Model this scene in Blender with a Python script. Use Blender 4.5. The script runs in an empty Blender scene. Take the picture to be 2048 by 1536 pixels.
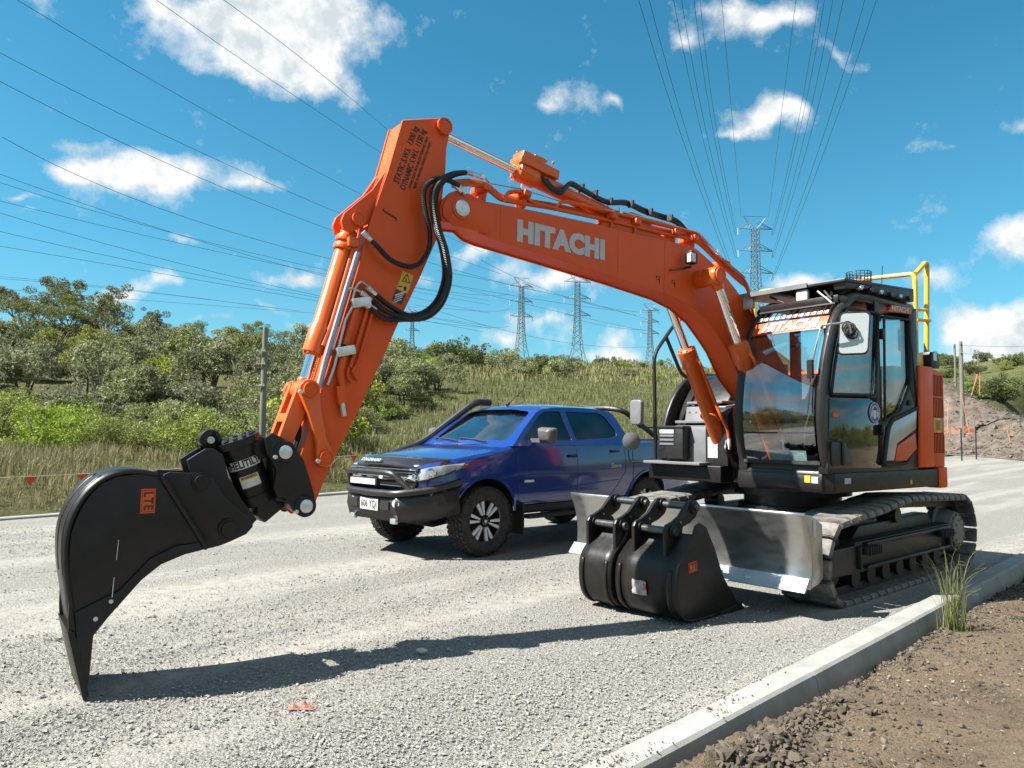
import bpy, bmesh, math, random
import numpy as np
from mathutils import Vector, Matrix, noise as mnoise

random.seed(7)
np.random.seed(7)
rad = math.radians
SC = bpy.context.scene
COL = SC.collection

# ------------------------------------------------------------------ camera
FPX, PITCH, ROLL, CAMH = 1490.0, rad(3.72), 0.0085, 1.43
cam_data = bpy.data.cameras.new('camera')
cam_data.sensor_width = 36.0
cam_data.lens = 36.0 * FPX / 2048.0
cam_data.clip_start, cam_data.clip_end = 0.05, 6000.0
cam = bpy.data.objects.new('camera', cam_data)
COL.objects.link(cam)
_r, _u = Vector((1, 0, 0)), Vector((0, -math.sin(PITCH), math.cos(PITCH)))
_f = Vector((0, math.cos(PITCH), math.sin(PITCH)))
_cr = _r * math.cos(ROLL) + _u * math.sin(ROLL)
_cu = _u * math.cos(ROLL) - _r * math.sin(ROLL)
_m = Matrix((_cr, _cu, -_f)).transposed().to_4x4()
_m.translation = (0, 0, CAMH)
cam.matrix_world = _m
SC.camera = cam

# ------------------------------------------------------------------ exposure
SC.view_settings.view_transform = 'Standard'
SC.view_settings.look = 'None'
SC.view_settings.exposure = 1.5
SC.view_settings.gamma = 1.0
SC.view_settings.use_curve_mapping = False
SC.render.engine = 'CYCLES'
SC.cycles.use_denoising = True
SC.cycles.use_adaptive_sampling = True
SC.cycles.adaptive_threshold = 0.02
SC.cycles.max_bounces = 7
SC.cycles.diffuse_bounces = 2
SC.cycles.glossy_bounces = 4
SC.cycles.transparent_max_bounces = 16
SC.cycles.caustics_reflective = False
SC.cycles.caustics_refractive = False

# ------------------------------------------------------------------ sun
SUN_L = Vector((-0.84, -0.21, 1.0)).normalized()
SUN_EL = math.asin(SUN_L.z)
SUN_ROT = math.atan2(SUN_L.x, SUN_L.y)
sun = bpy.data.lights.new('sun', 'SUN')
sun.energy = 5.0
sun.angle = rad(0.53)
sun.color = (1.0, 0.975, 0.925)
sun_o = bpy.data.objects.new('sun', sun)
sun_o.rotation_euler = SUN_L.to_track_quat('Z', 'Y').to_euler()
sun_o.location = (-30, -8, 40)
COL.objects.link(sun_o)


# ------------------------------------------------------------------ node helper
class NT:
    def __init__(self, tree):
        self.t = tree
        for n in list(tree.nodes):
            tree.nodes.remove(n)

    def n(self, typ, **kw):
        nd = self.t.nodes.new(typ)
        ins = kw.pop('i', {})
        for k, v in kw.items():
            setattr(nd, k, v)
        for k, v in ins.items():
            s = nd.inputs[k]
            if isinstance(v, bpy.types.NodeSocket):
                self.t.links.new(v, s)
            else:
                s.default_value = v
        return nd

    def math(self, op, a, b=None, c=None, clamp=False):
        nd = self.t.nodes.new('ShaderNodeMath')
        nd.operation = op
        nd.use_clamp = clamp
        for k, v in enumerate((a, b, c)):
            if v is None:
                continue
            if isinstance(v, bpy.types.NodeSocket):
                self.t.links.new(v, nd.inputs[k])
            else:
                nd.inputs[k].default_value = v
        return nd.outputs[0]

    def mix(self, fac, a, b, typ='MIX'):
        nd = self.t.nodes.new('ShaderNodeMix')
        nd.data_type = 'RGBA'
        nd.blend_type = typ
        for k, v in ((0, fac), (6, a), (7, b)):
            if isinstance(v, bpy.types.NodeSocket):
                self.t.links.new(v, nd.inputs[k])
            else:
                if k and len(v) == 3:
                    v = (*v, 1)
                nd.inputs[k].default_value = v
        return nd.outputs[2]

    def ramp(self, fac, stops, interp='LINEAR'):
        nd = self.t.nodes.new('ShaderNodeValToRGB')
        nd.color_ramp.interpolation = interp
        els = nd.color_ramp.elements
        while len(els) > 1:
            els.remove(els[-1])
        for k, (p, c) in enumerate(stops):
            e = els[0] if k == 0 else els.new(p)
            e.position = p
            e.color = (c, c, c, 1) if not hasattr(c, '__len__') else ((*c, 1) if len(c) == 3 else c)
        if isinstance(fac, bpy.types.NodeSocket):
            self.t.links.new(fac, nd.inputs[0])
        return nd.outputs[0]

    def link(self, a, b):
        self.t.links.new(a, b)


def px_dir(u, v):
    """unit world direction through photo pixel (2048 x 1536)"""
    du, dv = u - 1024.0, v - 768.0
    c, s = math.cos(ROLL), math.sin(ROLL)
    a, b = du * c + dv * s, -du * s + dv * c
    x, y, z = a / FPX, 1.0, -b / FPX
    return Vector((x, y * math.cos(PITCH) - z * math.sin(PITCH), y * math.sin(PITCH) + z * math.cos(PITCH)))


def at_depth(u, v, d):
    """world point on the ray of pixel (u, v) at horizontal distance Y = d"""
    r = px_dir(u, v)
    return Vector((0, 0, CAMH)) + r * (d / r.y)


# ------------------------------------------------------------------ world: sky with cumulus clouds
SKY_STRENGTH = 0.064
W = bpy.data.worlds.new('World')
SC.world = W
W.use_nodes = True
w = NT(W.node_tree)
tc = w.n('ShaderNodeTexCoord')
sky = w.n('ShaderNodeTexSky', sky_type='NISHITA', sun_disc=False, sun_elevation=SUN_EL, sun_rotation=SUN_ROT,
          altitude=50.0, air_density=1.0, dust_density=0.6, ozone_density=2.2)
skyc = w.mix(1.0, w.n('ShaderNodeHueSaturation', i={'Hue': 0.472, 'Saturation': 1.12, 'Value': 1.0, 'Color': sky.outputs[0]}).outputs[0], (0.34, 0.74, 0.86), 'MULTIPLY')
dirv = tc.outputs['Generated']
sep = w.n('ShaderNodeSeparateXYZ', i={0: dirv})
# warp of the direction so that every cloud gets a ragged edge
wn = w.n('ShaderNodeTexNoise', noise_dimensions='3D', i={'Vector': dirv, 'Scale': 7.0, 'Detail': 3.0, 'Roughness': 0.6})
wofs = w.n('ShaderNodeVectorMath', operation='SUBTRACT', i={0: wn.outputs['Color'], 1: (0.5, 0.5, 0.5)})
wscl = w.n('ShaderNodeVectorMath', operation='SCALE', i={0: wofs.outputs[0], 'Scale': 0.11})
wdir = w.n('ShaderNodeVectorMath', operation='ADD', i={0: dirv, 1: wscl.outputs[0]}).outputs[0]
# single clouds: (u, v, half width px, half height px, strength)
CLOUDS = [(440, 15, 130, 60, 1.0), (620, 40, 130, 80, 1.3), (540, 85, 130, 60, 1.1), (640, 155, 65, 36, .8), (480, 120, 80, 36, .6), (330, 10, 80, 50, .6),
          (240, 325, 120, 42, 1.1), (180, 265, 60, 24, .55), (350, 345, 120, 34, .9), (520, 370, 60, 18, .7), (165, 350, 60, 20, .6),
          (30, 402, 55, 16, .65), (380, 462, 38, 14, .6), (60, 442, 40, 12, .4), (250, 578, 45, 26, .95), (330, 550, 60, 22, .7), (590, 553, 80, 18, .9),
          (535, 612, 40, 12, .6), (1000, 505, 100, 26, 1.0), (1110, 570, 110, 34, .9), (1100, 660, 55, 22, .7), (1010, 690, 70, 26, .7), (1210, 670, 40, 22, .6),
          (1200, 700, 70, 16, .6), (1240, 705, 50, 22, .5), (820, 560, 60, 20, .5), (1520, 245, 75, 36, 1.15), (1440, 275, 60, 16, .6), (1580, 230, 30, 22, .6),
          (1500, 25, 110, 40, 1.0), (1590, 50, 50, 26, .5), (1660, 95, 50, 18, .4), (1375, 60, 40, 18, .4), (1208, 198, 22, 18, .85), (1100, 240, 30, 16, .7),
          (1130, 220, 40, 22, .4), (2040, 490, 65, 34, 1.1), (1880, 560, 50, 32, .6), (2040, 270, 40, 18, .4), (1900, 300, 60, 14, .3),
          (1600, 570, 70, 22, .9), (1930, 665, 70, 28, .8), (2010, 645, 85, 34, 1.0), (2060, 690, 100, 30, .9), (1920, 715, 60, 22, .6), (2110, 615, 70, 36, .8),
          (100, 5, 60, 18, .5), (1040, 640, 40, 16, .5), (640, 640, 60, 20, .5), (440, 640, 50, 14, .5)]
# tangent plane of the sky towards the hills: (x/y, z/y)
sepw = w.n('ShaderNodeSeparateXYZ', i={0: wdir})
yy = w.math('MAXIMUM', sepw.outputs['Y'], 0.05)
plane = w.n('ShaderNodeCombineXYZ', i={0: w.math('DIVIDE', sepw.outputs['X'], yy), 1: w.math('DIVIDE', sepw.outputs['Z'], yy), 2: 0.0}).outputs[0]
acc = None
for (cu, cv, hw, hh, st) in CLOUDS:
    d0 = px_dir(cu, cv)
    sx, sy = FPX / (hw * 2.0), FPX / (hh * 2.0)
    mp = w.n('ShaderNodeMapping', vector_type='POINT', i={'Vector': plane, 'Scale': (sx, sy, 1), 'Location': (-d0.x / d0.y * sx, -d0.z / d0.y * sy, 0)}).outputs[0]
    g = w.n('ShaderNodeTexGradient', gradient_type='QUADRATIC_SPHERE', i={'Vector': mp}).outputs['Fac']
    acc = w.math('MULTIPLY', g, st * 1.5) if acc is None else w.math('MULTIPLY_ADD', g, st * 1.5, acc)
# broken cumulus added over the unseen rest of the sky to neutralise shadow fill
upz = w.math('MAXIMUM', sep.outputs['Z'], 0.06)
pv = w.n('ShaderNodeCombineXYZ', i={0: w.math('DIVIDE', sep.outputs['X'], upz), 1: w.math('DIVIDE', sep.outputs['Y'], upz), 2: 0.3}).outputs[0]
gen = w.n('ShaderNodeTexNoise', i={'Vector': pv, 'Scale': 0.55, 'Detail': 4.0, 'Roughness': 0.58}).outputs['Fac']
fill_cloud_warm = (4.6, 4.45, 4.25, 1)
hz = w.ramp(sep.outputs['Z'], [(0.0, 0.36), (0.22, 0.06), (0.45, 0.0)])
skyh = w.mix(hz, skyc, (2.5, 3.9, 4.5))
# sky away from the hills: cumulus made denser and warmer than ahead, as fill light
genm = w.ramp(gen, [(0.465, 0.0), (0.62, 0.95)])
bg_a = w.n('ShaderNodeBackground', i={'Color': w.mix(genm, skyh, fill_cloud_warm), 'Strength': SKY_STRENGTH})
# sky over the hills: the clouds of that afternoon one by one
fine = w.n('ShaderNodeTexNoise', i={'Vector': dirv, 'Scale': 17.0, 'Detail': 6.0, 'Roughness': 0.68}).outputs['Fac']
mask0 = w.math('ADD', acc, w.math('MULTIPLY', w.math('SUBTRACT', fine, 0.5), 1.75))
mask = w.ramp(mask0, [(0.20, 0.0), (0.55, 0.42), (1.15, 1.0)])
lit_v = w.n('ShaderNodeVectorMath', operation='ADD', i={0: dirv, 1: (-0.012, -0.004, 0.020)}).outputs[0]
fine2 = w.n('ShaderNodeTexNoise', i={'Vector': lit_v, 'Scale': 17.0, 'Detail': 3.0, 'Roughness': 0.6}).outputs['Fac']
relief = w.math('ADD', w.math('MULTIPLY', w.math('SUBTRACT', fine, fine2), 2.4), 0.55)
shade = w.mix(w.ramp(relief, [(0.25, 0.0), (0.75, 1.0)]), (3.75, 4.2, 4.45), (5.7, 5.75, 5.7))
bg_b = w.n('ShaderNodeBackground', i={'Color': w.mix(mask, skyh, shade), 'Strength': SKY_STRENGTH})
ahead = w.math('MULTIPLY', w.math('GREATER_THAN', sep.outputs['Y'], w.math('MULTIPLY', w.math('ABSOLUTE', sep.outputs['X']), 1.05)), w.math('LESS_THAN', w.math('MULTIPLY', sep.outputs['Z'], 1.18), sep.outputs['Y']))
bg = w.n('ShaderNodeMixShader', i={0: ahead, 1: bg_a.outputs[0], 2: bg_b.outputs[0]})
W.cycles.sampling_method = 'MANUAL'
W.cycles.sample_map_resolution = 256
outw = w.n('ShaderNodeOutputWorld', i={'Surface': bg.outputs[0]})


# ------------------------------------------------------------------ materials
MATS = {}
ALB = 0.70        # common scale of the non-metal base colours


def M(name, col, rough=0.5, metal=0.0, coat=0.0, var=0.12, vs=6.0, bump=0.0, bs=80.0, dust=0.0, dustc=(0.36, 0.31, 0.25), spec=0.5, stretch=None, rvar=0.15):
    """painted / plain surface with uneven tone, uneven gloss and optional dust"""
    m = bpy.data.materials.new(name)
    m.use_nodes = True
    t = NT(m.node_tree)
    co = t.n('ShaderNodeTexCoord').outputs['Object']
    if stretch:
        co = t.n('ShaderNodeMapping', i={'Vector': co, 'Scale': stretch}).outputs[0]
    n1 = t.n('ShaderNodeTexNoise', i={'Vector': co, 'Scale': vs, 'Detail': 6.0, 'Roughness': 0.6}).outputs['Fac']
    lo = tuple(max(0, c * (1 - var)) for c in col)
    hi = tuple(min(1, c * (1 + var)) for c in col)
    c = t.mix(t.ramp(n1, [(0.3, 0.0), (0.7, 1.0)]), lo, hi)
    n2 = t.n('ShaderNodeTexNoise', i={'Vector': co, 'Scale': vs * 4.3, 'Detail': 5.0}).outputs['Fac']
    rg = t.math('ADD', t.math('MULTIPLY', t.math('SUBTRACT', n2, 0.5), rvar * 2), rough, clamp=True)
    if dust > 0:
        n3 = t.n('ShaderNodeTexNoise', i={'Vector': co, 'Scale': vs * 1.7, 'Detail': 8.0, 'Roughness': 0.7}).outputs['Fac']
        dm = t.math('MULTIPLY', t.ramp(n3, [(0.42, 0.0), (0.75, 1.0)]), dust)
        c = t.mix(dm, c, dustc)
        rg = t.math('ADD', rg, t.math('MULTIPLY', dm, 0.4), clamp=True)
    if metal < 0.5:
        c = t.mix(1.0, c, (ALB, ALB, ALB), 'MULTIPLY')
    p = t.n('ShaderNodeBsdfPrincipled', i={'Base Color': c, 'Roughness': rg, 'Metallic': metal, 'Coat Weight': coat, 'Coat Roughness': 0.06, 'Specular IOR Level': spec})
    if bump > 0:
        nb = t.n('ShaderNodeTexNoise', i={'Vector': co, 'Scale': bs, 'Detail': 4.0}).outputs['Fac']
        b = t.n('ShaderNodeBump', i={'Strength': bump, 'Distance': 0.01, 'Height': nb})
        t.link(b.outputs[0], p.inputs['Normal'])
    t.n('ShaderNodeOutputMaterial', i={'Surface': p.outputs[0]})
    MATS[name] = m
    return m


def glass_mat(name, tint=(0.55, 0.62, 0.62), refl=0.12, rough=0.02):
    m = bpy.data.materials.new(name)
    m.use_nodes = True
    t = NT(m.node_tree)
    geo = t.n('ShaderNodeNewGeometry')
    dn = t.math('ABSOLUTE', t.n('ShaderNodeVectorMath', operation='DOT_PRODUCT', i={0: geo.outputs['Incoming'], 1: geo.outputs['Normal']}).outputs['Value'])
    fr = t.math('ADD', 0.04, t.math('MULTIPLY', t.math('POWER', t.math('SUBTRACT', 1.0, dn), 5.0), 0.96))
    co = t.n('ShaderNodeTexCoord').outputs['Object']
    sm = t.n('ShaderNodeTexNoise', i={'Vector': co, 'Scale': 3.0, 'Detail': 6.0}).outputs['Fac']
    f2 = t.math('ADD', fr, t.math('MULTIPLY', t.ramp(sm, [(0.35, 0.6), (0.7, 1.2)]), refl), clamp=True)
    tr = t.n('ShaderNodeBsdfTransparent', i={'Color': (*tint, 1)})
    gl = t.n('ShaderNodeBsdfGlossy', i={'Color': (0.95, 0.97, 1, 1), 'Roughness': rough})
    mx = t.n('ShaderNodeMixShader', i={0: f2, 1: tr.outputs[0], 2: gl.outputs[0]})
    t.n('ShaderNodeOutputMaterial', i={'Surface': mx.outputs[0]})
    MATS[name] = m
    return m


ORANGE = (0.92, 0.115, 0.012)
M('orange', ORANGE, 0.42, spec=0.32, var=0.07, vs=2.2, bump=0.03, bs=30, dust=0.08, dustc=(0.42, 0.16, 0.07))
M('orange_cyl', (0.95, 0.15, 0.014), 0.34, spec=0.4, coat=0.12, var=0.06, vs=3, bump=0.02, dust=0.06)
M('black_paint', (0.012, 0.0095, 0.0085), 0.40, spec=0.35, var=0.3, vs=5, bump=0.05, bs=40, dust=0.10, dustc=(0.09, 0.075, 0.06))
M('black_satin', (0.016, 0.0155, 0.015), 0.44, var=0.25, vs=6, bump=0.04, dust=0.12, dustc=(0.09, 0.08, 0.07))
M('black_frame', (0.019, 0.0165, 0.0155), 0.38, spec=.4, coat=0.05, var=0.2, vs=4, dust=0.05, dustc=(0.1, 0.09, 0.08))
M('rubber', (0.016, 0.015, 0.014), 0.72, var=0.3, vs=12, bump=0.2, bs=90, dust=0.4, dustc=(0.13, 0.115, 0.095))
M('hose', (0.012, 0.012, 0.012), 0.42, var=0.3, vs=20)
M('chrome', (0.78, 0.78, 0.78), 0.09, metal=1.0, var=0.04, rvar=0.05)
M('steel', (0.52, 0.53, 0.53), 0.30, metal=1.0, var=0.12, vs=12, bump=0.03)
M('zinc', (0.60, 0.62, 0.62), 0.38, metal=0.85, var=0.12, vs=15)
M('white_print', (0.62, 0.62, 0.66), 0.4, var=0.05)
M('black_print', (0.03, 0.012, 0.008), 0.5, var=0.2)
M('yellow_rail', (0.86, 0.55, 0.05), 0.36, coat=0.3, var=0.06, vs=4, dust=0.05)
M('decal_yellow', (0.85, 0.55, 0.05), 0.4, var=0.05)
M('decal_white', (0.75, 0.75, 0.72), 0.4, var=0.05)
M('decal_navy', (0.03, 0.035, 0.09), 0.4, var=0.1)
M('decal_blue', (0.02, 0.08, 0.35), 0.4, var=0.05)
M('decal_orange', (0.80, 0.11, 0.015), 0.45, var=0.06)
M('grey_panel', (0.20, 0.205, 0.21), 0.45, var=0.12, vs=8, dust=0.15)
M('silver_trim', (0.52, 0.56, 0.60), 0.30, metal=0.35, coat=0.3, var=0.05, rvar=0.03)
M('lamp_amber', (0.8, 0.16, 0.01), 0.2, coat=0.6, var=0.05)
M('lamp_red', (0.7, 0.03, 0.015), 0.25, coat=0.5, var=0.05)
M('lamp_clear', (0.75, 0.76, 0.76), 0.15, coat=0.6, var=0.08)
M('blade_steel', (0.46, 0.45, 0.44), 0.33, metal=0.92, var=0.16, vs=5, bump=0.05, bs=25, dust=0.12, stretch=(1, 0.3, 1))
M('blade_edge', (0.36, 0.38, 0.40), 0.52, metal=0.6, var=0.12, vs=9, bump=0.05, dust=0.15)
M('seat', (0.03, 0.03, 0.033), 0.8, var=0.2)
M('interior_grey', (0.16, 0.165, 0.17), 0.7, var=0.1)
glass_mat('cab_glass', (0.74, 0.80, 0.80), 0.20)
glass_mat('cab_side_glass', (0.66, 0.70, 0.68), 0.12)


# ------------------------------------------------------------------ mesh builder
def rotz(a):
    return Matrix.Rotation(a, 4, 'Z')


class MB:
    def __init__(self):
        self.v, self.f = [], []

    def add(self, vs, fs):
        o = len(self.v)
        self.v += [tuple(p) for p in vs]
        self.f += [tuple(i + o for i in q) for q in fs]
        return self

    def box(self, c, s, mat=None, taper=1.0):
        hx, hy, hz = s[0] / 2, s[1] / 2, s[2] / 2
        vs = []
        for z, k in ((-hz, 1.0), (hz, taper)):
            vs += [Vector((-hx * k, -hy * k, z)), Vector((hx * k, -hy * k, z)), Vector((hx * k, hy * k, z)), Vector((-hx * k, hy * k, z))]
        mt = mat if mat is not None else Matrix.Identity(4)
        vs = [(mt @ p) + Vector(c) for p in vs]
        return self.add(vs, [(3, 2, 1, 0), (4, 5, 6, 7), (0, 1, 5, 4), (1, 2, 6, 5), (2, 3, 7, 6), (3, 0, 4, 7)])

    def box2(self, a, b):
        a, b = Vector(a), Vector(b)
        return self.box((a + b) / 2, tuple(abs(q) for q in (b - a)))

    def prism(self, pts, y0, y1, tf=lambda a, b, c: (a, c, b)):
        """outline [(a,b)] closed, extruded between y0 and y1; default maps to (x,y,z) = (a, y, b)"""
        n = len(pts)
        vs = [tf(a, b, y0) for a, b in pts] + [tf(a, b, y1) for a, b in pts]
        fs = [tuple(range(n)), tuple(reversed(range(n, 2 * n)))]
        fs += [(i, i + n, (i + 1) % n + n, (i + 1) % n) for i in range(n)]
        return self.add(vs, fs)

    def cyl(self, p0, p1, r0, r1=None, n=20, caps=True):
        p0, p1 = Vector(p0), Vector(p1)
        r1 = r0 if r1 is None else r1
        d = (p1 - p0).normalized()
        a = d.orthogonal().normalized()
        b = d.cross(a)
        vs = []
        for p, r in ((p0, r0), (p1, r1)):
            for i in range(n):
                t = 2 * math.pi * i / n
                vs.append(p + (a * math.cos(t) + b * math.sin(t)) * r)
        fs = [(i, (i + 1) % n, n + (i + 1) % n, n + i) for i in range(n)]
        if caps:
            fs += [tuple(reversed(range(n))), tuple(range(n, 2 * n))]
        return self.add(vs, fs)

    def rev(self, p0, axis, prof, n=28):
        """lathe: prof [(t, r)] along axis from p0"""
        p0, d = Vector(p0), Vector(axis).normalized()
        a = d.orthogonal().normalized()
        b = d.cross(a)
        vs = []
        for t, r in prof:
            for i in range(n):
                q = 2 * math.pi * i / n
                vs.append(p0 + d * t + (a * math.cos(q) + b * math.sin(q)) * max(r, 1e-4))
        fs = []
        for k in range(len(prof) - 1):
            for i in range(n):
                j = (i + 1) % n
                fs.append((k * n + i, k * n + j, (k + 1) * n + j, (k + 1) * n + i))
        fs += [tuple(reversed(range(n))), tuple(range((len(prof) - 1) * n, len(prof) * n))]
        return self.add(vs, fs)

    def tube(self, path, r, n=8, closed=False, rib=None):
        P = [Vector(p) for p in path]
        m = len(P)
        up = None
        rings = []
        for i in range(m):
            if closed:
                t = (P[(i + 1) % m] - P[i - 1]).normalized()
            else:
                t = (P[min(i + 1, m - 1)] - P[max(i - 1, 0)]).normalized()
            if up is None:
                up = t.orthogonal().normalized()
            up = (up - t * up.dot(t))
            up = up.normalized() if up.length > 1e-6 else t.orthogonal().normalized()
            b = t.cross(up)
            rr = r if rib is None else rib(i)
            rings.append([P[i] + (up * math.cos(2 * math.pi * k / n) + b * math.sin(2 * math.pi * k / n)) * rr for k in range(n)])
        vs = [p for q in rings for p in q]
        fs = []
        for i in range(m if closed else m - 1):
            a0, b0 = i * n, ((i + 1) % m) * n
            fs += [(a0 + k, a0 + (k + 1) % n, b0 + (k + 1) % n, b0 + k) for k in range(n)]
        if not closed:
            fs += [tuple(reversed(range(n))), tuple(range((m - 1) * n, m * n))]
        return self.add(vs, fs)

    def grid(self, rows, flip=False):
        """rows: list of lists of points (same length)"""
        nr, nc = len(rows), len(rows[0])
        vs = [p for r in rows for p in r]
        fs = []
        for i in range(nr - 1):
            for j in range(nc - 1):
                q = (i * nc + j, i * nc + j + 1, (i + 1) * nc + j + 1, (i + 1) * nc + j)
                fs.append(tuple(reversed(q)) if flip else q)
        return self.add(vs, fs)

    def mesh(self, name):
        me = bpy.data.meshes.new(name)
        me.from_pydata(self.v, [], self.f)
        return me

    def build(self, name, m, parent=None, bevel=0.0, seg=2, smooth=35, fix=True, solid=0.0, label=None):
        me = self.mesh(name)
        bm = bmesh.new()
        bm.from_mesh(me)
        if fix:
            bmesh.ops.recalc_face_normals(bm, faces=bm.faces)
        if bevel > 0:
            es = [e for e in bm.edges if len(e.link_faces) == 2 and e.calc_face_angle(0) > 0.5]
            if es:
                bmesh.ops.bevel(bm, geom=es, offset=bevel, segments=seg, affect='EDGES', profile=0.5, clamp_overlap=True)
        bm.to_mesh(me)
        bm.free()
        return link_mesh(name, me, m, parent, smooth, solid, label)


def link_mesh(name, me, m, parent=None, smooth=35, solid=0.0, label=None):
    if m is not None:
        me.materials.append(MATS[m] if isinstance(m, str) else m)
    if smooth:
        me.shade_smooth()
        me.set_sharp_from_angle(angle=rad(smooth))
    else:
        me.shade_flat()
    o = bpy.data.objects.new(name, me)
    COL.objects.link(o)
    if parent is not None:
        o.parent = parent
    if solid:
        md = o.modifiers.new('thickness', 'SOLIDIFY')
        md.thickness = solid
        md.offset = -1
    if label:
        o['label'] = label
    return o


def empty(name, loc=(0, 0, 0), rz=0.0, parent=None):
    o = bpy.data.objects.new(name, None)
    COL.objects.link(o)
    o.location = loc
    o.rotation_euler = (0, 0, rz)
    o.empty_display_size = 0.2
    if parent is not None:
        o.parent = parent
    return o


def tag(o, label=None, cat=None, group=None, kind=None):
    for k, v in (('label', label), ('category', cat), ('group', group), ('kind', kind)):
        if v:
            o[k] = v
    return o


def copy_tree(o, parent=None):
    c = o.copy()
    COL.objects.link(c)
    c.parent = parent
    for ch in list(o.children):
        copy_tree(ch, c)
    return c


def smooth_path(pts, n=8):
    """Catmull-Rom through points"""
    P = [Vector(p) for p in pts]
    P = [P[0] * 2 - P[1]] + P + [P[-1] * 2 - P[-2]]
    out = []
    for i in range(1, len(P) - 2):
        for k in range(n):
            t = k / n
            a, b, c, d = P[i - 1], P[i], P[i + 1], P[i + 2]
            out.append(0.5 * ((2 * b) + (c - a) * t + (2 * a - 5 * b + 4 * c - d) * t * t + (3 * b - a - 3 * c + d) * t * t * t))
    out.append(P[-2])
    return out


def bend_path(pts, r, n=5):
    """polyline with rounded corners (bent pipe)"""
    P = [Vector(p) for p in pts]
    out = [P[0]]
    for i in range(1, len(P) - 1):
        a, b, c = P[i - 1], P[i], P[i + 1]
        d1, d2 = (a - b), (c - b)
        rr = min(r, d1.length * 0.45, d2.length * 0.45)
        s, e = b + d1.normalized() * rr, b + d2.normalized() * rr
        for k in range(n + 1):
            t = k / n
            out.append(s * (1 - t) ** 2 + b * 2 * t * (1 - t) + e * t * t)
    out.append(P[-1])
    return out


def round_poly(pts, r, n=4):
    P = [Vector((a, b)) for a, b in pts]
    out = []
    m = len(P)
    for i in range(m):
        a, b, c = P[i - 1], P[i], P[(i + 1) % m]
        d1, d2 = a - b, c - b
        rr = r[i] if hasattr(r, '__len__') else r
        rr = min(rr, d1.length * 0.45, d2.length * 0.45)
        if rr < 1e-4:
            out.append((b.x, b.y))
            continue
        s, e = b + d1.normalized() * rr, b + d2.normalized() * rr
        for k in range(n + 1):
            t = k / n
            q = s * (1 - t) ** 2 + b * 2 * t * (1 - t) + e * t * t
            out.append((q.x, q.y))
    return out


def text_mesh(name, s, size, mat, mtx, parent=None, extrude=0.002, bold=0.0, shear=0.0, space=1.0, sx=1.0, align='CENTER', label=None):
    """lettering as a thin mesh; local x = reading direction, local y = up, local z = out of the surface"""
    cu = bpy.data.curves.new(name, 'FONT')
    cu.body = s
    cu.size = size
    cu.extrude = extrude
    cu.offset = bold
    cu.shear = shear
    cu.space_character = space
    cu.align_x = align
    cu.align_y = 'CENTER'
    cu.resolution_u = 3
    to = bpy.data.objects.new(name, cu)
    COL.objects.link(to)
    bpy.context.view_layer.update()
    dg = bpy.context.evaluated_depsgraph_get()
    me = bpy.data.meshes.new_from_object(to.evaluated_get(dg))
    bpy.data.objects.remove(to)
    bpy.data.curves.remove(cu)
    me.transform(mtx @ Matrix.Diagonal((sx, 1, 1, 1)))
    me.materials.clear()
    o = link_mesh(name, me, mat, parent, 0)
    if label:
        o['label'] = label
    return o


def basis(origin, xdir, ydir):
    """matrix with local x along xdir, y along ydir"""
    x = Vector(xdir).normalized()
    y = Vector(ydir)
    y = (y - x * y.dot(x)).normalized()
    z = x.cross(y)
    m = Matrix((x, y, z)).transposed().to_4x4()
    m.translation = Vector(origin)
    return m


class Frame:
    """a thing's own frame on the ground: origin + heading"""

    def __init__(self, o, yaw):
        self.o, self.yaw = Vector(o), yaw
        self.inv = (Matrix.Translation(self.o) @ rotz(yaw)).inverted()
        self.R = rotz(-yaw).to_3x3()
        self.c = self.inv @ Vector((0, 0, CAMH))

    def P(self, u, v, axis, val):
        d = self.R @ px_dir(u, v)
        return self.c + d * ((val - self.c[axis]) / d[axis])

    def XZ(self, pts, y):
        """measured side outline -> (x, z) in the thing's plane y"""
        out = []
        for u, v in pts:
            p = self.P(u, v, 1, y)
            out.append((p.x, p.z))
        return out

    def world(self, p):
        return Matrix.Translation(self.o) @ rotz(self.yaw) @ Vector(p)


EX = Frame((3.05, 8.15, 0), rad(216.4))
UN = Frame((3.05, 8.15, 0), rad(221.47))

# ================================================================== GROUND, ROAD, KERBS
K0, KD, NL = np.array([.35, 3.29]), np.array([.7045, .7097]), np.array([-.7097, .7045])
_FAR = [(-52, 5.2), (-13.1, 10.0), (0.1, 11.85), (6.95, 12.75), (21.5, 13.4), (44.5, 10.4), (76, 12.5), (132, 18.6), (323, 39), (900, 90)]
_FS, _FT = [a for a, b in _FAR], [b for a, b in _FAR]


def st(x, y):
    dx, dy = np.asarray(x) - K0[0], np.asarray(y) - K0[1]
    return dx * KD[0] + dy * KD[1], dx * NL[0] + dy * NL[1]


def xy(s, t):
    return K0[0] + s * KD[0] + t * NL[0], K0[1] + s * KD[1] + t * NL[1]


def sstep(a, b, x):
    q = np.clip((np.asarray(x) - a) / (b - a), 0, 1)
    return q * q * (3 - 2 * q)


_perm = np.random.RandomState(3).rand(64, 64)


def vnoise(x, y):
    x, y = np.asarray(x, float), np.asarray(y, float)
    xi, yi = np.floor(x).astype(int), np.floor(y).astype(int)
    fx, fy = x - xi, y - yi
    fx, fy = fx * fx * (3 - 2 * fx), fy * fy * (3 - 2 * fy)
    g = lambda a, b: _perm[a % 64, b % 64]
    return (g(xi, yi) * (1 - fx) + g(xi + 1, yi) * fx) * (1 - fy) + (g(xi, yi + 1) * (1 - fx) + g(xi + 1, yi + 1) * fx) * fy - 0.5


def fbm(x, y, o=4):
    return sum(vnoise(x * 2 ** k + 7.3 * k, y * 2 ** k - 3.1 * k) / 2 ** k for k in range(o))


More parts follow.
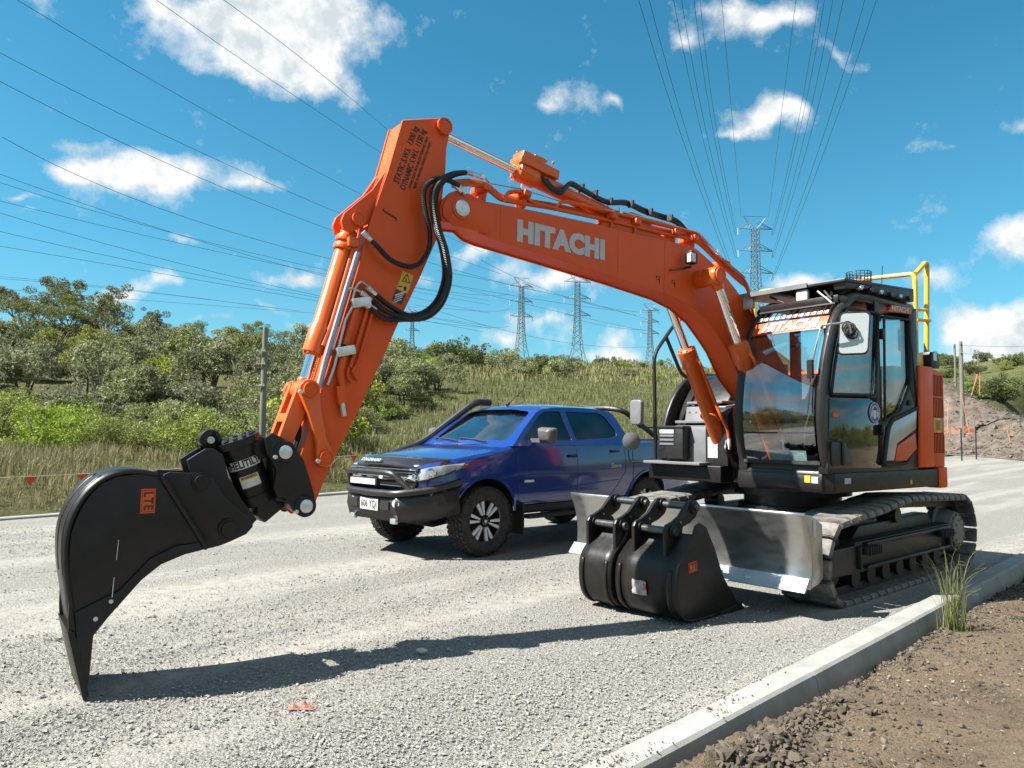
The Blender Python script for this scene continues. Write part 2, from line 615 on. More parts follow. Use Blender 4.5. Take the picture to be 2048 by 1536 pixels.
_TR = np.array([0, 12, 20, 28, 40, 60, 90, 150, 250, 450, 900, 2500.])
_TT = np.array([-180, -110, -60, -34, -24, -17, -11, -4, 3, 8.6, 14, 18, 24, 29, 31.5, 34.5, 50, 90, 180.])
_hl = [0, 0, .45, 1.3, 3.4, 7.0, 10.0, 14, 23, 41, 60, 80]
_hm = [0, 0, .5, 1.3, 3.0, 5.6, 9.2, 15.4, 23.6, 41, 60, 80]
_h2 = [0, 0, .5, 1.2, 2.8, 5.2, 8.9, 15.0, 23.0, 40, 58, 80]
_h3 = [0, 0, .5, 1.2, 2.8, 5.0, 8.0, 13.2, 21, 36, 56, 80]
_h4 = [0, 0, .4, 1.0, 2.3, 4.2, 7.0, 14.0, 31, 40, 56, 80]
_h5 = [0, 0, 0, 0, .25, 1.5, 5.0, 11, 15, 18, 20, 20]
_fl = [0, 0, 0, 0, .2, .8, 2.5, 6, 10, 18, 30, 30]
_hr = [0, 0, 0, 0, .1, .6, 2.6, 11.5, 22, 28, 30, 30]
_TZ = np.array([_fl, _fl, _hl, _hl, _hl, _hl, _hm, _hm, _hm, _h2, _h3, _h4, _h5, _hr, _hr, _hr, _fl, _fl, _fl])


def road_z(x, y):
    return 0.010 * np.maximum(0, np.hypot(x, y) - 26) - 0.004


def hgt(x, y):
    """terrain height (the road bed lies a little under the road sheet)"""
    x, y = np.asarray(x, float), np.asarray(y, float)
    r, th = np.hypot(x, y), np.degrees(np.arctan2(x, y))
    ti = np.clip(np.searchsorted(_TT, th) - 1, 0, len(_TT) - 2)
    ft = (th - _TT[ti]) / (_TT[ti + 1] - _TT[ti])
    ft = ft * ft * (3 - 2 * ft)
    z = np.zeros_like(r)
    ri = np.clip(np.searchsorted(_TR, r) - 1, 0, len(_TR) - 2)
    fr = np.clip((r - _TR[ri]) / (_TR[ri + 1] - _TR[ri]), 0, 1)
    g = lambda a: _TZ[a, ri] * (1 - fr) + _TZ[a, ri + 1] * fr
    z = g(ti) * (1 - ft) + g(ti + 1) * ft
    s, t = st(x, y)
    e = t - np.interp(s, _FS, _FT)
    rz = road_z(x, y)
    up = sstep(0.0, 5.0, e)
    zz = rz * (1 - up) + np.maximum(z, rz) * up
    zz = zz + up * (fbm(x / 14, y / 14) * np.clip(r / 60, 0, 2.2) + fbm(x / 3, y / 3) * 0.22)
    # soil side of the near kerb
    soil = sstep(-0.15, -0.3, t)
    mound = 0.0 + 0.05 * fbm(x / .9, y / .9) + 0.10 * fbm(x / 4, y / 4)
    zs = -0.072 + 0.02 * sstep(-.3, -1.2, t) + mound * sstep(-.2, -.7, t)
    zs = zs + np.maximum(z, 0) * sstep(-4, -14, t)
    zz = zz * (1 - soil) + zs * soil
    inroad = (t > -0.3) & (e < 0.35)
    return np.where(inroad, np.minimum(zz, rz) - 0.13, zz)


def np_mesh(name, co, faces4, m, smooth=60, kind=None, tri=False):
    me = bpy.data.meshes.new(name)
    k = 3 if tri else 4
    me.vertices.add(len(co))
    me.vertices.foreach_set('co', np.asarray(co, np.float32).ravel())
    nf = len(faces4)
    me.loops.add(nf * k)
    me.loops.foreach_set('vertex_index', np.asarray(faces4, np.int32).ravel())
    me.polygons.add(nf)
    me.polygons.foreach_set('loop_start', np.arange(0, nf * k, k, dtype=np.int32))
    me.polygons.foreach_set('loop_total', np.full(nf, k, np.int32))
    me.update(calc_edges=True)
    me.validate()
    o = link_mesh(name, me, m, None, smooth)
    if kind:
        o['kind'] = kind
    return o


def grid_faces(nr, nc):
    i, j = np.meshgrid(np.arange(nr - 1), np.arange(nc - 1), indexing='ij')
    a = (i * nc + j).ravel()
    return np.stack([a, a + 1, a + nc + 1, a + nc], 1)


def ground_material():
    m = bpy.data.materials.new('terrain')
    m.use_nodes = True
    t = NT(m.node_tree)
    co = t.n('ShaderNodeNewGeometry').outputs['Position']
    n1 = t.n('ShaderNodeTexNoise', i={'Vector': co, 'Scale': 0.07, 'Detail': 6.0, 'Roughness': 0.6}).outputs['Fac']
    n2 = t.n('ShaderNodeTexNoise', i={'Vector': co, 'Scale': 0.9, 'Detail': 8.0, 'Roughness': 0.7}).outputs['Fac']
    n3 = t.n('ShaderNodeTexNoise', i={'Vector': co, 'Scale': 6.0, 'Detail': 8.0, 'Roughness': 0.75}).outputs['Fac']
    g = t.mix(t.ramp(n1, [(0.38, 0.0), (0.62, 1.0)]), (0.155, 0.17, 0.055), (0.30, 0.265, 0.115))
    g = t.mix(t.ramp(n2, [(0.38, 0.0), (0.68, 0.8)]), g, (0.105, 0.125, 0.042))
    g = t.mix(t.math('MULTIPLY', t.ramp(n3, [(0.35, 1.0), (0.6, 0.0)]), 0.55), g, (0.055, 0.065, 0.028))
    bmp = t.n('ShaderNodeBump', i={'Strength': 1.0, 'Distance': 0.35, 'Height': t.math('ADD', n3, t.math('MULTIPLY', n2, 2.0))})
    g = t.mix(1.0, g, (ALB, ALB, ALB), 'MULTIPLY')
    p = t.n('ShaderNodeBsdfPrincipled', i={'Base Color': g, 'Roughness': 0.95, 'Specular IOR Level': 0.15, 'Normal': bmp.outputs[0]})
    t.n('ShaderNodeOutputMaterial', i={'Surface': p.outputs[0]})
    MATS['terrain'] = m


def gravel_material():
    m = bpy.data.materials.new('gravel_surface')
    m.use_nodes = True
    t = NT(m.node_tree)
    co = t.n('ShaderNodeNewGeometry').outputs['Position']
    rot = t.n('ShaderNodeMapping', i={'Vector': co, 'Rotation': (0, 0, -math.atan2(KD[1], KD[0])), 'Location': (0, 0, 0)}).outputs[0]
    lon = t.n('ShaderNodeMapping', i={'Vector': rot, 'Scale': (0.16, 1.25, 1)}).outputs[0]
    band = t.n('ShaderNodeTexNoise', i={'Vector': lon, 'Scale': 1.0, 'Detail': 5.0, 'Roughness': 0.55, 'Distortion': 0.6}).outputs['Fac']
    big = t.n('ShaderNodeTexNoise', i={'Vector': co, 'Scale': 0.5, 'Detail': 6.0, 'Roughness': 0.6}).outputs['Fac']
    vor = t.n('ShaderNodeTexVoronoi', i={'Vector': co, 'Scale': 62.0, 'Randomness': 1.0})
    vor2 = t.n('ShaderNodeTexVoronoi', i={'Vector': co, 'Scale': 150.0, 'Randomness': 1.0})
    fn = t.n('ShaderNodeTexNoise', i={'Vector': co, 'Scale': 210.0, 'Detail': 4.0, 'Roughness': 0.7}).outputs['Fac']
    sep1 = t.n('ShaderNodeSeparateColor', i={0: vor.outputs['Color']}).outputs[0]
    stone = t.mix(sep1, (0.265, 0.258, 0.235), (0.465, 0.457, 0.425))
    stone = t.mix(t.ramp(fn, [(0.3, 0.0), (0.8, 0.7)]), stone, (0.54, 0.53, 0.49))
    gap = t.ramp(vor.outputs['Distance'], [(0.25, 0.0), (0.62, 0.75)])
    stone = t.mix(gap, stone, (0.19, 0.168, 0.14))
    # fine pale dust pressed flat by wheels, in long bands
    dustm = t.math('MULTIPLY', t.ramp(band, [(0.48, 0.0), (0.60, 1.0)]), t.ramp(big, [(0.35, 0.35), (0.6, 1.0)]))
    patch = t.n('ShaderNodeTexNoise', i={'Vector': co, 'Scale': 9.0, 'Detail': 6.0, 'Roughness': 0.7}).outputs['Fac']
    # two long wheel paths of pale pressed fines
    tq = t.math('SUBTRACT', t.n('ShaderNodeSeparateXYZ', i={0: rot}).outputs['Y'], 2.07)
    tq = t.math('ADD', tq, t.math('MULTIPLY', t.math('SUBTRACT', band, 0.5), 0.5))
    for t0_, w0_ in ((2.45, .20), (4.85, .26), (7.4, .35)):
        q_ = t.math('DIVIDE', t.math('SUBTRACT', tq, t0_), w0_)
        g_ = t.math('POWER', 2.718, t.math('MULTIPLY', t.math('MULTIPLY', q_, q_), -1.0))
        dustm = t.math('MAXIMUM', dustm, t.math('MULTIPLY', g_, t.ramp(big, [(0.3, 0.55), (0.55, 1.0)])))
    dustm = t.math('MULTIPLY', dustm, t.ramp(patch, [(0.36, 0.2), (0.55, 1.0)]))
    dust = t.mix(fn, (0.40, 0.37, 0.315), (0.49, 0.46, 0.405))
    col = t.mix(t.math('MULTIPLY', dustm, 0.85), stone, dust)
    brown = t.ramp(t.n('ShaderNodeTexNoise', i={'Vector': co, 'Scale': 0.9, 'Detail': 7.0, 'Roughness': 0.75}).outputs['Fac'], [(0.56, 0.0), (0.72, 0.5)])
    col = t.mix(brown, col, (0.30, 0.245, 0.18))
    h = t.math('SUBTRACT', t.math('MULTIPLY', vor.outputs['Distance'], -1.3), t.math('MULTIPLY', vor2.outputs['Distance'], 0.45))
    h = t.math('MULTIPLY', h, t.math('SUBTRACT', 1.0, t.math('MULTIPLY', dustm, 0.75)))
    h = t.math('ADD', h, t.math('MULTIPLY', fn, 0.25))
    bmp = t.n('ShaderNodeBump', i={'Strength': 0.75, 'Distance': 0.010, 'Height': h})
    col = t.mix(1.0, col, (ALB * .93, ALB * .93, ALB * .925), 'MULTIPLY')
    p = t.n('ShaderNodeBsdfPrincipled', i={'Base Color': col, 'Roughness': 0.92, 'Specular IOR Level': 0.2, 'Normal': bmp.outputs[0]})
    t.n('ShaderNodeOutputMaterial', i={'Surface': p.outputs[0]})
    MATS['gravel_surface'] = m


def stone_material(name, cols, rough=0.9):
    m = bpy.data.materials.new(name)
    m.use_nodes = True
    t = NT(m.node_tree)
    ri = t.n('ShaderNodeNewGeometry').outputs['Random Per Island']
    c = t.ramp(ri, [(k / (len(cols) - 1), q) for k, q in enumerate(cols)])
    co = t.n('ShaderNodeNewGeometry').outputs['Position']
    fn = t.n('ShaderNodeTexNoise', i={'Vector': co, 'Scale': 160.0, 'Detail': 3.0}).outputs['Fac']
    c = t.mix(t.ramp(fn, [(0.35, 0.35), (0.7, 0.0)]), c, (0.16, 0.14, 0.12))
    c = t.mix(1.0, c, (ALB, ALB, ALB), 'MULTIPLY')
    p = t.n('ShaderNodeBsdfPrincipled', i={'Base Color': c, 'Roughness': rough, 'Specular IOR Level': 0.2})
    t.n('ShaderNodeOutputMaterial', i={'Surface': p.outputs[0]})
    MATS[name] = m


def soil_material():
    m = bpy.data.materials.new('soil')
    m.use_nodes = True
    t = NT(m.node_tree)
    co = t.n('ShaderNodeNewGeometry').outputs['Position']
    n1 = t.n('ShaderNodeTexNoise', i={'Vector': co, 'Scale': 1.6, 'Detail': 9.0, 'Roughness': 0.72, 'Distortion': 0.5}).outputs['Fac']
    n2 = t.n('ShaderNodeTexNoise', i={'Vector': co, 'Scale': 16.0, 'Detail': 8.0, 'Roughness': 0.75}).outputs['Fac']
    n3 = t.n('ShaderNodeTexNoise', i={'Vector': co, 'Scale': 90.0, 'Detail': 5.0, 'Roughness': 0.75}).outputs['Fac']
    c = t.mix(t.ramp(n1, [(0.30, 0.0), (0.52, 1.0)]), (0.085, 0.062, 0.044), (0.37, 0.275, 0.185))
    c = t.mix(t.ramp(n2, [(0.4, 0.0), (0.62, 0.75)]), c, (0.37, 0.285, 0.195))
    c = t.mix(t.math('MULTIPLY', t.ramp(n3, [(0.38, 1.0), (0.52, 0.0)]), 0.6), c, (0.065, 0.05, 0.038))
    h = t.math('ADD', t.math('MULTIPLY', n2, 1.5), n3)
    bmp = t.n('ShaderNodeBump', i={'Strength': 1.0, 'Distance': 0.03, 'Height': h})
    c = t.mix(1.0, c, (ALB, ALB, ALB), 'MULTIPLY')
    p = t.n('ShaderNodeBsdfPrincipled', i={'Base Color': c, 'Roughness': 0.95, 'Specular IOR Level': 0.1, 'Normal': bmp.outputs[0]})
    t.n('ShaderNodeOutputMaterial', i={'Surface': p.outputs[0]})
    MATS['soil'] = m


ground_material()
gravel_material()
soil_material()
stone_material('gravel_stone', [(0.24, 0.232, 0.215), (0.39, 0.382, 0.355), (0.52, 0.51, 0.475), (0.44, 0.405, 0.345), (0.35, 0.342, 0.325), (0.59, 0.58, 0.545)])
stone_material('clod_soil', [(0.045, 0.034, 0.026), (0.095, 0.072, 0.052), (0.14, 0.105, 0.075), (0.075, 0.057, 0.043), (0.20, 0.155, 0.112)])
stone_material('rubble_stone', [(0.11, 0.09, 0.072), (0.19, 0.155, 0.122), (0.27, 0.23, 0.19), (0.15, 0.108, 0.082), (0.22, 0.19, 0.165)])
stone_material('crumb_soil', [(0.07, 0.052, 0.038), (0.20, 0.15, 0.105), (0.38, 0.30, 0.21), (0.13, 0.1, 0.075), (0.46, 0.40, 0.30)])
M('concrete', (0.385, 0.385, 0.36), 0.85, var=0.18, vs=3.5, bump=0.18, bs=160, dust=0.55, dustc=(0.36, 0.29, 0.21), spec=0.25)
M('concrete_dirty', (0.40, 0.38, 0.34), 0.9, var=0.2, vs=4, bump=0.3, bs=100, dust=0.3, spec=0.2)

# --- terrain sheet to the horizon
az = np.concatenate([np.linspace(-180, -45, 40, endpoint=False), np.linspace(-45, 45, 181), np.linspace(45, 180, 41)[1:]])
rr_ = np.concatenate([[0.0], np.geomspace(0.6, 2600, 130)])
A_, R_ = np.meshgrid(np.radians(az), rr_, indexing='ij')
X_, Y_ = R_ * np.sin(A_), R_ * np.cos(A_)
tco = np.stack([X_, Y_, hgt(X_, Y_)], -1).reshape(-1, 3)
ground = np_mesh('ground', tco, grid_faces(len(az), len(rr_))[:, ::-1], 'terrain', 60, 'structure')

# --- gravel road sheet between the two kerbs
ss = np.concatenate([-np.geomspace(60, 4, 24), np.linspace(-3.8, 22, 200), np.geomspace(22.3, 600, 70)])
tt = np.linspace(0, 1, 90)
S_, F_ = np.meshgrid(ss, tt, indexing='ij')
T_ = F_ * (np.interp(S_, _FS, _FT) + 0.0)
X_, Y_ = xy(S_, T_)
Z_ = road_z(X_, Y_) + 0.004 + 0.022 * fbm(S_ / 5.0, T_ / .8) * sstep(0, .5, T_) + 0.012 * fbm(S_ / 1.1, T_ / 1.1)
road = np_mesh('road', np.stack([X_, Y_, Z_], -1).reshape(-1, 3), grid_faces(len(ss), len(tt)), 'gravel_surface', 60, 'structure')

# --- bare soil beside the near kerb
ss = np.concatenate([np.linspace(-5, 12, 240), np.geomspace(12.1, 60, 20)])
tt = -np.concatenate([np.linspace(0.172, 3.4, 80), np.geomspace(3.5, 9, 10)])
S_, T_ = np.meshgrid(ss, tt, indexing='ij')
X_, Y_ = xy(S_, T_)
piles = 0.10 * np.exp(-((S_ - .55) / .55) ** 2 - ((T_ + .38) / .13) ** 2) + 0.05 * np.exp(-((S_ - 1.5) / .5) ** 2 - ((T_ + .42) / .15) ** 2) + 0.09 * np.exp(-((S_ + .15) / .3) ** 2 - ((T_ + .34) / .16) ** 2)
SOILZ = lambda s, t: hgt(*xy(s, t)) + 0.012
Z_ = hgt(X_, Y_) + 0.012 + piles * (1 + 1.4 * fbm(S_ * 5, T_ * 5)) + 0.012 * fbm(X_ * 6, Y_ * 6) + 0.012 * fbm(X_ * 17, Y_ * 17)
soil = np_mesh('soil_verge', np.stack([X_, Y_, Z_], -1).reshape(-1, 3), grid_faces(len(ss), len(tt))[:, ::-1], 'soil', 60, 'structure')


def scatter_stones(name, px, py, pz, size, mat, flat=0.7, ico=False, seed=1, parent=None):
    """many small angular stones as one mesh"""
    rs = np.random.RandomState(seed)
    n = len(px)
    if ico:
        ph = (1 + 5 ** .5) / 2
        base = np.array([(-1, ph, 0), (1, ph, 0), (-1, -ph, 0), (1, -ph, 0), (0, -1, ph), (0, 1, ph), (0, -1, -ph), (0, 1, -ph), (ph, 0, -1), (ph, 0, 1), (-ph, 0, -1), (-ph, 0, 1)]) / 1.9
        fc = np.array([(0, 11, 5), (0, 5, 1), (0, 1, 7), (0, 7, 10), (0, 10, 11), (1, 5, 9), (5, 11, 4), (11, 10, 2), (10, 7, 6), (7, 1, 8), (3, 9, 4), (3, 4, 2), (3, 2, 6), (3, 6, 8), (3, 8, 9), (4, 9, 5), (2, 4, 11), (6, 2, 10), (8, 6, 7), (9, 8, 1)])
    else:
        base = np.array([(1, 0, 0), (-1, 0, 0), (0, 1, 0), (0, -1, 0), (0, 0, 1), (0, 0, -1.)])
        fc = np.array([(0, 2, 4), (2, 1, 4), (1, 3, 4), (3, 0, 4), (2, 0, 5), (1, 2, 5), (3, 1, 5), (0, 3, 5)])
    nb = len(base)
    v = base[None] * rs.uniform(0.6, 1.3, (n, nb, 1)) + rs.uniform(-.22, .22, (n, nb, 3))
    v = v * rs.uniform(0.65, 1.2, (n, 1, 3))
    q = rs.normal(size=(n, 4))
    q /= np.linalg.norm(q, axis=1, keepdims=True)
    a, b, c, d = q.T
    Rm = np.stack([np.stack([1 - 2 * (c * c + d * d), 2 * (b * c - a * d), 2 * (b * d + a * c)], -1),
                   np.stack([2 * (b * c + a * d), 1 - 2 * (b * b + d * d), 2 * (c * d - a * b)], -1),
                   np.stack([2 * (b * d - a * c), 2 * (c * d + a * b), 1 - 2 * (b * b + c * c)], -1)], 1)
    v = np.einsum('nij,nkj->nki', Rm, v)
    v[..., 2] *= flat
    v = v * size[:, None, None]
    v += np.stack([px, py, pz], -1)[:, None, :]
    fs = (fc[None] + (np.arange(n) * nb)[:, None, None]).reshape(-1, 3)
    return np_mesh(name, v.reshape(-1, 3), fs, mat, 0, 'stuff', tri=True)


# --- loose crushed stone lying on the road
rs = np.random.RandomState(11)
n = 190000
dd = 2.6 * np.exp(rs.rand(n) * math.log(11 / 2.6))
uu = rs.uniform(-0.80, 0.80, n)
gx, gy = dd * uu, dd
s_, t_ = st(gx, gy)
dens = np.clip(0.75 + 1.6 * fbm(s_ / 2.0, t_ / .7), 0.12, 1) * (1 - 0.75 * sstep(.10, .22, fbm(s_ / 6, t_ * 1.0 + 40)))
for t0_, w0_ in ((2.45, .20), (4.85, .26), (7.4, .35)):
    dens = dens * (1 - .8 * np.exp(-((t_ - t0_) / w0_) ** 2))
keep = (t_ > 0.02) & (t_ < np.interp(s_, _FS, _FT) - .1) & (rs.rand(n) < dens)
gx, gy, s_, t_ = gx[keep], gy[keep], s_[keep], t_[keep]
sz = np.clip(rs.lognormal(math.log(0.0045), 0.48, len(gx)), 0.002, 0.018)
gz = 0.006 + 0.022 * fbm(s_ / 5.0, t_ / .8) * sstep(0, .5, t_) + 0.012 * fbm(s_ / 1.1, t_ / 1.1) + sz * 0.2
gravel = scatter_stones('gravel', gx, gy, gz, sz, 'gravel_stone', 0.6, seed=5)
tag(gravel, 'loose grey crushed stone lying over the road', 'gravel')

# --- clods of dug soil along the kerb
n = 60000
cs, ct = rs.uniform(-2, 6.5, n), -0.23 - np.abs(rs.normal(0, .45, n))
pile = np.exp(-((cs - .55) / .6) ** 2 - ((ct + .40) / .17) ** 2) + np.exp(-((cs + .15) / .35) ** 2 - ((ct + .3) / .17) ** 2)
keep = rs.rand(n) < 0.07 + pile * 1.2 + 0.35 * np.exp(-((ct + .28) / .12) ** 2) * np.clip(.5 + 2 * vnoise(cs * 1.7, ct), 0, 1)
cs, ct, pile = cs[keep], ct[keep], pile[keep]
sz = np.clip(rs.lognormal(math.log(0.0062), 0.6, len(cs)), 0.0025, 0.024) * (1 + 0.5 * np.minimum(pile, 1))
cx, cy = xy(cs, ct)
cz = SOILZ(cs, ct) + 0.10 * np.exp(-((cs - .55) / .55) ** 2 - ((ct + .38) / .13) ** 2) + 0.05 * np.exp(-((cs - 1.5) / .5) ** 2 - ((ct + .42) / .15) ** 2) + 0.09 * np.exp(-((cs + .15) / .3) ** 2 - ((ct + .34) / .16) ** 2) + sz * .25
clods = scatter_stones('soil_clods', cx, cy, cz, sz, 'clod_soil', 0.85, ico=True, seed=8)
tag(clods, 'dark clods of dug soil heaped against the kerb', 'soil')


# soil spilled on the kerb top
n = 1500
cs, ct = rs.normal(.1, .55, n), -.09 + rs.normal(0, .045, n)
kp = (ct < -.02) & (ct > -.175) & (rs.rand(n) < np.clip(.3 + 2.5 * vnoise(cs * 3, ct * 8), 0, 1))
cx, cy = xy(cs[kp], ct[kp])
sz = np.clip(rs.lognormal(math.log(0.0035), 0.5, kp.sum()), 0.0015, 0.012)
spill = scatter_stones('spilled_soil', cx, cy, .036 + sz * .3, sz, 'clod_soil', 0.8, seed=28)
tag(spill, 'brown soil spilled along the top of the near kerb', 'soil')
# fine crumbs, straw-coloured chips
n = 26000
cs, ct = rs.uniform(-3, 6.5, n), -0.19 - rs.rand(n) ** 1.3 * 3.0
cx, cy = xy(cs, ct)
kp = rs.rand(n) < np.clip(.5 + 1.5 * fbm(cx * 1.3, cy * 1.3), .08, 1)
cs, ct, cx, cy = cs[kp], ct[kp], cx[kp], cy[kp]
sz = np.clip(rs.lognormal(math.log(0.0042), 0.5, len(cs)), 0.002, 0.016)
crumbs = scatter_stones('soil_crumbs', cx, cy, SOILZ(cs, ct) + .012 + .006 * fbm(cx * 6, cy * 6), sz, 'crumb_soil', 0.8, seed=18)
tag(crumbs, 'fine earth crumbs and chips over the bare verge', 'soil')

# --- kerbs: each cast length is a piece of its own
def kerb(name, pts, width, top, depth, block, mat, parent_kind='structure', batter=0.0):
    e = empty(name)
    e['kind'] = parent_kind
    for a, b in zip(pts[:-1], pts[1:]):
        a, b = Vector(a), Vector(b)
        d = (b - a)
        L = d.length
        d.normalize()
        side = Vector((d.y, -d.x))
        k = 0
        while k * block < L - 0.05:
            s0, s1 = k * block + 0.004, min((k + 1) * block, L) - 0.004
            dz = random.uniform(-.004, .004)
            prof = [(0, -depth), (0.004, top - 0.012), (0.018, top), (width - 0.022, top - 0.003), (width - 0.004, top - 0.018), (width + batter, top - 0.19), (width + batter, -depth)]
            o = MB()
            rows = []
            for s in np.linspace(s0, s1, 5):
                c = a + d * float(s)
                gz = float(road_z(c.x, c.y)) + 0.004
                rows.append([(c.x + side.x * w_, c.y + side.y * w_, z_ + dz + gz + random.uniform(-.0015, .0015)) for w_, z_ in prof])
            o.grid(rows)
            nr, nc = len(rows), len(prof)
            o.f.append(tuple(range(nc)))
            o.f.append(tuple(range((nr - 1) * nc, nr * nc)))
            o.build('kerb_block', mat, e, smooth=30)
            k += 1
    return e


kerb('kerb', [xy(-3.6, 0), xy(40, 0)], 0.18, 0.032, 0.30, 1.83, 'concrete', batter=0.045)
kerb('kerb', [xy(-12, 10.15), xy(0.1, 11.85), xy(6.95, 12.75), xy(21.5, 13.4), xy(40, 10.9)], 0.16, 0.05, 0.30, 2.4, 'concrete')

# ================================================================== EXCAVATOR
exc = empty('excavator', EX.o, EX.yaw)
tag(exc, 'large orange tracked excavator with black cab and long lettered boom standing on the gravel', 'excavator')
SWING = UN.yaw - EX.yaw


def under(o):
    """parts of the undercarriage keep its heading, five degrees off the upper body"""
    o.rotation_euler = (0, 0, SWING)
    return o


def disc_pin(mb, p, r, h, n=24):
    """pin end with a raised rim on a side plate facing +y"""
    x, y, z = p
    mb.rev((x, y, z), (0, 1, 0), [(-.02, r), (h, r), (h, r * .8), (h - .006, r * .76), (h - .006, 0.001)], n)


def inset(poly, d):
    """shrink a polygon by d (miter)"""
    P = [Vector(p) for p in poly]
    area = sum(P[i - 1].x * P[i].y - P[i].x * P[i - 1].y for i in range(len(P)))
    sg = 1 if area > 0 else -1
    out = []
    for i in range(len(P)):
        a, b, c = P[i - 1], P[i], P[(i + 1) % len(P)]
        d1, d2 = (b - a).normalized(), (c - b).normalized()
        n1, n2 = Vector((-d1.y, d1.x)) * sg, Vector((-d2.y, d2.x)) * sg
        nn = (n1 + n2)
        nn = nn.normalized() if nn.length > 1e-6 else n1
        k = d / max(0.35, nn.dot(n1))
        q = b + nn * k
        out.append((q.x, q.y))
    return out


# ---------------------------------------------------------------- undercarriage
def track_path():
    top = [(1.42, .675), (1.06, .715), (.65, .74), (.28, .785), (-.03, .81), (-.35, .80), (-.65, .785), (-1.0, .77), (-1.36, .755)]
    pts = list(top)
    for k in range(1, 12):                       # round the sprocket
        a = math.pi / 2 + math.pi * k / 12
        pts.append((-1.42 + .345 * math.cos(a), .395 + .36 * math.sin(a)))
    pts += [(-1.30, .03), (-.8, .03), (0, .03), (.8, .03), (1.30, .03)]
    for k in range(1, 11):                       # round the idler
        a = -math.pi / 2 + math.pi * k / 11
        pts.append((1.40 + .315 * math.cos(a), .355 + .325 * math.sin(a)))
    return [Vector((x, z)) for x, z in pts]


def resample(pts, n):
    P = pts + [pts[0]]
    L = [0]
    for a, b in zip(P[:-1], P[1:]):
        L.append(L[-1] + (b - a).length)
    out = []
    for k in range(n):
        s = L[-1] * k / n
        i = max(j for j in range(len(L)) if L[j] <= s + 1e-9)
        i = min(i, len(P) - 2)
        f = (s - L[i]) / max(1e-6, L[i + 1] - L[i])
        out.append((P[i].lerp(P[i + 1], f), (P[i + 1] - P[i]).normalized()))
    return out


def pad_mesh():
    """one rubber track pad: a block with chamfered ends on a steel shoe; x along travel, z outward"""
    mb = MB()
    L, Wd = .150, .50
    prof = [(-Wd / 2, -.004), (-Wd / 2 + .012, .034), (-Wd / 2 + .045, .047), (Wd / 2 - .045, .047), (Wd / 2 - .012, .034), (Wd / 2, -.004), (Wd / 2 - .01, -.018), (-Wd / 2 + .01, -.018)]
    n = len(prof)
    for s, k in ((-L / 2, 1), (L / 2, 1)):
        mb.v += [(s, a, b) for a, b in prof]
    mb.f += [tuple(range(n)), tuple(range(n, 2 * n))] + [(i, (i + 1) % n, n + (i + 1) % n, n + i) for i in range(n)]
    me = mb.mesh('track_pad')
    bm = bmesh.new()
    bm.from_mesh(me)
    bmesh.ops.recalc_face_normals(bm, faces=bm.faces)
    bmesh.ops.bevel(bm, geom=[e for e in bm.edges if e.calc_face_angle(0) > .9], offset=.008, segments=2, affect='EDGES')
    bm.to_mesh(me)
    bm.free()
    me.materials.append(MATS['pad_rubber'])
    me.shade_smooth()
    me.set_sharp_from_angle(angle=rad(35))
    return me


def pad_material():
    m = bpy.data.materials.new('pad_rubber')
    m.use_nodes = True
    t = NT(m.node_tree)
    co = t.n('ShaderNodeTexCoord').outputs['Object']
    wv = t.n('ShaderNodeTexWave', wave_type='BANDS', bands_direction='DIAGONAL', i={'Vector': co, 'Scale': 38.0, 'Distortion': 1.5, 'Detail': 2.0}).outputs['Fac']
    ns = t.n('ShaderNodeTexNoise', i={'Vector': co, 'Scale': 9.0, 'Detail': 8.0, 'Roughness': .75}).outputs['Fac']
    rn = t.n('ShaderNodeObjectInfo').outputs['Random']
    c = t.mix(t.math('ADD', t.ramp(ns, [(.4, 0.0), (.65, .75)]), t.math('MULTIPLY', rn, .15)), (0.10, 0.088, 0.074), (0.40, 0.37, 0.325))
    b = t.n('ShaderNodeBump', i={'Strength': .5, 'Distance': .006, 'Height': t.math('ADD', wv, ns)})
    c = t.mix(1.0, c, (ALB, ALB, ALB), 'MULTIPLY')
    p = t.n('ShaderNodeBsdfPrincipled', i={'Base Color': c, 'Roughness': .62, 'Normal': b.outputs[0], 'Specular IOR Level': .5})
    t.n('ShaderNodeOutputMaterial', i={'Surface': p.outputs[0]})
    MATS['pad_rubber'] = m


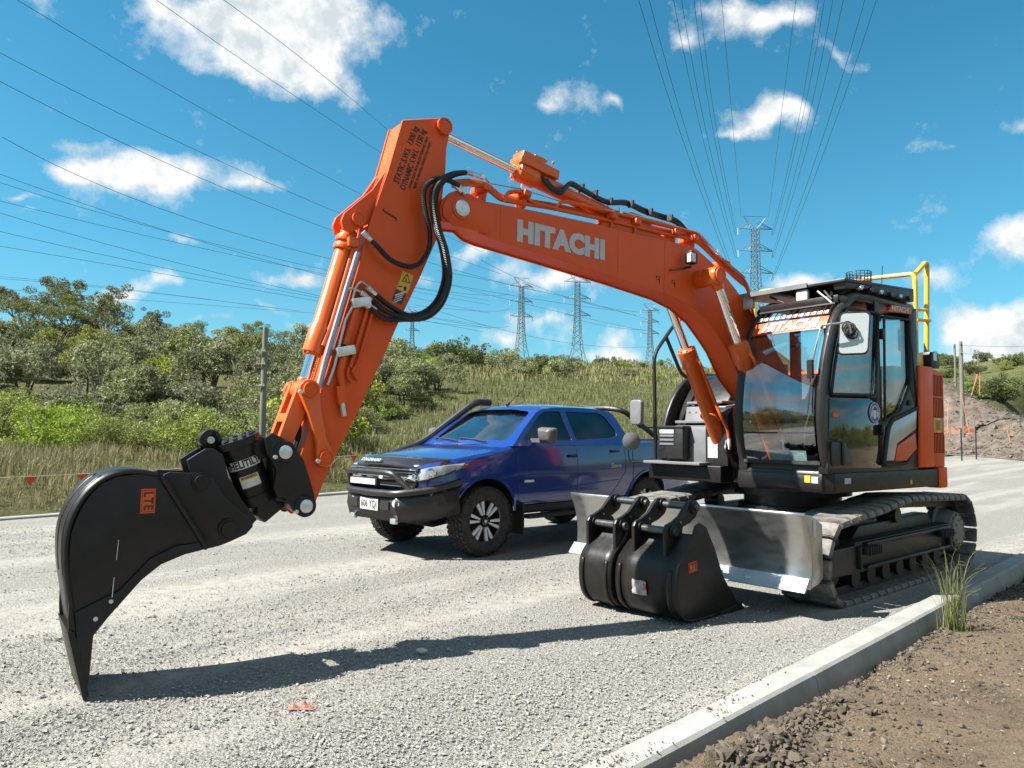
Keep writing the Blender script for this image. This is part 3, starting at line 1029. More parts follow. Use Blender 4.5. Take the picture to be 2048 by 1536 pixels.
pad_material()
PADM = pad_mesh()
for side in (1, -1):
    yc = .995 * side
    tr = MB()
    # track frame: side box with a raised rail, rounded idler yoke, top cover
    fr = [(-1.22, .26), (-1.22, .50), (1.10, .50), (1.10, .47), (1.55, .47), (1.58, .25), (1.10, .23)]
    tr.prism(fr, yc - .14, yc + .17)
    tr.box((-.06, yc + .19, .475), (2.02, .05, .035))
    tr.box((-.06, yc + .19, .275), (2.02, .05, .03))
    tr.box((1.08, yc + .19, .37), (.02, .05, .2))
    tr.box((-1.05, yc + .19, .37), (.02, .05, .2))
    tr.prism([(-1.0, .50), (-.9, .62), (.75, .60), (.9, .50)], yc - .1, yc + .05)
    track = under(tr.build('track', 'black_satin', exc, bevel=.008))
    ch = MB()                                       # link chain under the shoes
    rs_path = resample(track_path(), 94)
    for (p, d) in rs_path:
        nrm = Vector((-d.y, d.x))
        q = p - nrm * 0.0 + Vector((d.y, -d.x)) * 0
        ang = math.atan2(d.y, d.x)
        c = p + Vector((-d.y, d.x)) * .055
        ch.box((c.x, yc, c.y), (.078, .16, .07), Matrix.Rotation(-ang, 4, 'Y'))
    under(ch.build('chain', 'black_satin', exc)).parent = track
    track.children[0].rotation_euler = (0, 0, 0)
    for k, (p, d) in enumerate(resample(track_path(), 47)):
        o = bpy.data.objects.new('track_pad', PADM)
        COL.objects.link(o)
        o.parent = track
        ang = math.atan2(d.y, d.x)
        q = p + Vector((d.y, -d.x)) * .0
        # path runs over the top towards the rear: outward is to the right of travel
        o.matrix_local = Matrix.Translation((q.x, yc, q.y)) @ Matrix.Rotation(-ang, 4, 'Y') @ Matrix.Rotation(math.pi, 4, 'X')
    # sprocket, idler, rollers
    sp = MB()
    sp.rev((-1.42, yc - .05, .395), (0, side, 0), [(0, .30), (.06, .31), (.06, .24), (.16, .22), (.20, .205), (.20, .001)], 36)
    for k in range(12):
        a = 2 * math.pi * k / 12
        sp.cyl((-1.42 + .18 * math.cos(a), yc + side * .14, .395 + .18 * math.sin(a)), (-1.42 + .18 * math.cos(a), yc + side * .165, .395 + .18 * math.sin(a)), .014, n=8)
    s_o = sp.build('sprocket', 'sprocket_grey' if 'sprocket_grey' in MATS else 'grey_panel', track, smooth=30)
    dsc = MB()
    dsc.rev((-1.42, yc + side * .14, .395), (0, side, 0), [(0, .17), (.03, .17), (.045, .15), (.045, .001)], 28)
    for k in range(10):
        a = 2 * math.pi * k / 10
        dsc.cyl((-1.42 + .135 * math.cos(a), yc + side * .18, .395 + .135 * math.sin(a)), (-1.42 + .135 * math.cos(a), yc + side * .20, .395 + .135 * math.sin(a)), .012, n=6)
    dsc.build('drive_cover', 'hub_tan', track) if 'hub_tan' in MATS else dsc.build('drive_cover', M('hub_tan', (.30, .26, .2), .6, var=.2), track)
    idl = MB()
    idl.rev((1.40, yc - .06, .36), (0, 1, 0), [(0, .2), (.0, .27), (.04, .28), (.08, .28), (.12, .27), (.12, .2)], 32)
    idl.build('idler_wheel', 'black_satin', track)
    for k in range(7):
        ro = MB()
        x = -.95 + k * .32
        ro.rev((x, yc - .11, .17), (0, 1, 0), [(0, .05), (0, .085), (.05, .085), (.05, .07), (.17, .07), (.17, .085), (.22, .085), (.22, .05)], 18)
        ro.build('track_roller', 'black_satin', track)
    cr = MB()
    cr.rev((-.03, yc - .09, .655), (0, 1, 0), [(0, .06), (.0, .075), (.18, .075), (.18, .06)], 16)
    cr.build('carrier_roller', 'black_satin', track)
    for x in (.92, -.86):
        stp = MB()
        stp.box((x, yc + side * .225, .43), (.26, .07, .07))
        for j in range(6):
            stp.box((x - .11 + j * .044, yc + side * .268, .43), (.012, .02, .075))
        stp.build('track_step', 'black_satin', track, bevel=.004)
cen = MB()
cen.box((0, 0, .50), (1.1, 1.1, .26))
for sx, sy in ((1, 1), (1, -1), (-1, 1), (-1, -1)):
    cen.prism([(.25, -.14), (.25, .14), (1.0, .13), (1.0, -.10)], -.17, .17,
              tf=lambda a, b, c, sx=sx, sy=sy: (sx * (a * .55 + .1) + c * .8, sy * a * .86, .47 + b - a * .05))
under(cen.build('centre_frame', 'black_satin', exc, bevel=.01))
sw = MB()
sw.rev((0, 0, .60), (0, 0, 1), [(0, .56), (.09, .56), (.09, .50), (.20, .50), (.20, .60), (.34, .60)], 48)
sw.build('swing_bearing', 'black_satin', exc)

# dozer blade
bl = MB()
prof = [(2.085, .235), (2.06, .35), (2.055, .46), (2.075, .60), (2.12, .72), (2.165, .82)]
rows = []
for y in np.linspace(-1.245, 1.245, 13):
    rows.append([(x, float(y), z) for x, z in smooth_path([(a, 0, b) for a, b in prof], 4) for x, z in [(x.x, x.z)]] if False else [(p.x, float(y), p.z) for p in smooth_path([(a, 0, b) for a, b in prof], 4)])
bl.grid(rows)
blade = under(bl.build('blade', 'blade_steel', exc, solid=.02, smooth=60))
bk_ = MB()
bk_.prism([(1.90, .30), (1.90, .72), (2.03, .80), (2.14, .815), (2.06, .66), (2.035, .5), (2.05, .33)], -1.243, -1.215)
bk_.prism([(1.86, .30), (1.86, .72), (2.03, .80), (2.145, .815), (2.06, .66), (2.035, .5), (2.06, .24), (1.93, .26)], 1.215, 1.243)
bk_.box((1.97, 0, .62), (.12, 2.42, .12))
bk_.box((1.95, 0, .36), (.14, 2.42, .10))
for y in (-.55, .55):
    bk_.prism([(2.0, .34), (2.0, .66), (1.2, .56), (.55, .50), (.55, .40), (1.2, .40)], y - .06, y + .06)
b_o = under(bk_.build('blade_frame', 'blade_steel', exc, bevel=.006))
ce = MB()
ce.prism([(2.075, .30), (2.17, .215), (2.185, .225), (2.10, .325)], -1.25, 1.25)
ce_o = ce.build('cutting_edge', 'blade_edge', blade, bevel=.003)
for y in np.linspace(-1.05, 1.05, 8):
    bo = MB()
    q = Vector((2.14, y, .275))
    nrm = Vector((.66, 0, .75))
    bo.rev(q - nrm * .004, nrm, [(0, .024), (.006, .024), (.008, .018), (.006, .015), (.006, .001)], 14)
    bo.build('bolt', 'steel', blade)
st_ = MB()
st_.box((2.00, 1.246, .70), (.035, .004, .13))
under(st_.build('reflector', 'decal_white', exc))

# ---------------------------------------------------------------- upper body
pl = MB()
sk = [(1.30, .28), (1.30, 1.12), (1.22, 1.21), (-.87, 1.21)]
for a in np.linspace(math.atan2(1.19, -.87), math.pi + math.atan2(1.19, .87), 22):
    sk.append((1.485 * math.cos(a), 1.485 * math.sin(a)))
sk += [(-.87, -1.21), (.95, -1.21), (.95, -.20), (.75, -.20), (.75, .28)]
pl.prism(sk, .925, 1.10, tf=lambda a, b, c: (a, b, c))
pl.build('platform', 'black_paint', exc, bevel=.03, seg=3)
cb = MB()                                            # lower cab skirt under the windscreen
cb.prism([(1.30, .93), (1.315, 1.02), (1.29, 1.115), (1.1, 1.115), (1.1, .93)], .275, 1.14)
cb.build('cab_skirt', 'black_frame', exc, bevel=.012)
ck = MB()
ck.prism([(1.24, .12 - .02), (1.312, .02), (1.24, -.10)], 0, 1, tf=lambda a, b, c: (a, b + 1.18, .94 + c * .165))
tailc = MB()                                         # orange corner casting behind the skirt
arc = []
for a in np.linspace(math.atan2(1.2, -.70), math.pi * .86, 8):
    arc.append((1.50 * math.cos(a), 1.50 * math.sin(a)))
tailc.prism([(-.70, 1.225)] + arc[1:] + [(1.35 * math.cos(math.pi * .86), 1.35 * math.sin(math.pi * .86)), (-.70, 1.1)], .905, 1.115, tf=lambda a, b, c: (a, b, c))
tailc.build('corner_casting', 'orange', exc, bevel=.02, seg=3)
cwm = MB()                                           # counterweight, round zero-tail casting
cwp = [(-.55, 1.14)]
for a in np.linspace(math.atan2(1.15, -.90), math.pi + math.atan2(1.15, .90), 30):
    cwp.append((1.475 * math.cos(a), 1.475 * math.sin(a)))
cwp += [(-.55, -1.14)]
cwm.prism(cwp, 1.12, 2.06, tf=lambda a, b, c: (a, b, c))
cwm.build('counterweight', 'orange', exc, bevel=.05, seg=4)
hood = MB()
hood.prism([(-1.25, 2.05), (-1.2, 2.14), (-.45, 2.16), (-.42, 1.1), (-1.0, 1.1)], -.95, .92)
hood.build('engine_hood', 'orange', exc, bevel=.03, seg=3)
# left rear side door with louvres
door_s = MB()
door_s.prism([(-.305, 1.115), (-.335, 2.13), (-.62, 2.13), (-.60, 1.115)], 1.10, 1.222)
sd = door_s.build('side_door', 'orange', exc, bevel=.018, seg=3)
lv = MB()
lv.prism([(-.606, 1.115), (-.626, 2.115), (-.885, 2.09), (-.865, 1.115)], 1.06, 1.205)
lvo = lv.build('louvre_panel', 'orange', exc, bevel=.015, seg=2)
dk = M('louvre_dark', (.012, .009, .007), .8, var=.3)
for z0, z1 in ((1.84, 2.05), (1.62, 1.82), (1.26, 1.46)):
    rcs = MB()
    rcs.box((-.745, 1.2005, (z0 + z1) / 2), (.215, .014, z1 - z0))
    rcs.build('louvre_opening', dk, lvo)
    for k in range(7):
        sl = MB()
        x = -.645 - k * .033
        sl.box((x, 1.2095, (z0 + z1) / 2), (.011, .006, z1 - z0 - .012))
        sl.build('slat', 'orange', lvo)
ylw = MB()
ylw.box((-.70, 1.209, 1.54), (.16, .016, .15))
yo = ylw.build('isolator_box', 'decal_yellow', lvo, bevel=.006)
yi = MB()
yi.box((-.70, 1.2165, 1.54), (.10, .006, .10))
yi.build('isolator_recess', M('amber_dark', (.38, .2, .03), .5), lvo)
rs_ = MB()
rs_.box((-.81, 1.207, 1.545), (.05, .008, .15))
rs_.build('warning_label', M('label_redwhite', (.55, .22, .15), .5, var=.4, vs=30), lvo)

# right-hand tanks, tool box and steps
rt = MB()
rt.prism([(.90, 1.10), (.90, 1.50), (.72, 1.53), (.60, 1.54), (.56, 1.74), (.40, 1.76), (.30, 1.78), (.30, 1.1)], -.98, -.43)
rt.build('tool_box', 'grey_panel', exc, bevel=.012)
fb = MB()
fb.box((.965, -.82, 1.33), (.12, .36, .34))
fb.box((.965, -.82, 1.505), (.14, .38, .025))
fbo = fb.build('battery_box', 'black_satin', exc, bevel=.008)
for k in range(4):
    g = MB()
    g.box((1.03, -.86, 1.455 - k * .045), (.008, .20, .022 if k else .04))
    g.build('vent_slot', 'decal_white' if k == 0 else 'grey_panel', fbo)
stp = MB()
stp.box((.62, -.72, 1.565), (.30, .50, .03))
stp.box((.42, -.72, 1.785), (.30, .50, .03))
stp.box((.95, -.78, 1.115), (.24, .80, .03))
stp.build('step_plates', 'grey_panel', exc, bevel=.006)
for k in range(10):
    kb = MB()
    kb.cyl((.545 + .006 * (k % 3), -.92 + (k % 5) * .095, 1.60 + (k // 5) * .07), (.575, -.92 + (k % 5) * .095, 1.60 + (k // 5) * .07), .016, n=10)
    kb.build('grip_stud', 'steel', exc)
arcs = []
for a in np.linspace(0, 90, 12):
    arcs.append((.02 + .74 * math.cos(rad(a)), 1.15 + 1.02 * math.sin(rad(a))))
rh = MB()
rh.prism([(-.42, 1.1), (.76, 1.1)] + arcs + [(-.42, 2.18)], -1.235, -1.17)
rh.prism([(p[0] - .16, p[1] - .02) for p in [(-.30, 1.14), (.74, 1.14)] + arcs[1:-1] + [(-.30, 2.14)]], -1.17, -.50)
rh.build('right_cover', 'black_frame', exc, bevel=.02, seg=3)
bm_ = MB()
bm_.prism([(.30, 1.1), (.30, 1.5), (-.2, 2.1), (-.5, 2.12), (-.5, 1.1)], -.60, .20)
bm_.build('pump_cover', 'black_satin', exc, bevel=.01)
lbl = MB()
lbl.box((.905, -.335, 1.29), (.004, .13, .22))
fp = MB()
fp.prism([(.78, 1.1), (.90, 1.1), (.90, 1.62), (.80, 1.72)], -.43, -.15)
fp.build('front_guard', 'black_satin', exc, bevel=.01)
lbl.build('service_label', M('label_pink', (.55, .48, .50), .5, var=.35, vs=40), exc)
# beacon between boom and hood
bs = MB()
bs.box((-.05, -.28, 2.12), (.25, .3, .2))
bs.build('lamp_base', 'black_satin', exc, bevel=.01)
bb = MB()
bb.rev((.05, -.28, 2.22), (0, 0, 1), [(0, .075), (.17, .07), (.17, .001)], 20)
bb.build('strobe_body', 'decal_yellow', exc)
bb = MB()
bb.rev((.05, -.28, 2.39), (0, 0, 1), [(0, .085), (.09, .082), (.105, .07), (.105, .001)], 20)
bb.build('strobe_lens', 'lamp_red', exc)
# right-hand hand rail with mirrors
hr = MB()
hr.tube(bend_path([(.86, -1.20, 1.02), (.84, -1.20, 1.12), (.86, -1.20, 2.35), (.52, -1.20, 2.72), (.10, -1.05, 3.10), (-.3, -1.0, 3.2)], .12), .022, 10)
hr.tube(bend_path([(.66, -1.20, 2.58), (.40, -1.18, 2.12), (.25, -1.05, 2.06), (.22, -.95, 1.98), (.22, -.95, 1.76)], .1), .022, 10)
hr.build('hand_rail', 'black_frame', exc)
mr = MB()
mr.tube(bend_path([(.86, -1.20, 1.50), (.98, -1.34, 1.50), (1.0, -1.36, 1.58), (1.0, -1.36, 1.72)], .04), .009, 8)
mr.tube(bend_path([(.86, -1.20, 1.10), (1.02, -1.42, 1.10), (1.04, -1.44, 1.16), (1.04, -1.44, 1.33)], .04), .009, 8)
mro = mr.build('mirror_bracket', 'black_frame', exc)
mh = MB()
mh.prism(round_poly([(-.085, -.14), (.085, -.14), (.095, .15), (-.095, .15)], .05), -.03, .03, tf=lambda a, b, c: (1.0 + c, -1.34 + a, 1.67 + b))
mh.build('mirror_housing', 'grey_panel', exc, bevel=.018, seg=3)
mh = MB()
mh.rev((1.03, -1.40, 1.34), (.5, .9, 0), [(-.03, .02), (-.03, .09), (0, .105), (.012, .105), (.03, .06), (.034, .001)], 22)
mh.build('convex_mirror', 'grey_panel', exc)

# ---------------------------------------------------------------- cab
cab = empty('cab', parent=exc)
Y0, Y1 = .28, 1.20
FPROF = [(1.285, 1.10), (1.34, 1.30), (1.37, 1.54), (1.355, 1.80), (1.295, 2.08), (1.17, 2.40), (1.03, 2.58), (.86, 2.69)]
FP = [(p.x, p.z) for p in smooth_path([(a, 0, b) for a, b in FPROF], 4)]


def fx(z):
    return float(np.interp(z, [b for a, b in FP], [a for a, b in FP]))


def pillar(y, yy, r=.042):
    mb = MB()
    rows = []
    for (x, z) in FP:
        rows.append([(x - .015, y + yy * .045, z), (x + .004, y + yy * .02, z), (x, y - yy * .012, z), (x - .05, y - yy * .048, z), (x - .12, y - yy * .05, z), (x - .125, y + yy * .04, z)])
    nc = 6
    for i in range(len(rows)):
        rows[i].append(rows[i][0])
    mb.grid(rows)
    return mb


fr = MB()
for y, s in ((Y0 + .05, -1), (Y1 - .05, 1)):
    m_ = pillar(y, s)
    fr.add(m_.v, m_.f)
    # roof rail, sill, rear post and mid post
    fr.tube(bend_path([(.98, y, 2.62), (.80, y, 2.705), (.55, y, 2.72), (-.30, y, 2.70)], .06), .05, 10)
    fr.box((.5, y, 1.14), (1.6, .09, .09))
    fr.prism([(-.33, 1.10), (-.345, 2.70), (-.20, 2.70), (-.19, 1.10)], y - .045, y + .045)
    fr.prism([(.36, 1.10), (.365, 2.70), (.445, 2.70), (.45, 1.10)], y - .040, y + .040)
fr.box((.95, (Y0 + Y1) / 2, 2.655), (.12, Y1 - Y0 - .1, .07))
fr.box((-.30, (Y0 + Y1) / 2, 2.66), (.08, Y1 - Y0 - .1, .10))
fr.box((-.30, (Y0 + Y1) / 2, 1.45), (.06, Y1 - Y0 - .1, .72))
fr.box((1.22, (Y0 + Y1) / 2, 1.145), (.10, Y1 - Y0 - .1, .07))
fr.box((.5, (Y0 + Y1) / 2, 1.12), (1.55, Y1 - Y0 - .1, .04))
fr.prism([(-.33, 1.10), (-.34, 1.62), (-.18, 1.9), (-.19, 2.6), (-.345, 2.7)], Y1 - .055, Y1 - .0)
frame_o = fr.build('frame', 'black_frame', cab, bevel=.008, seg=2, smooth=40)
rf = MB()
rf.prism([(.93, 2.66), (.80, 2.735), (.5, 2.76), (-.33, 2.745), (-.345, 2.66)], Y0 + .02, Y1 - .02)
rf.build('roof', 'black_satin', cab, bevel=.012)
# windscreen: upper and lower pane
for nm, z0, z1 in (('windscreen', 1.455, 2.56), ('lower_windscreen', 1.20, 1.44)):
    g = MB()
    rows = []
    for z in np.linspace(z0, z1, 14):
        rows.append([(fx(float(z)) - .02 + .018 * (1 - ((y - .74) / .38) ** 2), float(y), float(z)) for y in np.linspace(Y0 + .095, Y1 - .095, 9)])
    g.grid(rows)
    g.build(nm, 'cab_glass', cab, smooth=60)
gs = MB()
gs.box((fx(1.447) - .008, .74, 1.447), (.02, .76, .016))
gs.build('window_seal', 'rubber', cab)
gs = MB()
gs.box((fx(1.185) - .012, .74, 1.185), (.03, .78, .03))
gs.build('window_seal', 'rubber', cab)
# film sheet with text lying in the lower window
shp = MB()
shp.add([(1.262, .60, 1.20), (1.268, .98, 1.20), (1.282, .98, 1.29), (1.276, .60, 1.29)], [(0, 1, 2, 3)])
shp.build('paper_sheet', M('paper_teal', (.40, .52, .50), .5, var=.25, vs=30), cab)
# orange sun strip with lettering at the top of the windscreen
sn = MB()
rows = []
for z in np.linspace(2.375, 2.495, 6):
    rows.append([(fx(float(z)) + .006 + .012 * (1 - ((y - .74) / .38) ** 2), float(y), float(z)) for y in np.linspace(Y0 + .085, Y1 - .07, 9)])
sn.grid(rows)
sn.build('sun_strip', 'decal_orange', cab, smooth=60)
hl_ = text_mesh('lettering', 'HITACHI', .118, 'white_print', basis((0, .755, 2.436), (0, 1, 0), (0, 0, 1)), cab, .002, .006, 0.12, 1.05, 1.18)
for v_ in hl_.data.vertices:
    v_.co.x = fx(v_.co.z) + .012 + .012 * (1 - ((v_.co.y - .74) / .38) ** 2) + v_.co.x
gr = MB()                                            # guard grille over the top edge of the glass
for k in range(13):
    y = Y0 + .10 + k * .062
    gr.tube([(fx(2.51) + .03, y, 2.51), (fx(2.56) + .035, y, 2.56), (fx(2.61) + .03, y, 2.61)], .006, 6)
gr.tube([(fx(2.512) + .03, Y0 + .06, 2.512), (fx(2.512) + .03, Y1 - .06, 2.512)], .006, 6)
gr.tube([(fx(2.60) + .03, Y0 + .06, 2.61), (fx(2.60) + .03, Y1 - .06, 2.61)], .014, 6)
gr.build('guard_grille', 'black_frame', cab)
gp = MB()
gp.add([(fx(2.52) + .012, Y0 + .1, 2.52), (fx(2.52) + .012, Y1 - .1, 2.52), (fx(2.555) + .012, Y1 - .1, 2.555), (fx(2.555) + .012, Y0 + .1, 2.555)], [(0, 1, 2, 3)])
gp.build('grille_backing', 'decal_white', cab)
# wiper
wp = MB()
wp.tube([(1.19, 1.085, 2.40), (1.335, 1.08, 2.0), (1.40, 1.075, 1.62)], .006, 6)
wp.tube([(1.20, 1.10, 2.40), (1.34, 1.095, 2.1), (1.385, 1.09, 1.8)], .005, 6)
wp.box((1.385, 1.10, 2.0), (.03, .05, .16))
wp.build('wiper', 'black_frame', cab)
# door and side glass, outlines measured on the cab's side plane
SY = Y1 + .002
door_glass = EX.XZ([(1691, 622), (1700, 617), (1757, 627), (1751, 790), (1663, 788), (1668, 740), (1676, 690)], SY)
d_ = MB()
d_.prism(inset(door_glass, -.008), SY - .028, SY - .018)
d_.build('door_window', 'cab_side_glass', cab)
seal = MB()
sp_ = [(x, SY + .000, z) for x, z in round_poly(door_glass, .03)]
seal.tube(sp_, .013, 6, closed=True)
seal.build('door_seal', 'rubber', cab)
low = EX.XZ([(1661, 795), (1740, 797), (1760, 812), (1764, 936), (1658, 938)], SY)
d_ = MB()
d_.prism(low, SY - .03, SY - .004)
dro = d_.build('door', 'door_gloss' if 'door_gloss' in MATS else M('door_gloss', (.012, .013, .012), .08, coat=.6, var=.2), cab, bevel=.008)
hd = EX.XZ([(1660, 882), (1686, 888), (1701, 905), (1703, 930), (1662, 932)], SY)
h_ = MB()
h_.prism(round_poly(hd, .03), SY - .006, SY + .012)
ho = h_.build('latch_plate', 'black_satin', cab, bevel=.004)
h_ = MB()
h_.box(tuple(EX.P(1688, 908, 1, SY + .02)), (.055, .02, .20))
h_.build('door_handle', 'black_frame', cab, bevel=.01, seg=3)
hg = MB()
for vv in (668, 860):
    hg.box(tuple(EX.P(1764, vv, 1, SY + .012)), (.035, .04, .10))
hg.build('hinge', 'black_frame', cab, bevel=.006)
qg = EX.XZ([(1768, 632), (1819, 640), (1822, 760), (1800, 822), (1770, 842)], SY)
q_ = MB()
q_.prism(inset(qg, -.012), SY - .03, SY - .02)
q_.build('quarter_window', 'cab_side_glass', cab)
q_ = MB()
q_.tube([(x, SY, z) for x, z in round_poly(qg, .02)], .012, 6, closed=True)
q_.build('quarter_seal', 'rubber', cab)
low2 = EX.XZ([(1766, 846), (1800, 826), (1826, 765), (1838, 762), (1838, 938), (1766, 938)], SY)
q_ = MB()
q_.prism(low2, SY - .05, SY - .006)
q_.build('rear_panel', 'black_frame', cab, bevel=.008)
tr_ = EX.XZ([(1831, 821), (1830, 858), (1792, 887), (1786, 921), (1771, 921), (1780, 856), (1786, 844)], SY)
q_ = MB()
q_.prism(tr_, SY - .004, SY + .012)
q_.build('silver_trim', 'silver_trim', cab, bevel=.004)
tr_ = EX.XZ([(1828, 866), (1793, 891), (1788, 921), (1811, 921), (1831, 897)], SY)
q_ = MB()
q_.prism(tr_, SY - .004, SY + .014)
q_.build('orange_trim', 'decal_orange', cab, bevel=.004)
edge = EX.XZ([(1836, 815), (1785, 838), (1774, 858), (1767, 930)], SY)
q_ = MB()
q_.tube([(x, SY + .004, z) for x, z in edge], .016, 6)
q_.tube([(x, SY + .004, z) for x, z in EX.XZ([(1832, 898), (1812, 927), (1768, 930)], SY)], .014, 6)
q_.build('trim_edge', 'rubber', cab)
bt = EX.P(1818, 805, 1, SY)
q_ = MB()
q_.cyl((bt.x, SY - .01, bt.z), (bt.x, SY + .012, bt.z), .028, n=18)
q_.build('plug', 'rubber', cab)
# small lettering plate over the quarter window
lp = EX.XZ([(1782, 610), (1823, 616), (1822, 629), (1778, 621)], SY)
q_ = MB()
q_.prism(lp, SY - .03, SY + .004)
q_.build('name_plate', 'decal_orange', cab)
c_ = EX.P(1801, 619, 1, SY + .006)
tx = (EX.P(1820, 622, 1, SY) - EX.P(1782, 615, 1, SY))
text_mesh('lettering', 'HITACHI', .075, 'decal_white', basis(c_, tx, (0, 0, 1)), cab, .001, .001, 0, 1.0, 1.12)
# round blue ear protection sign on the door
c_ = EX.P(1749, 825, 1, SY + .0)
q_ = MB()
q_.rev((c_.x, SY - .004, c_.z), (0, 1, 0), [(0, .098), (.006, .098), (.006, .001)], 32)
q_.build('ear_protection_sign', 'decal_blue', cab)
q_ = MB()
q_.tube([(c_.x + .088 * math.cos(a), SY + .003, c_.z + .088 * math.sin(a)) for a in np.linspace(0, 2 * math.pi, 32, endpoint=False)], .004, 5, closed=True)
q_.tube([(c_.x + .055 * math.cos(a), SY + .003, c_.z + .005 + .055 * math.sin(a)) for a in np.linspace(.15, math.pi - .15, 12)], .007, 5)
q_.box((c_.x - .052, SY + .003, c_.z - .018), (.026, .004, .05))
q_.box((c_.x + .052, SY + .003, c_.z - .018), (.026, .004, .05))
q_.prism(round_poly([(c_.x - .03, c_.z + .02), (c_.x + .03, c_.z + .02), (c_.x + .018, c_.z - .06), (c_.x - .018, c_.z - .06)], .01), SY + .001, SY + .004)
q_.build('sign_pictogram', 'decal_white', cab)
c_ = EX.P(1671, 838, 1, SY)
q_ = MB()
q_.box((c_.x, SY + .0, c_.z + .035), (.09, .004, .035))
q_.build('orange_label', 'decal_orange', cab)
# grab rail and mirror on the left pillar
q_ = MB()
q_.tube(bend_path([(1.32, 1.17, 2.36), (1.38, 1.22, 2.37), (1.30, 1.36, 2.385), (1.24, 1.38, 2.38), (1.22, 1.38, 2.30)], .03), .010, 8)
q_.build('mirror_arm', 'steel', cab)
mc = EX.P(1708, 667, 1, 1.38)
mm = basis(mc, (.60, .80, 0), (0, 0, 1))           # mirror face looks forward and a little outwards
hs = MB()
shape = round_poly([(-.155, -.185), (.125, -.185), (.155, .185), (-.125, .19)], .05)
hs.v += []
n_ = len(shape)
Rm = basis((mc.x, mc.y, mc.z), Vector((-.46, .86, .0)), (0, 0, 1))
for dz, k in ((-.055, .78), (-.03, .97), (.0, 1.0), (.012, .97)):
    hs.v += [tuple(Rm @ Vector((a * k * .88, b * k, dz))) for a, b in shape]
for r_ in range(3):
    hs.f += [(r_ * n_ + i, r_ * n_ + (i + 1) % n_, (r_ + 1) * n_ + (i + 1) % n_, (r_ + 1) * n_ + i) for i in range(n_)]
hs.f += [tuple(range(n_)), tuple(range(3 * n_, 4 * n_))]
hs.build('mirror_housing', 'black_satin', cab, smooth=40)
mg = MB()
mg.v += [tuple(Rm @ Vector((a * .90 * .88, b * .92, .016))) for a, b in shape]
mg.f += [tuple(range(n_))]
mg.build('mirror_glass', 'mirror_sky_tone' if 'mirror_sky_tone' in MATS else M('mirror_sky_tone', (.62, .64, .62), .25, metal=.3, var=.03), cab)  # pale base colour stands in for bright sky mirrored in the glass
cl = MB()
random.seed(3)
for k in range(5):
    cc = Rm @ Vector((-.02 + random.uniform(-.03, .03), .03 + random.uniform(-.03, .03), .035))
    cl.tube([cc + (Rm.to_3x3() @ Vector((.04 * math.cos(a), .05 * math.sin(a), .012 * math.sin(2 * a + k)))) for a in np.linspace(0, 2 * math.pi, 14, endpoint=False)], .008, 5, closed=True)
cl.build('coiled_cable', 'rubber', cab)
# roof guard, lamps, beacon cage, aerials
rg = MB()
rg.prism([(1.02, 2.80), (1.02, 2.83), (.55, 2.85), (-.25, 2.885), (-.25, 2.86), (.55, 2.815)], .05, 1.225)
rg.prism([(.55, 2.76), (.55, 2.84), (-.25, 2.875), (-.25, 2.755)], 1.02, 1.225)
rg.prism([(.98, 2.74), (1.0, 2.80), (.5, 2.83), (.5, 2.79)], 1.10, 1.215)
rg.prism([(.25, 2.72), (.25, 2.82), (-.25, 2.87), (-.25, 2.72)], .3, .5)
rgo = rg.build('roof_guard', 'navy_guard' if 'navy_guard' in MATS else M('navy_guard', (.022, .024, .030), .42, var=.15, dust=.1), cab, bevel=.006)
le = MB()
le.box((1.028, .46, 2.818), (.014, .80, .042))
le.build('guard_edge', 'grey_panel', rgo)
for y in (.19, .79):
    lm = MB()
    lm.box((.985, y, 2.735), (.05, .12, .105))
    lo = lm.build('work_lamp', 'decal_white', cab, bevel=.014, seg=3)
for k in range(6):
    lm = MB()
    x = .78 - k * .18
    lm.cyl((x, 1.20, 2.765 + .002 * k), (x, 1.25, 2.765 + .002 * k), .022, n=10)
    lm.box((x - .05, 1.215, 2.785), (.05, .03, .03))
    lm.build('guard_clamp', 'black_frame' if k % 2 else 'steel', cab, bevel=.004)
for k in range(3):
    lm = MB()
    lm.tube([(.96 - .06 * k, .42 + .2 * k, 2.78), (.99, .60 + .2 * k, 2.69)], .010, 6)
    lm.build('bracket', 'black_frame', cab)
    lm = MB()
    lm.tube([(1.0 - .03 * k, .95 + .05 * k, 2.75), (1.02, 1.10, 2.62 + .03 * k)], .012, 6)
    lm.build('bracket', 'black_frame', cab)
lm = MB()
lm.rev((.24, .93, 2.86), (0, 0, 1), [(0, .055), (.085, .05), (.10, .04), (.10, .001)], 20)
lm.build('beacon_lens', 'lamp_amber', cab)
cgx = MB()
for k in range(20):
    a = 2 * math.pi * k / 20
    cgx.tube([(.24 + .115 * math.cos(a), .93 + .115 * math.sin(a), 2.855), (.24 + .115 * math.cos(a), .93 + .115 * math.sin(a), 3.03)], .0035, 5)
for z in np.linspace(2.87, 3.03, 7):
    cgx.tube([(.24 + .115 * math.cos(a), .93 + .115 * math.sin(a), float(z)) for a in np.linspace(0, 2 * math.pi, 24, endpoint=False)], .0035, 5, closed=True)
cgx.build('beacon_cage', 'black_frame', cab)
an = MB()
an.cyl((.30, .72, 2.83), (.30, .72, 2.98), .006, n=6)
an.cyl((-.02, 1.02, 2.86), (-.03, 1.03, 3.12), .004, n=6)
an.build('aerial', 'black_frame', cab)
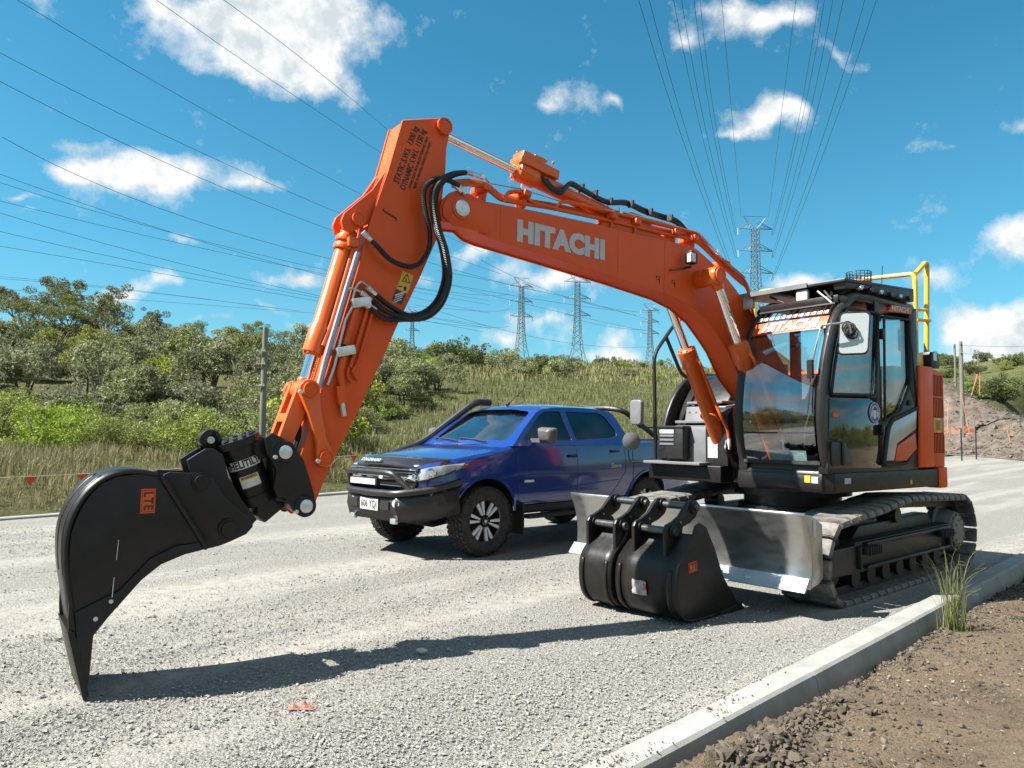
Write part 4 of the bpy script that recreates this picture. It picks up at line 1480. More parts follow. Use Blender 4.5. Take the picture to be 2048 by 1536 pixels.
# seat and controls seen through the glass
se = MB()
se.box((.25, .72, 1.55), (.48, .46, .14))
se.prism([(.05, 1.58), (-.10, 2.25), (.02, 2.27), (.18, 1.62)], .50, .94)
se.prism([(-.08, 2.28), (-.10, 2.46), (0, 2.46), (.03, 2.28)], .60, .84)
se.build('seat', 'seat', cab, bevel=.04, seg=3)
co_ = MB()
co_.box((.45, 1.03, 1.56), (.5, .12, .28))
co_.box((.45, .42, 1.56), (.5, .12, .28))
co_.box((.85, .45, 1.9), (.05, .18, .14))
co_.build('console', 'interior_grey', cab, bevel=.02, seg=3)
co_ = MB()
co_.tube([(.62, 1.03, 1.68), (.66, 1.03, 1.86)], .018, 8)
co_.tube([(.62, .42, 1.68), (.66, .42, 1.86)], .018, 8)
co_.tube(bend_path([(1.02, .66, 1.16), (1.0, .66, 1.5), (.96, .64, 1.62)], .05), .01, 6)
co_.tube(bend_path([(1.02, .80, 1.16), (1.0, .80, 1.5), (.96, .82, 1.62)], .05), .01, 6)
co_.build('control_lever', 'black_satin', cab)
# labels on the skirt
q_ = MB()
q_.box((1.314, 1.01, 1.045), (.004, .055, .06))
q_.build('warning_label', 'decal_yellow', exc)
q_ = MB()
q_.box((1.314, 1.08, 1.04), (.004, .06, .055))
q_.build('warning_label', 'decal_white', exc)
q_ = MB()
q_.box((1.02, 1.213, 1.03), (.10, .004, .05))
q_.build('warning_label', M('label_pale', (.45, .52, .55), .5, var=.3, vs=50), exc)
q_ = MB()
q_.box((-.12, 1.213, .985), (.035, .004, .04))
q_.build('warning_label', 'decal_yellow', exc)

# yellow hand rail over the engine hood
q_ = MB()
q_.tube(bend_path([(-.57, 1.08, 2.10), (-.55, 1.10, 3.05), (-.55, 1.07, 3.10), (-.55, .62, 3.125), (-.55, .0, 3.12), (-.55, -.74, 3.19), (-.55, -.83, 3.14), (-.55, -.85, 2.1)], .10), .024, 10)
q_.tube(bend_path([(-.83, 1.06, 2.10), (-.84, 1.09, 3.23), (-.80, 1.09, 3.25), (-.56, 1.10, 3.10)], .06), .026, 10)
q_.tube([(-.55, 1.10, 2.72), (-.83, 1.09, 2.75)], .018, 8)
q_.tube([(-.55, 1.10, 2.62), (-.86, 1.09, 2.64)], .020, 8)
q_.build('safety_rail', 'yellow_rail', exc)
q_ = MB()
q_.box((-.60, 1.06, 2.20), (.13, .1, .17))
q_.build('rail_bracket', 'yellow_rail', exc, bevel=.008)
q_ = MB()
q_.box((-.64, .95, 2.44), (.12, .12, .24))
q_.build('rear_camera', 'black_satin', exc, bevel=.01)
q_ = MB()
q_.prism([(-.72, 2.14), (-.74, 2.30), (-.86, 2.30), (-.93, 2.18), (-.90, 2.13)], 1.02, 1.16)
q_.build('rear_lamp', 'black_satin', exc, bevel=.012)
q_ = MB()
q_.box((-.80, 1.162, 2.25), (.07, .006, .08))
q_.build('rear_lamp_lens', 'lamp_clear', exc)

# ---------------------------------------------------------------- boom
BY0, BY1 = -.13, .14
top_px = [(898, 386), (912, 381), (940, 388), (968, 402), (1062, 420), (1183, 445.5), (1273, 468), (1343, 483), (1375, 490), (1395, 499), (1422, 523), (1449, 550), (1473, 580), (1483, 595)]
sil_px = [(905, 466), (922, 482), (946, 492), (1062, 526), (1208, 570), (1300, 600), (1337, 619), (1370, 647), (1396, 683), (1411, 706), (1436, 760)]
b_top = EX.XZ(top_px, BY1)
b_tip = EX.XZ([(886, 444), (881, 430), (880, 414), (886, 398)], BY1)
b_bot = EX.XZ(sil_px, BY0)
boom_poly = b_tip + b_top + [(.70, 2.55), (.30, 2.15), (.02, 1.78), (-.06, 1.62), (-.02, 1.46), (.12, 1.40), (.28, 1.44), (.62, 1.62)] + b_bot[::-1]
bm1 = MB()
bm1.prism(inset(boom_poly, .016), BY0 + .012, BY1 - .012)
bm1.prism(boom_poly, BY1 - .014, BY1)
bm1.prism(boom_poly, BY0, BY0 + .014)
boom = bm1.build('boom', 'orange', exc, bevel=.003, seg=1, smooth=30)


def plate(name, poly, y0, y1, mat='orange', parent=None, bevel=.004, label=None):
    mb = MB()
    mb.prism(poly, y0, y1)
    return mb.build(name, mat, parent if parent is not None else exc, bevel=bevel, label=label)


tip = EX.P(921, 418, 1, BY1)
# reinforcing plate and pin at the boom tip
plate('tip_plate', EX.XZ([(884, 432), (884, 412), (892, 398), (908, 392), (985, 412), (985, 462), (975, 468), (905, 452)], BY1), BY1 + .001, BY1 + .016, parent=boom)
pn = MB()
pn.rev((tip.x, BY1, tip.z), (0, 1, 0), [(-.02, .085), (.022, .085), (.026, .08), (.026, .001)], 28)
pn.build('tip_boss', 'orange', boom)
pn = MB()
pn.rev((tip.x, BY1 + .02, tip.z), (0, 1, 0), [(-.01, .062), (.012, .062), (.016, .056), (.016, .012), (.02, .012), (.02, .001)], 28)
pn.build('pin', 'zinc', boom)
# lettering on the side
a_, b_ = EX.P(1028, 460, 1, BY1), EX.P(1214, 500, 1, BY1)
text_mesh('lettering', 'HITACHI', .215, 'white_print', basis(Vector((a_ + b_) / 2) + Vector((0, .003, -.01)), Vector((b_.x - a_.x, 0, b_.z - a_.z - .012)), (0, 0, 1)), boom, .001, .016, 0, 1.09, 1.04)
# weld seams and small stencilled marks
for uv in ((1316, 560), (1347, 568)):
    c = EX.P(*uv, 1, BY1 + .002)
    mk = MB()
    mk.tube([(c.x - .018, c.y, c.z - .035), (c.x - .018, c.y, c.z + .035), (c.x + .018, c.y, c.z + .035), (c.x + .018, c.y, c.z + .01), (c.x - .018, c.y, c.z)], .003, 4)
    mk.build('stencil_mark', 'black_print', boom)
# cylinder boss on the boom for the boom cylinder rods
pin = Vector((1.70, 0, 2.90))
bs = MB()
bs.cyl((pin.x, .13, pin.z), (pin.x, .30, pin.z), .085, n=24)
bs.cyl((pin.x, -.13, pin.z), (pin.x, -.30, pin.z), .085, n=24)
bs.rev((pin.x, .13, pin.z), (0, 1, 0), [(-.01, .15), (.012, .15), (.012, .09)], 28)
bs.build('cylinder_boss', 'orange', boom)


def hydraulic(name, p0, p1, f_rod, r_rod, r_bar, parent, eye=.075, eye_w=.11, n=24, head=1.16):
    """cylinder: barrel from p0, rod eye at p1; f_rod = visible share of the rod"""
    p0, p1 = Vector(p0), Vector(p1)
    d = (p1 - p0)
    L = d.length
    d.normalize()
    e = empty(name, parent=parent)
    b1 = L * (1 - f_rod)
    mb = MB()
    mb.rev(p0 + d * .05, d, [(0, r_bar * .6), (.03, r_bar), (b1 - .27, r_bar), (b1 - .25, r_bar * head), (b1 - .07, r_bar * head), (b1 - .065, r_bar * .98), (b1 - .05, r_bar * .8), (b1 - .05, .001)], n)
    mb.cyl(p0 - Vector((0, eye_w / 2, 0)), p0 + Vector((0, eye_w / 2, 0)), eye, n=20)
    for k in range(8):
        a = 2 * math.pi * k / 8
        s = d.orthogonal().normalized()
        t = d.cross(s)
        q = p0 + d * (b1 - .02) + (s * math.cos(a) + t * math.sin(a)) * r_bar * .98
        mb.cyl(q, q + d * .018, r_bar * .12, n=6)
    mb.build('barrel', 'orange_cyl', e, smooth=40)
    mb = MB()
    mb.cyl(p0 + d * (b1 - .03), p1 - d * (eye * .8), r_rod, n=n)
    mb.build('rod', 'chrome', e)
    mb = MB()
    mb.cyl(p1 - Vector((0, eye_w / 2, 0)), p1 + Vector((0, eye_w / 2, 0)), eye, n=24)
    mb.cyl(p1 - d * (eye * 1.5), p1 - d * eye * .5, r_rod * 1.25, n=16)
    mb.build('rod_eye', 'orange_cyl', e, bevel=.006)
    return e


# two boom cylinders
for sgn in (1, -1):
    y = .335 * sgn if sgn > 0 else -.30
    ce_ = hydraulic('boom_cylinder', (.70, y, 1.12), (pin.x, y, pin.z), .335, .043, .082, exc, .088, .13)
    pp = MB()
    disc_pin(pp, (pin.x, y + .06, pin.z), .07, .02)
    pp.build('pin_cap', 'orange', ce_)
    # feed pipe strapped along the barrel
    fpz = MB()
    fpz.tube(bend_path([(1.31, y + .085, 2.20), (1.29, y + .12, 2.15), (1.05, y + .12, 1.75), (1.02, y + .16, 1.62), (.92, y + .17, 1.48), (.90, y + .17, 1.36)], .05), .017, 8)
    fpz.build('feed_pipe', 'orange_cyl', ce_)
    cl_ = MB()
    cl_.tube([(.985 + .10 * math.cos(a) * .8, y + .10 * math.sin(a), 1.60 + .05 * math.cos(a)) for a in np.linspace(0, 2 * math.pi, 18, endpoint=False)], .014, 6, closed=True)
    cl_.build('pipe_clamp', 'orange_cyl', ce_)
    hs_ = MB()
    for k in range(3):
        hs_.tube(smooth_path([(.90 + .02 * k, y + .17, 1.36), (.93 + .03 * k, y + .20, 1.25), (.86, y + .19 + .02 * k, 1.12), (.70, y + .1, 1.06)], 5), .017, 8)
    hs_.build('hose', 'hose', ce_)
    ft = MB()
    ft.cyl((.905, y + .17, 1.38), (.915, y + .185, 1.30), .024, n=8)
    ft.cyl((.93, y + .19, 1.36), (.95, y + .20, 1.27), .022, n=8)
    ft.build('hose_fitting', 'zinc', ce_)
# frame cheeks that carry the cylinders
fc_ = MB()
fc_.prism([(.45, 1.08), (.82, 1.02), (.84, 1.16), (.66, 1.25), (.3, 1.75), (-.1, 1.75), (-.1, 1.08)], .17, .21)
fc_.prism([(.45, 1.08), (.82, 1.02), (.84, 1.16), (.66, 1.25), (.3, 1.75), (-.1, 1.75), (-.1, 1.08)], -.24, -.20)
fc_.build('boom_bracket', 'black_satin', exc, bevel=.006)

# arm cylinder on top of the boom
ap = EX.P(887, 254, 1, .11)
arm_pin = Vector((ap.x, 0, ap.z))
base_ac = EX.P(1283, 458, 1, 0.0)
ac = hydraulic('arm_cylinder', (base_ac.x, 0, base_ac.z - .02), arm_pin, .335, .036, .066, exc, .06, .10, head=1.22)
dirc = (arm_pin - Vector((base_ac.x, 0, base_ac.z))).normalized()
upc = Vector((-dirc.z, 0, dirc.x)) if Vector((-dirc.z, 0, dirc.x)).z > 0 else Vector((dirc.z, 0, -dirc.x))
vb = MB()
mt_ = basis((0, 0, 0), dirc, (0, 1, 0))
c0 = EX.P(1050, 335, 1, 0)
for k, (ofs, up_, sz_) in enumerate([(.02, .055, (.13, .15, .09)), (-.10, .065, (.12, .12, .11)), (-.24, .045, (.16, .11, .08)), (-.05, .02, (.30, .16, .06))]):
    vb.box(Vector((c0.x, 0, c0.z)) + dirc * ofs + upc * up_, sz_, mt_)
for k in range(6):
    q = Vector((c0.x, -.05 + .02 * k, c0.z)) + dirc * (.06 - .06 * k) + upc * .11
    vb.cyl(q, q + upc * .025, .014, n=6)
vb.build('valve_block', 'orange_cyl', ac, bevel=.008)
hz = MB()
for k in range(2):
    yo = .05 + .03 * k
    pth = [EX.P(1083 + 8 * k, 352 + 6 * k, 1, .06), EX.P(1100 + 6 * k, 376, 1, .09), EX.P(1122, 386 - 6 * k, 1, .09), EX.P(1140, 366 + 3 * k, 1, .08), EX.P(1165, 378 + 3 * k, 1, .07), EX.P(1212, 402 + 3 * k, 1, .05), EX.P(1252, 404 + 4 * k, 1, .04), EX.P(1290, 420 + 5 * k, 1, .03), EX.P(1320, 430 + 5 * k, 1, .0), EX.P(1352, 440 + 6 * k, 1, .0), EX.P(1372, 460 + 5 * k, 1, .0), EX.P(1385, 485, 1, -.02)]
    hz.tube(smooth_path(pth, 6), .018, 8)
hz.build('hose', 'hose', ac)
for u, v in ((1163, 376), (1190, 388), (1220, 403), (1262, 408), (1300, 424), (1340, 436)):
    hz = MB()
    hz.box(EX.P(u, v, 1, .06), (.02, .06, .06), mt_)
    hz.build('cable_tie', 'hose', ac)
# bracket on the boom for the arm cylinder
plate('cylinder_bracket', EX.XZ([(1196, 450), (1236, 430), (1262, 424), (1285, 432), (1320, 470), (1340, 484), (1200, 452)], .07), .055, .08, parent=boom)
plate('cylinder_bracket', [(x, z) for x, z in EX.XZ([(1196, 450), (1236, 430), (1262, 424), (1285, 432), (1320, 470), (1340, 484), (1200, 452)], .07)], -.08, -.055, parent=boom)

# rigid pipes along the boom top, with clamps
pipes = MB()


def on_top(u, v, y):
    return EX.P(u, v, 1, y)


for k in range(3):
    y = .085 - .045 * k
    d_ = 4 * k
    pipes.tube(bend_path([on_top(905, 372 - d_, y), on_top(935, 368 - d_, y), on_top(970, 374 - d_, y), on_top(1000, 399 - d_, y), on_top(1012, 402 - d_, y), on_top(1100, 416 - d_, y), on_top(1240, 446 - d_, y), on_top(1330, 468 - d_, y), on_top(1380, 478 - d_, y)], .06), .0165, 8)
    pipes.tube(bend_path([on_top(1380, 478 - d_, y), on_top(1400, 488 - d_, y), on_top(1440, 528 - d_, y), on_top(1475, 560 - d_, y), on_top(1495, 575 - d_, y), on_top(1500, 600, y), on_top(1508, 640, y)], .08), .0165, 8)
for k in range(2):
    y = .10 - .03 * k
    pipes.tube(bend_path([on_top(1008, 404, y), on_top(1014, 384 + 3 * k, y), on_top(1030, 381 + 3 * k, y), on_top(1046, 384 + 3 * k, y), on_top(1062, 404 + 3 * k, y), on_top(1110, 416, y), on_top(1112, 414, y), on_top(1122, 403 + 2 * k, y), on_top(1135, 402 + 2 * k, y), on_top(1240, 428 + 3 * k, y), on_top(1340, 452 + 3 * k, y), on_top(1395, 466 + 3 * k, y), on_top(1425, 505 + 2 * k, y), on_top(1490, 560, y), on_top(1502, 600, y)], .04), .0125, 8)
pipes.build('hydraulic_pipes', 'orange_cyl', boom)
spp = MB()
spp.tube(bend_path([on_top(935, 345, .10), on_top(968, 352, .10), on_top(978, 366, .10), on_top(1045, 378, .09), on_top(1120, 402, .09), on_top(1235, 424, .09)], .03), .008, 6)
spp.tube(bend_path([on_top(1228, 420, .10), on_top(1330, 446, .10), on_top(1400, 468, .10), on_top(1440, 512, .10), on_top(1490, 555, .10)], .05), .009, 6)
spp.build('steel_pipe', 'steel', boom)
for (u, v) in ((962, 380), (1042, 392), (1215, 436), (1262, 448), (1340, 468), (1378, 480), (1440, 530)):
    c = on_top(u, v, .04)
    q_ = MB()
    q_.box(c, (.07, .20, .05), mt_)
    q_.box(c - Vector((0, 0, .06)), (.03, .12, .10), mt_)
    q_.build('pipe_clamp', 'orange', boom, bevel=.006)
for (u, v) in ((964, 354), (1044, 377), (1240, 424), (1436, 508)):
    q_ = MB()
    c = on_top(u, v, .10)
    q_.box(c, (.035, .03, .03))
    q_.cyl(c, c + Vector((0, 0, .035)), .010, n=6)
    q_.build('pipe_fitting', 'zinc', boom)
# work lamp on the boom side
lc = EX.P(1383, 517, 1, .24)
q_ = MB()
q_.box(lc, (.09, .08, .105))
q_.box(lc + Vector((-.02, -.06, -.07)), (.03, .08, .02))
q_.box(lc + Vector((-.02, -.02, .065)), (.07, .06, .02))
wl = q_.build('boom_lamp', 'black_satin', boom, bevel=.008)
q_ = MB()
q_.box(lc + Vector((.03, .042, 0)), (.07, .006, .08))
q_.box(lc + Vector((.047, .02, 0)), (.006, .06, .08))
q_.build('lamp_lens', 'lamp_clear', boom)
q_ = MB()
q_.tube(smooth_path([lc + Vector((0, -.02, -.07)), lc + Vector((.08, -.07, -.10)), lc + Vector((.2, -.085, -.12))], 5), .006, 6)
q_.build('cable', 'hose', boom)

# ---------------------------------------------------------------- arm
AY0, AY1 = -.11, .11
arm_px = [(805, 240), (880, 236), (893, 241), (900, 252), (899, 268), (893, 298), (891, 345), (884, 400), (875, 475), (841, 553), (798, 644), (724, 808), (653, 950), (633, 1000), (624, 1028), (606, 1034), (590, 1022), (586, 1000), (601, 917), (634, 815), (642, 781), (714, 543), (740, 444), (776, 342)]
arm_poly = EX.XZ(arm_px, AY1)
am = MB()
am.prism(inset(arm_poly, .010), AY0 + .01, AY1 - .010)
am.prism(arm_poly, AY1 - .012, AY1)
am.prism(arm_poly, AY0, AY0 + .012)
arm = am.build('arm', 'orange', exc, bevel=.003, seg=1, smooth=30)
pn = MB()
disc_pin(pn, (ap.x, AY1, ap.z), .062, .03)
pn.build('pin_cap', 'orange', arm)
# weld beads across the plates
for u_, v0, v1 in ((1002, 410, 478), (1237, 462, 560), (1330, 482, 588)):
    p0, p1 = EX.P(u_, v0, 1, BY1), EX.P(u_ - 2, v1, 1, BY1)
    wd_ = MB()
    wd_.tube([p0.lerp(p1, k / 30) + Vector((.0012 * math.sin(k * 2.1), 0, 0)) for k in range(31)], .0045, 5)
    wd_.build('weld_bead', 'orange', boom)
# stencilled load rating
o1, o2 = EX.P(795, 357, 1, AY1), EX.P(829, 262, 1, AY1)
dx = (o2 - o1)
nx = Vector((-dx.z, 0, dx.x))
rd = Vector((dx.x, 0, dx.z)).normalized()
up_ = Vector((0, 1, 0)).cross(rd) * -1
up_ = rd.cross(Vector((0, 1, 0))) * -1
mid = (o1 + o2) / 2


def arm_text(s, size, off, along=0.0, bold=.002, sx=1.0):
    m_ = basis(Vector((mid.x, AY1 + .0015, mid.z)), rd, Vector((0, 1, 0)).cross(rd))
    m_ = Matrix.Translation((rd * along + (Vector((0, 1, 0)).cross(rd)) * off)) @ m_
    text_mesh('lettering', s, size, 'black_print', m_, arm, .0008, bold, 0.0, 1.0, sx)


arm_text('STATIC S.W.L  1300 kg', .062, -.002, 0, .0015, .78)
arm_text('DYNAMIC S.W.L  1150 kg', .062, -.062, .0, .0015, .74)
arm_text('LIFTING POINT WITH BUCKET REMOVED ONLY', .028, -.108, 0, .0003, .72)
arm_text('REFER TO MANUFACTURERS LOAD CHART', .028, -.142, 0, .0003, .72)
# step mark and front lug for the bucket cylinder
bp = EX.P(718, 437, 1, AY1)
bpin = Vector((bp.x, 0, bp.z))
lug = EX.XZ([(776, 338), (748, 378), (715, 405), (692, 424), (686, 440), (690, 456), (706, 464), (728, 452), (741, 446)], AY1)
plate('cylinder_lug', lug, .055, .085, parent=arm)
plate('cylinder_lug', lug, -.085, -.055, parent=arm)
pn = MB()
disc_pin(pn, (bp.x, .085, bp.z), .046, .03)
pn.build('pin_cap', 'orange', arm)
pn = MB()
c = EX.P(780, 428, 1, AY1 + .004)
pn.tube([c + Vector((.05, 0, .03)), c + Vector((.045, 0, .012)), c + Vector((-.05, 0, -.022)), c + Vector((-.045, 0, -.04))], .004, 4)
pn.build('stencil_mark', 'black_print', arm)
tp = MB()
tpp = EX.XZ([(803, 242), (879, 238)], AY1)
# bucket cylinder
lkp = EX.P(616, 780, 1, .12)
bc = hydraulic('bucket_cylinder', bpin - Vector((0, 0, 0)), (lkp.x, 0, lkp.z), .20, .036, .058, exc, .055, .10, head=1.2)
q_ = MB()
dd_ = (Vector((lkp.x, 0, lkp.z)) - bpin).normalized()
q_.tube([bpin + dd_ * .18 + Vector((-.04, .065, 0)), bpin + dd_ * .75 + Vector((-.045, .07, 0)), bpin + dd_ * .92 + Vector((-.03, .075, 0))], .016, 8)
q_.build('feed_pipe', 'orange_cyl', bc)
q_ = MB()
for t_ in (.14, .20):
    c = bpin + dd_ * t_
    q_.rev(c, dd_, [(-.02, .05), (-.02, .075), (.02, .075), (.02, .05)], 18)
q_.box(bpin + dd_ * .17 + Vector((-.02, .08, 0)), (.08, .05, .06))
q_.build('pipe_clamp', 'orange_cyl', bc, bevel=.004)
# links
lap = EX.P(648, 915, 1, .13)
for y0, y1 in ((.115, .16), (-.16, -.115)):
    mb = MB()
    a, b = Vector((lkp.x, lkp.z)), Vector((lap.x, lap.z))
    d = (b - a).normalized()
    n_ = Vector((-d.y, d.x))
    pts = []
    for k in range(9):
        t_ = math.pi / 2 + math.pi * k / 8
        pts.append(a + (d * math.cos(t_) + n_ * math.sin(t_)) * .07)
    pts += [a + d * .14 - n_ * .045, b - d * .12 - n_ * .036]
    for k in range(9):
        t_ = -math.pi / 2 + math.pi * k / 8
        pts.append(b + (d * math.cos(t_) + n_ * math.sin(t_)) * .062)
    pts += [b - d * .12 + n_ * .036, a + d * .14 + n_ * .045]
    mb.prism([(p.x, p.y) for p in pts], y0, y1)
    so = mb.build('side_link', 'orange_cyl', exc, bevel=.01, seg=2)
    if y0 > 0:
        for (q, r_) in ((lkp, .05), (lap, .046)):
            pn = MB()
            disc_pin(pn, (q.x, y1, q.z), r_, .025)
            pn.build('pin_cap', 'orange', so)
        pn = MB()
        for (q, s_) in (((lkp.x + .07, lkp.z - .015), 1), ((lap.x + .06, lap.z - .02), 1)):
            pn.cyl((q[0], y1 - .0, q[1]), (q[0], y1 + .03, q[1]), .014, n=8)
        pn.build('grease_nipple', 'zinc', so)
hp = EX.P(569, 904, 1, .14)
mb = MB()
a, b = Vector((lkp.x, lkp.z)), Vector((hp.x, hp.z))
d = (b - a).normalized()
n_ = Vector((-d.y, d.x))
for y0, y1 in ((.052, .10), (-.10, -.052)):
    mb.prism([tuple(a + n_ * .065 - d * .03), tuple(a - n_ * .065 - d * .03), tuple(a + d * .16 - n_ * .05), tuple(b - d * .1 - n_ * .045), tuple(b + d * .05 - n_ * .04), tuple(b + d * .05 + n_ * .045), tuple(b - d * .1 + n_ * .055), tuple(a + d * .16 + n_ * .06)], y0, y1)
q = a + d * .2
mb.box(((a.x + b.x) / 2, 0, (a.y + b.y) / 2), (.06, .12, .12), Matrix.Rotation(-math.atan2(d.y, d.x), 4, 'Y'))
mb.cyl((a.x, -.115, a.y), (a.x, .115, a.y), .06, n=22)
mb.build('bucket_link', 'orange_cyl', exc, bevel=.008)

# hoses that loop beside the arm


def hose(pts, r=.0165, n=12, ring=.006, amp=.16):
    path = smooth_path(pts, n * 3)
    # even spacing for the ribs
    L = [0.0]
    for p0, p1 in zip(path[:-1], path[1:]):
        L.append(L[-1] + (p1 - p0).length)
    m = int(L[-1] / ring)
    xs = np.linspace(0, L[-1], m)
    arr = np.array([tuple(p) for p in path])
    out = np.stack([np.interp(xs, L, arr[:, k]) for k in range(3)], 1)
    mb = MB()
    mb.tube([tuple(p) for p in out], r, 8, rib=lambda i: r * (1 + amp * (1 if (i // 1) % 2 else -.6)))
    return mb


hA = [(744, 482), (752.7, 491), (781, 519.5), (812.6, 532.5), (838, 528), (857, 500), (860, 465), (851, 423), (847, 387), (857, 366), (878, 357), (900, 362), (918, 372)]
hose([EX.P(u, v, 1, .16 + .05 * math.sin(k / 12 * math.pi)) for k, (u, v) in enumerate(hA)], .0175).build('arm_hose', 'hose', exc)
hB = [(932, 345), (906, 347.6), (880, 360.6), (866, 381), (863, 407.5), (870, 454), (882, 493), (889, 545), (881, 584), (866, 610), (842, 627), (814, 630), (779, 612), (752, 590)]
for j, (ou, ov, oy) in enumerate(((0, 0, 0), (6, 4, .03), (11, 9, -.02))):
    pts = []
    for k, (u, v) in enumerate(hB):
        f = math.sin(k / 13 * math.pi)
        pts.append(EX.P(u + ou * f + (0 if k < 11 else -6 * j), v + ov * (f if k < 9 else 1) + (8 * j if k > 11 else 0), 1, .15 + (.09 + oy) * f))
    hose(pts, .0175).build('arm_hose', 'hose', exc)
ftg = MB()
for (u0, v0, u1, v1) in ((726, 464, 746, 484), (735, 574, 754, 591), (722, 585, 742, 600), (730, 610, 752, 618), (935, 345, 958, 352), (918, 372, 930, 388), (905, 366, 922, 384)):
    a, b = EX.P(u0, v0, 1, .15), EX.P(u1, v1, 1, .15)
    ftg.cyl(a, a.lerp(b, .45), .020, n=8)
    ftg.cyl(a.lerp(b, .45), b, .0165, n=10)
ftg.build('hose_fittings', 'zinc', arm)
# pipes and valve blocks on the arm flank
pp = MB()
pp.tube(bend_path([EX.P(712, 600, 1, .135), EX.P(690, 640, 1, .135), EX.P(668, 735, 1, .135), EX.P(655, 770, 1, .13)], .03), .011, 8)
pp.tube(bend_path([EX.P(735, 572, 1, .14), EX.P(722, 562, 1, .14), EX.P(712, 572, 1, .14), EX.P(704, 600, 1, .13)], .02), .009, 8)
pp.tube(bend_path([EX.P(722, 584, 1, .14), EX.P(700, 575, 1, .13), EX.P(690, 588, 1, .12), EX.P(664, 700, 1, .12)], .02), .009, 8)
pp.build('steel_pipe', 'steel', arm)
pp = MB()
pp.tube([EX.P(714, 612, 1, .135), EX.P(690, 690, 1, .135)], .022, 8)
pp.tube([EX.P(735, 618, 1, .13), EX.P(700, 735, 1, .13)], .014, 8)
pp.tube([EX.P(746, 622, 1, .13), EX.P(716, 725, 1, .13), EX.P(705, 742, 1, .13), EX.P(716, 760, 1, .13)], .011, 8)
pp.tube(bend_path([EX.P(688, 708, 1, .135), EX.P(680, 745, 1, .135), EX.P(684, 772, 1, .135)], .03), .024, 10)
pp.tube(bend_path([EX.P(697, 735, 1, .13), EX.P(694, 752, 1, .13), EX.P(704, 765, 1, .13)], .02), .010, 8)
pp.box(EX.P(681, 790, 1, .135), (.06, .05, .12), Matrix.Rotation(rad(10), 4, 'Y'))
pp.build('hydraulic_pipes', 'orange', arm)
pp = MB()
pp.cyl(EX.P(684, 806, 1, .145), EX.P(688, 832, 1, .145), .018, n=10)
pp.build('coupling', 'zinc', arm)
for (u, v, w_) in ((722, 605, .13), (691, 702, .125)):
    pp = MB()
    pp.box(EX.P(u, v, 1, .15), (w_, .05, .062), Matrix.Rotation(rad(14), 4, 'Y'))
    po = pp.build('clamp_block', 'zinc', arm, bevel=.005)
stp_ = MB()
pa, pb = EX.P(720, 512, 1, .113), EX.P(640, 778, 1, .113)
stp_.tube([EX.P(716, 505, 1, .118), EX.P(690, 590, 1, .118), EX.P(650, 725, 1, .118), EX.P(638, 775, 1, .118)], .02, 6)
stp_.build('wear_strip', M('lavender_pipe', (.52, .47, .55), .35, metal=.3, var=.1), arm)
# stickers
for nm, quad, mt2 in (('warning_sticker', [(806, 541), (827, 552), (815, 587), (793, 577)], 'decal_yellow'), ('notice_sticker', [(792, 578), (812, 590), (803, 610), (783, 600)], 'decal_navy')):
    q_ = MB()
    q_.prism(EX.XZ(quad, AY1), AY1 - .001, AY1 + .002)
    q_.build(nm, mt2, arm)
q_ = MB()
tri = EX.XZ([(814, 548), (819, 566), (804, 562)], AY1)
q_.tube([(x, AY1 + .003, z) for x, z in tri], .004, 4, closed=True)
q_.box(EX.P(812, 560, 1, AY1 + .002), (.006, .003, .022))
q_.box(EX.P(810, 577, 1, AY1 + .002), (.02, .003, .03))
q_.box(EX.P(800, 573, 1, AY1 + .002), (.03, .003, .008))
q_.build('sticker_print', 'black_print', arm)
q_ = MB()
for k in range(4):
    c = EX.P(801 - 2.2 * k, 587 + 5 * k, 1, AY1 + .003)
    q_.box(c, (.075 if k else .09, .002, .007 if k else .012), Matrix.Rotation(rad(25), 4, 'Y'))
q_.build('sticker_print', 'decal_white', arm)

# ---------------------------------------------------------------- tilting hitch
hitch = empty('tilt_hitch', parent=exc)
hpl = EX.XZ([(530, 874), (544, 865), (561, 874), (586, 890), (606, 919), (619, 959), (628, 990), (629, 1012), (617, 1030), (601, 1033), (586, 1023), (575, 1006), (566, 993), (553, 996), (546, 977), (552, 941), (534, 906)], .16)
for y0, y1 in ((.135, .175), (-.175, -.135)):
    plate('side_plate', hpl, y0, y1, 'black_paint', hitch, .008)
for (u, v) in ((569, 904), (610.5, 1012)):
    c = EX.P(u, v, 1, .175)
    pn = MB()
    pn.rev((c.x, .17, c.z), (0, 1, 0), [(0, .07), (.012, .07), (.02, .06), (.02, .001)], 24)
    pn.build('pin_boss', 'black_paint', hitch)
    pn = MB()
    pn.rev((c.x, .185, c.z), (0, 1, 0), [(0, .042), (.014, .042), (.018, .036), (.018, .008), (.021, .008), (.021, .001)], 22)
    pn.cyl((c.x + .062, .17, c.z - .03), (c.x + .062, .20, c.z - .03), .013, n=8)
    pn.build('pin', 'zinc', hitch)
    pn = MB()
    pn.cyl((c.x, -.19, c.z), (c.x, .17, c.z), .045, n=18)
    pn.build('cross_pin', 'black_satin', hitch)
ac0, ac1 = EX.P(474, 886, 1, 0.0), EX.P(516, 1004, 1, 0.0)
ax = (ac1 - ac0).normalized()
dr = MB()
La = (ac1 - ac0).length
dr.rev(ac0, ax, [(-.03, .10), (-.03, .145), (.015, .145), (.015, .118), (.06, .118), (.06, .108), (La - .06, .108), (La - .06, .118), (La, .118), (La, .08)], 36)
drum = dr.build('rotary_drum', 'black_paint', hitch, smooth=35)
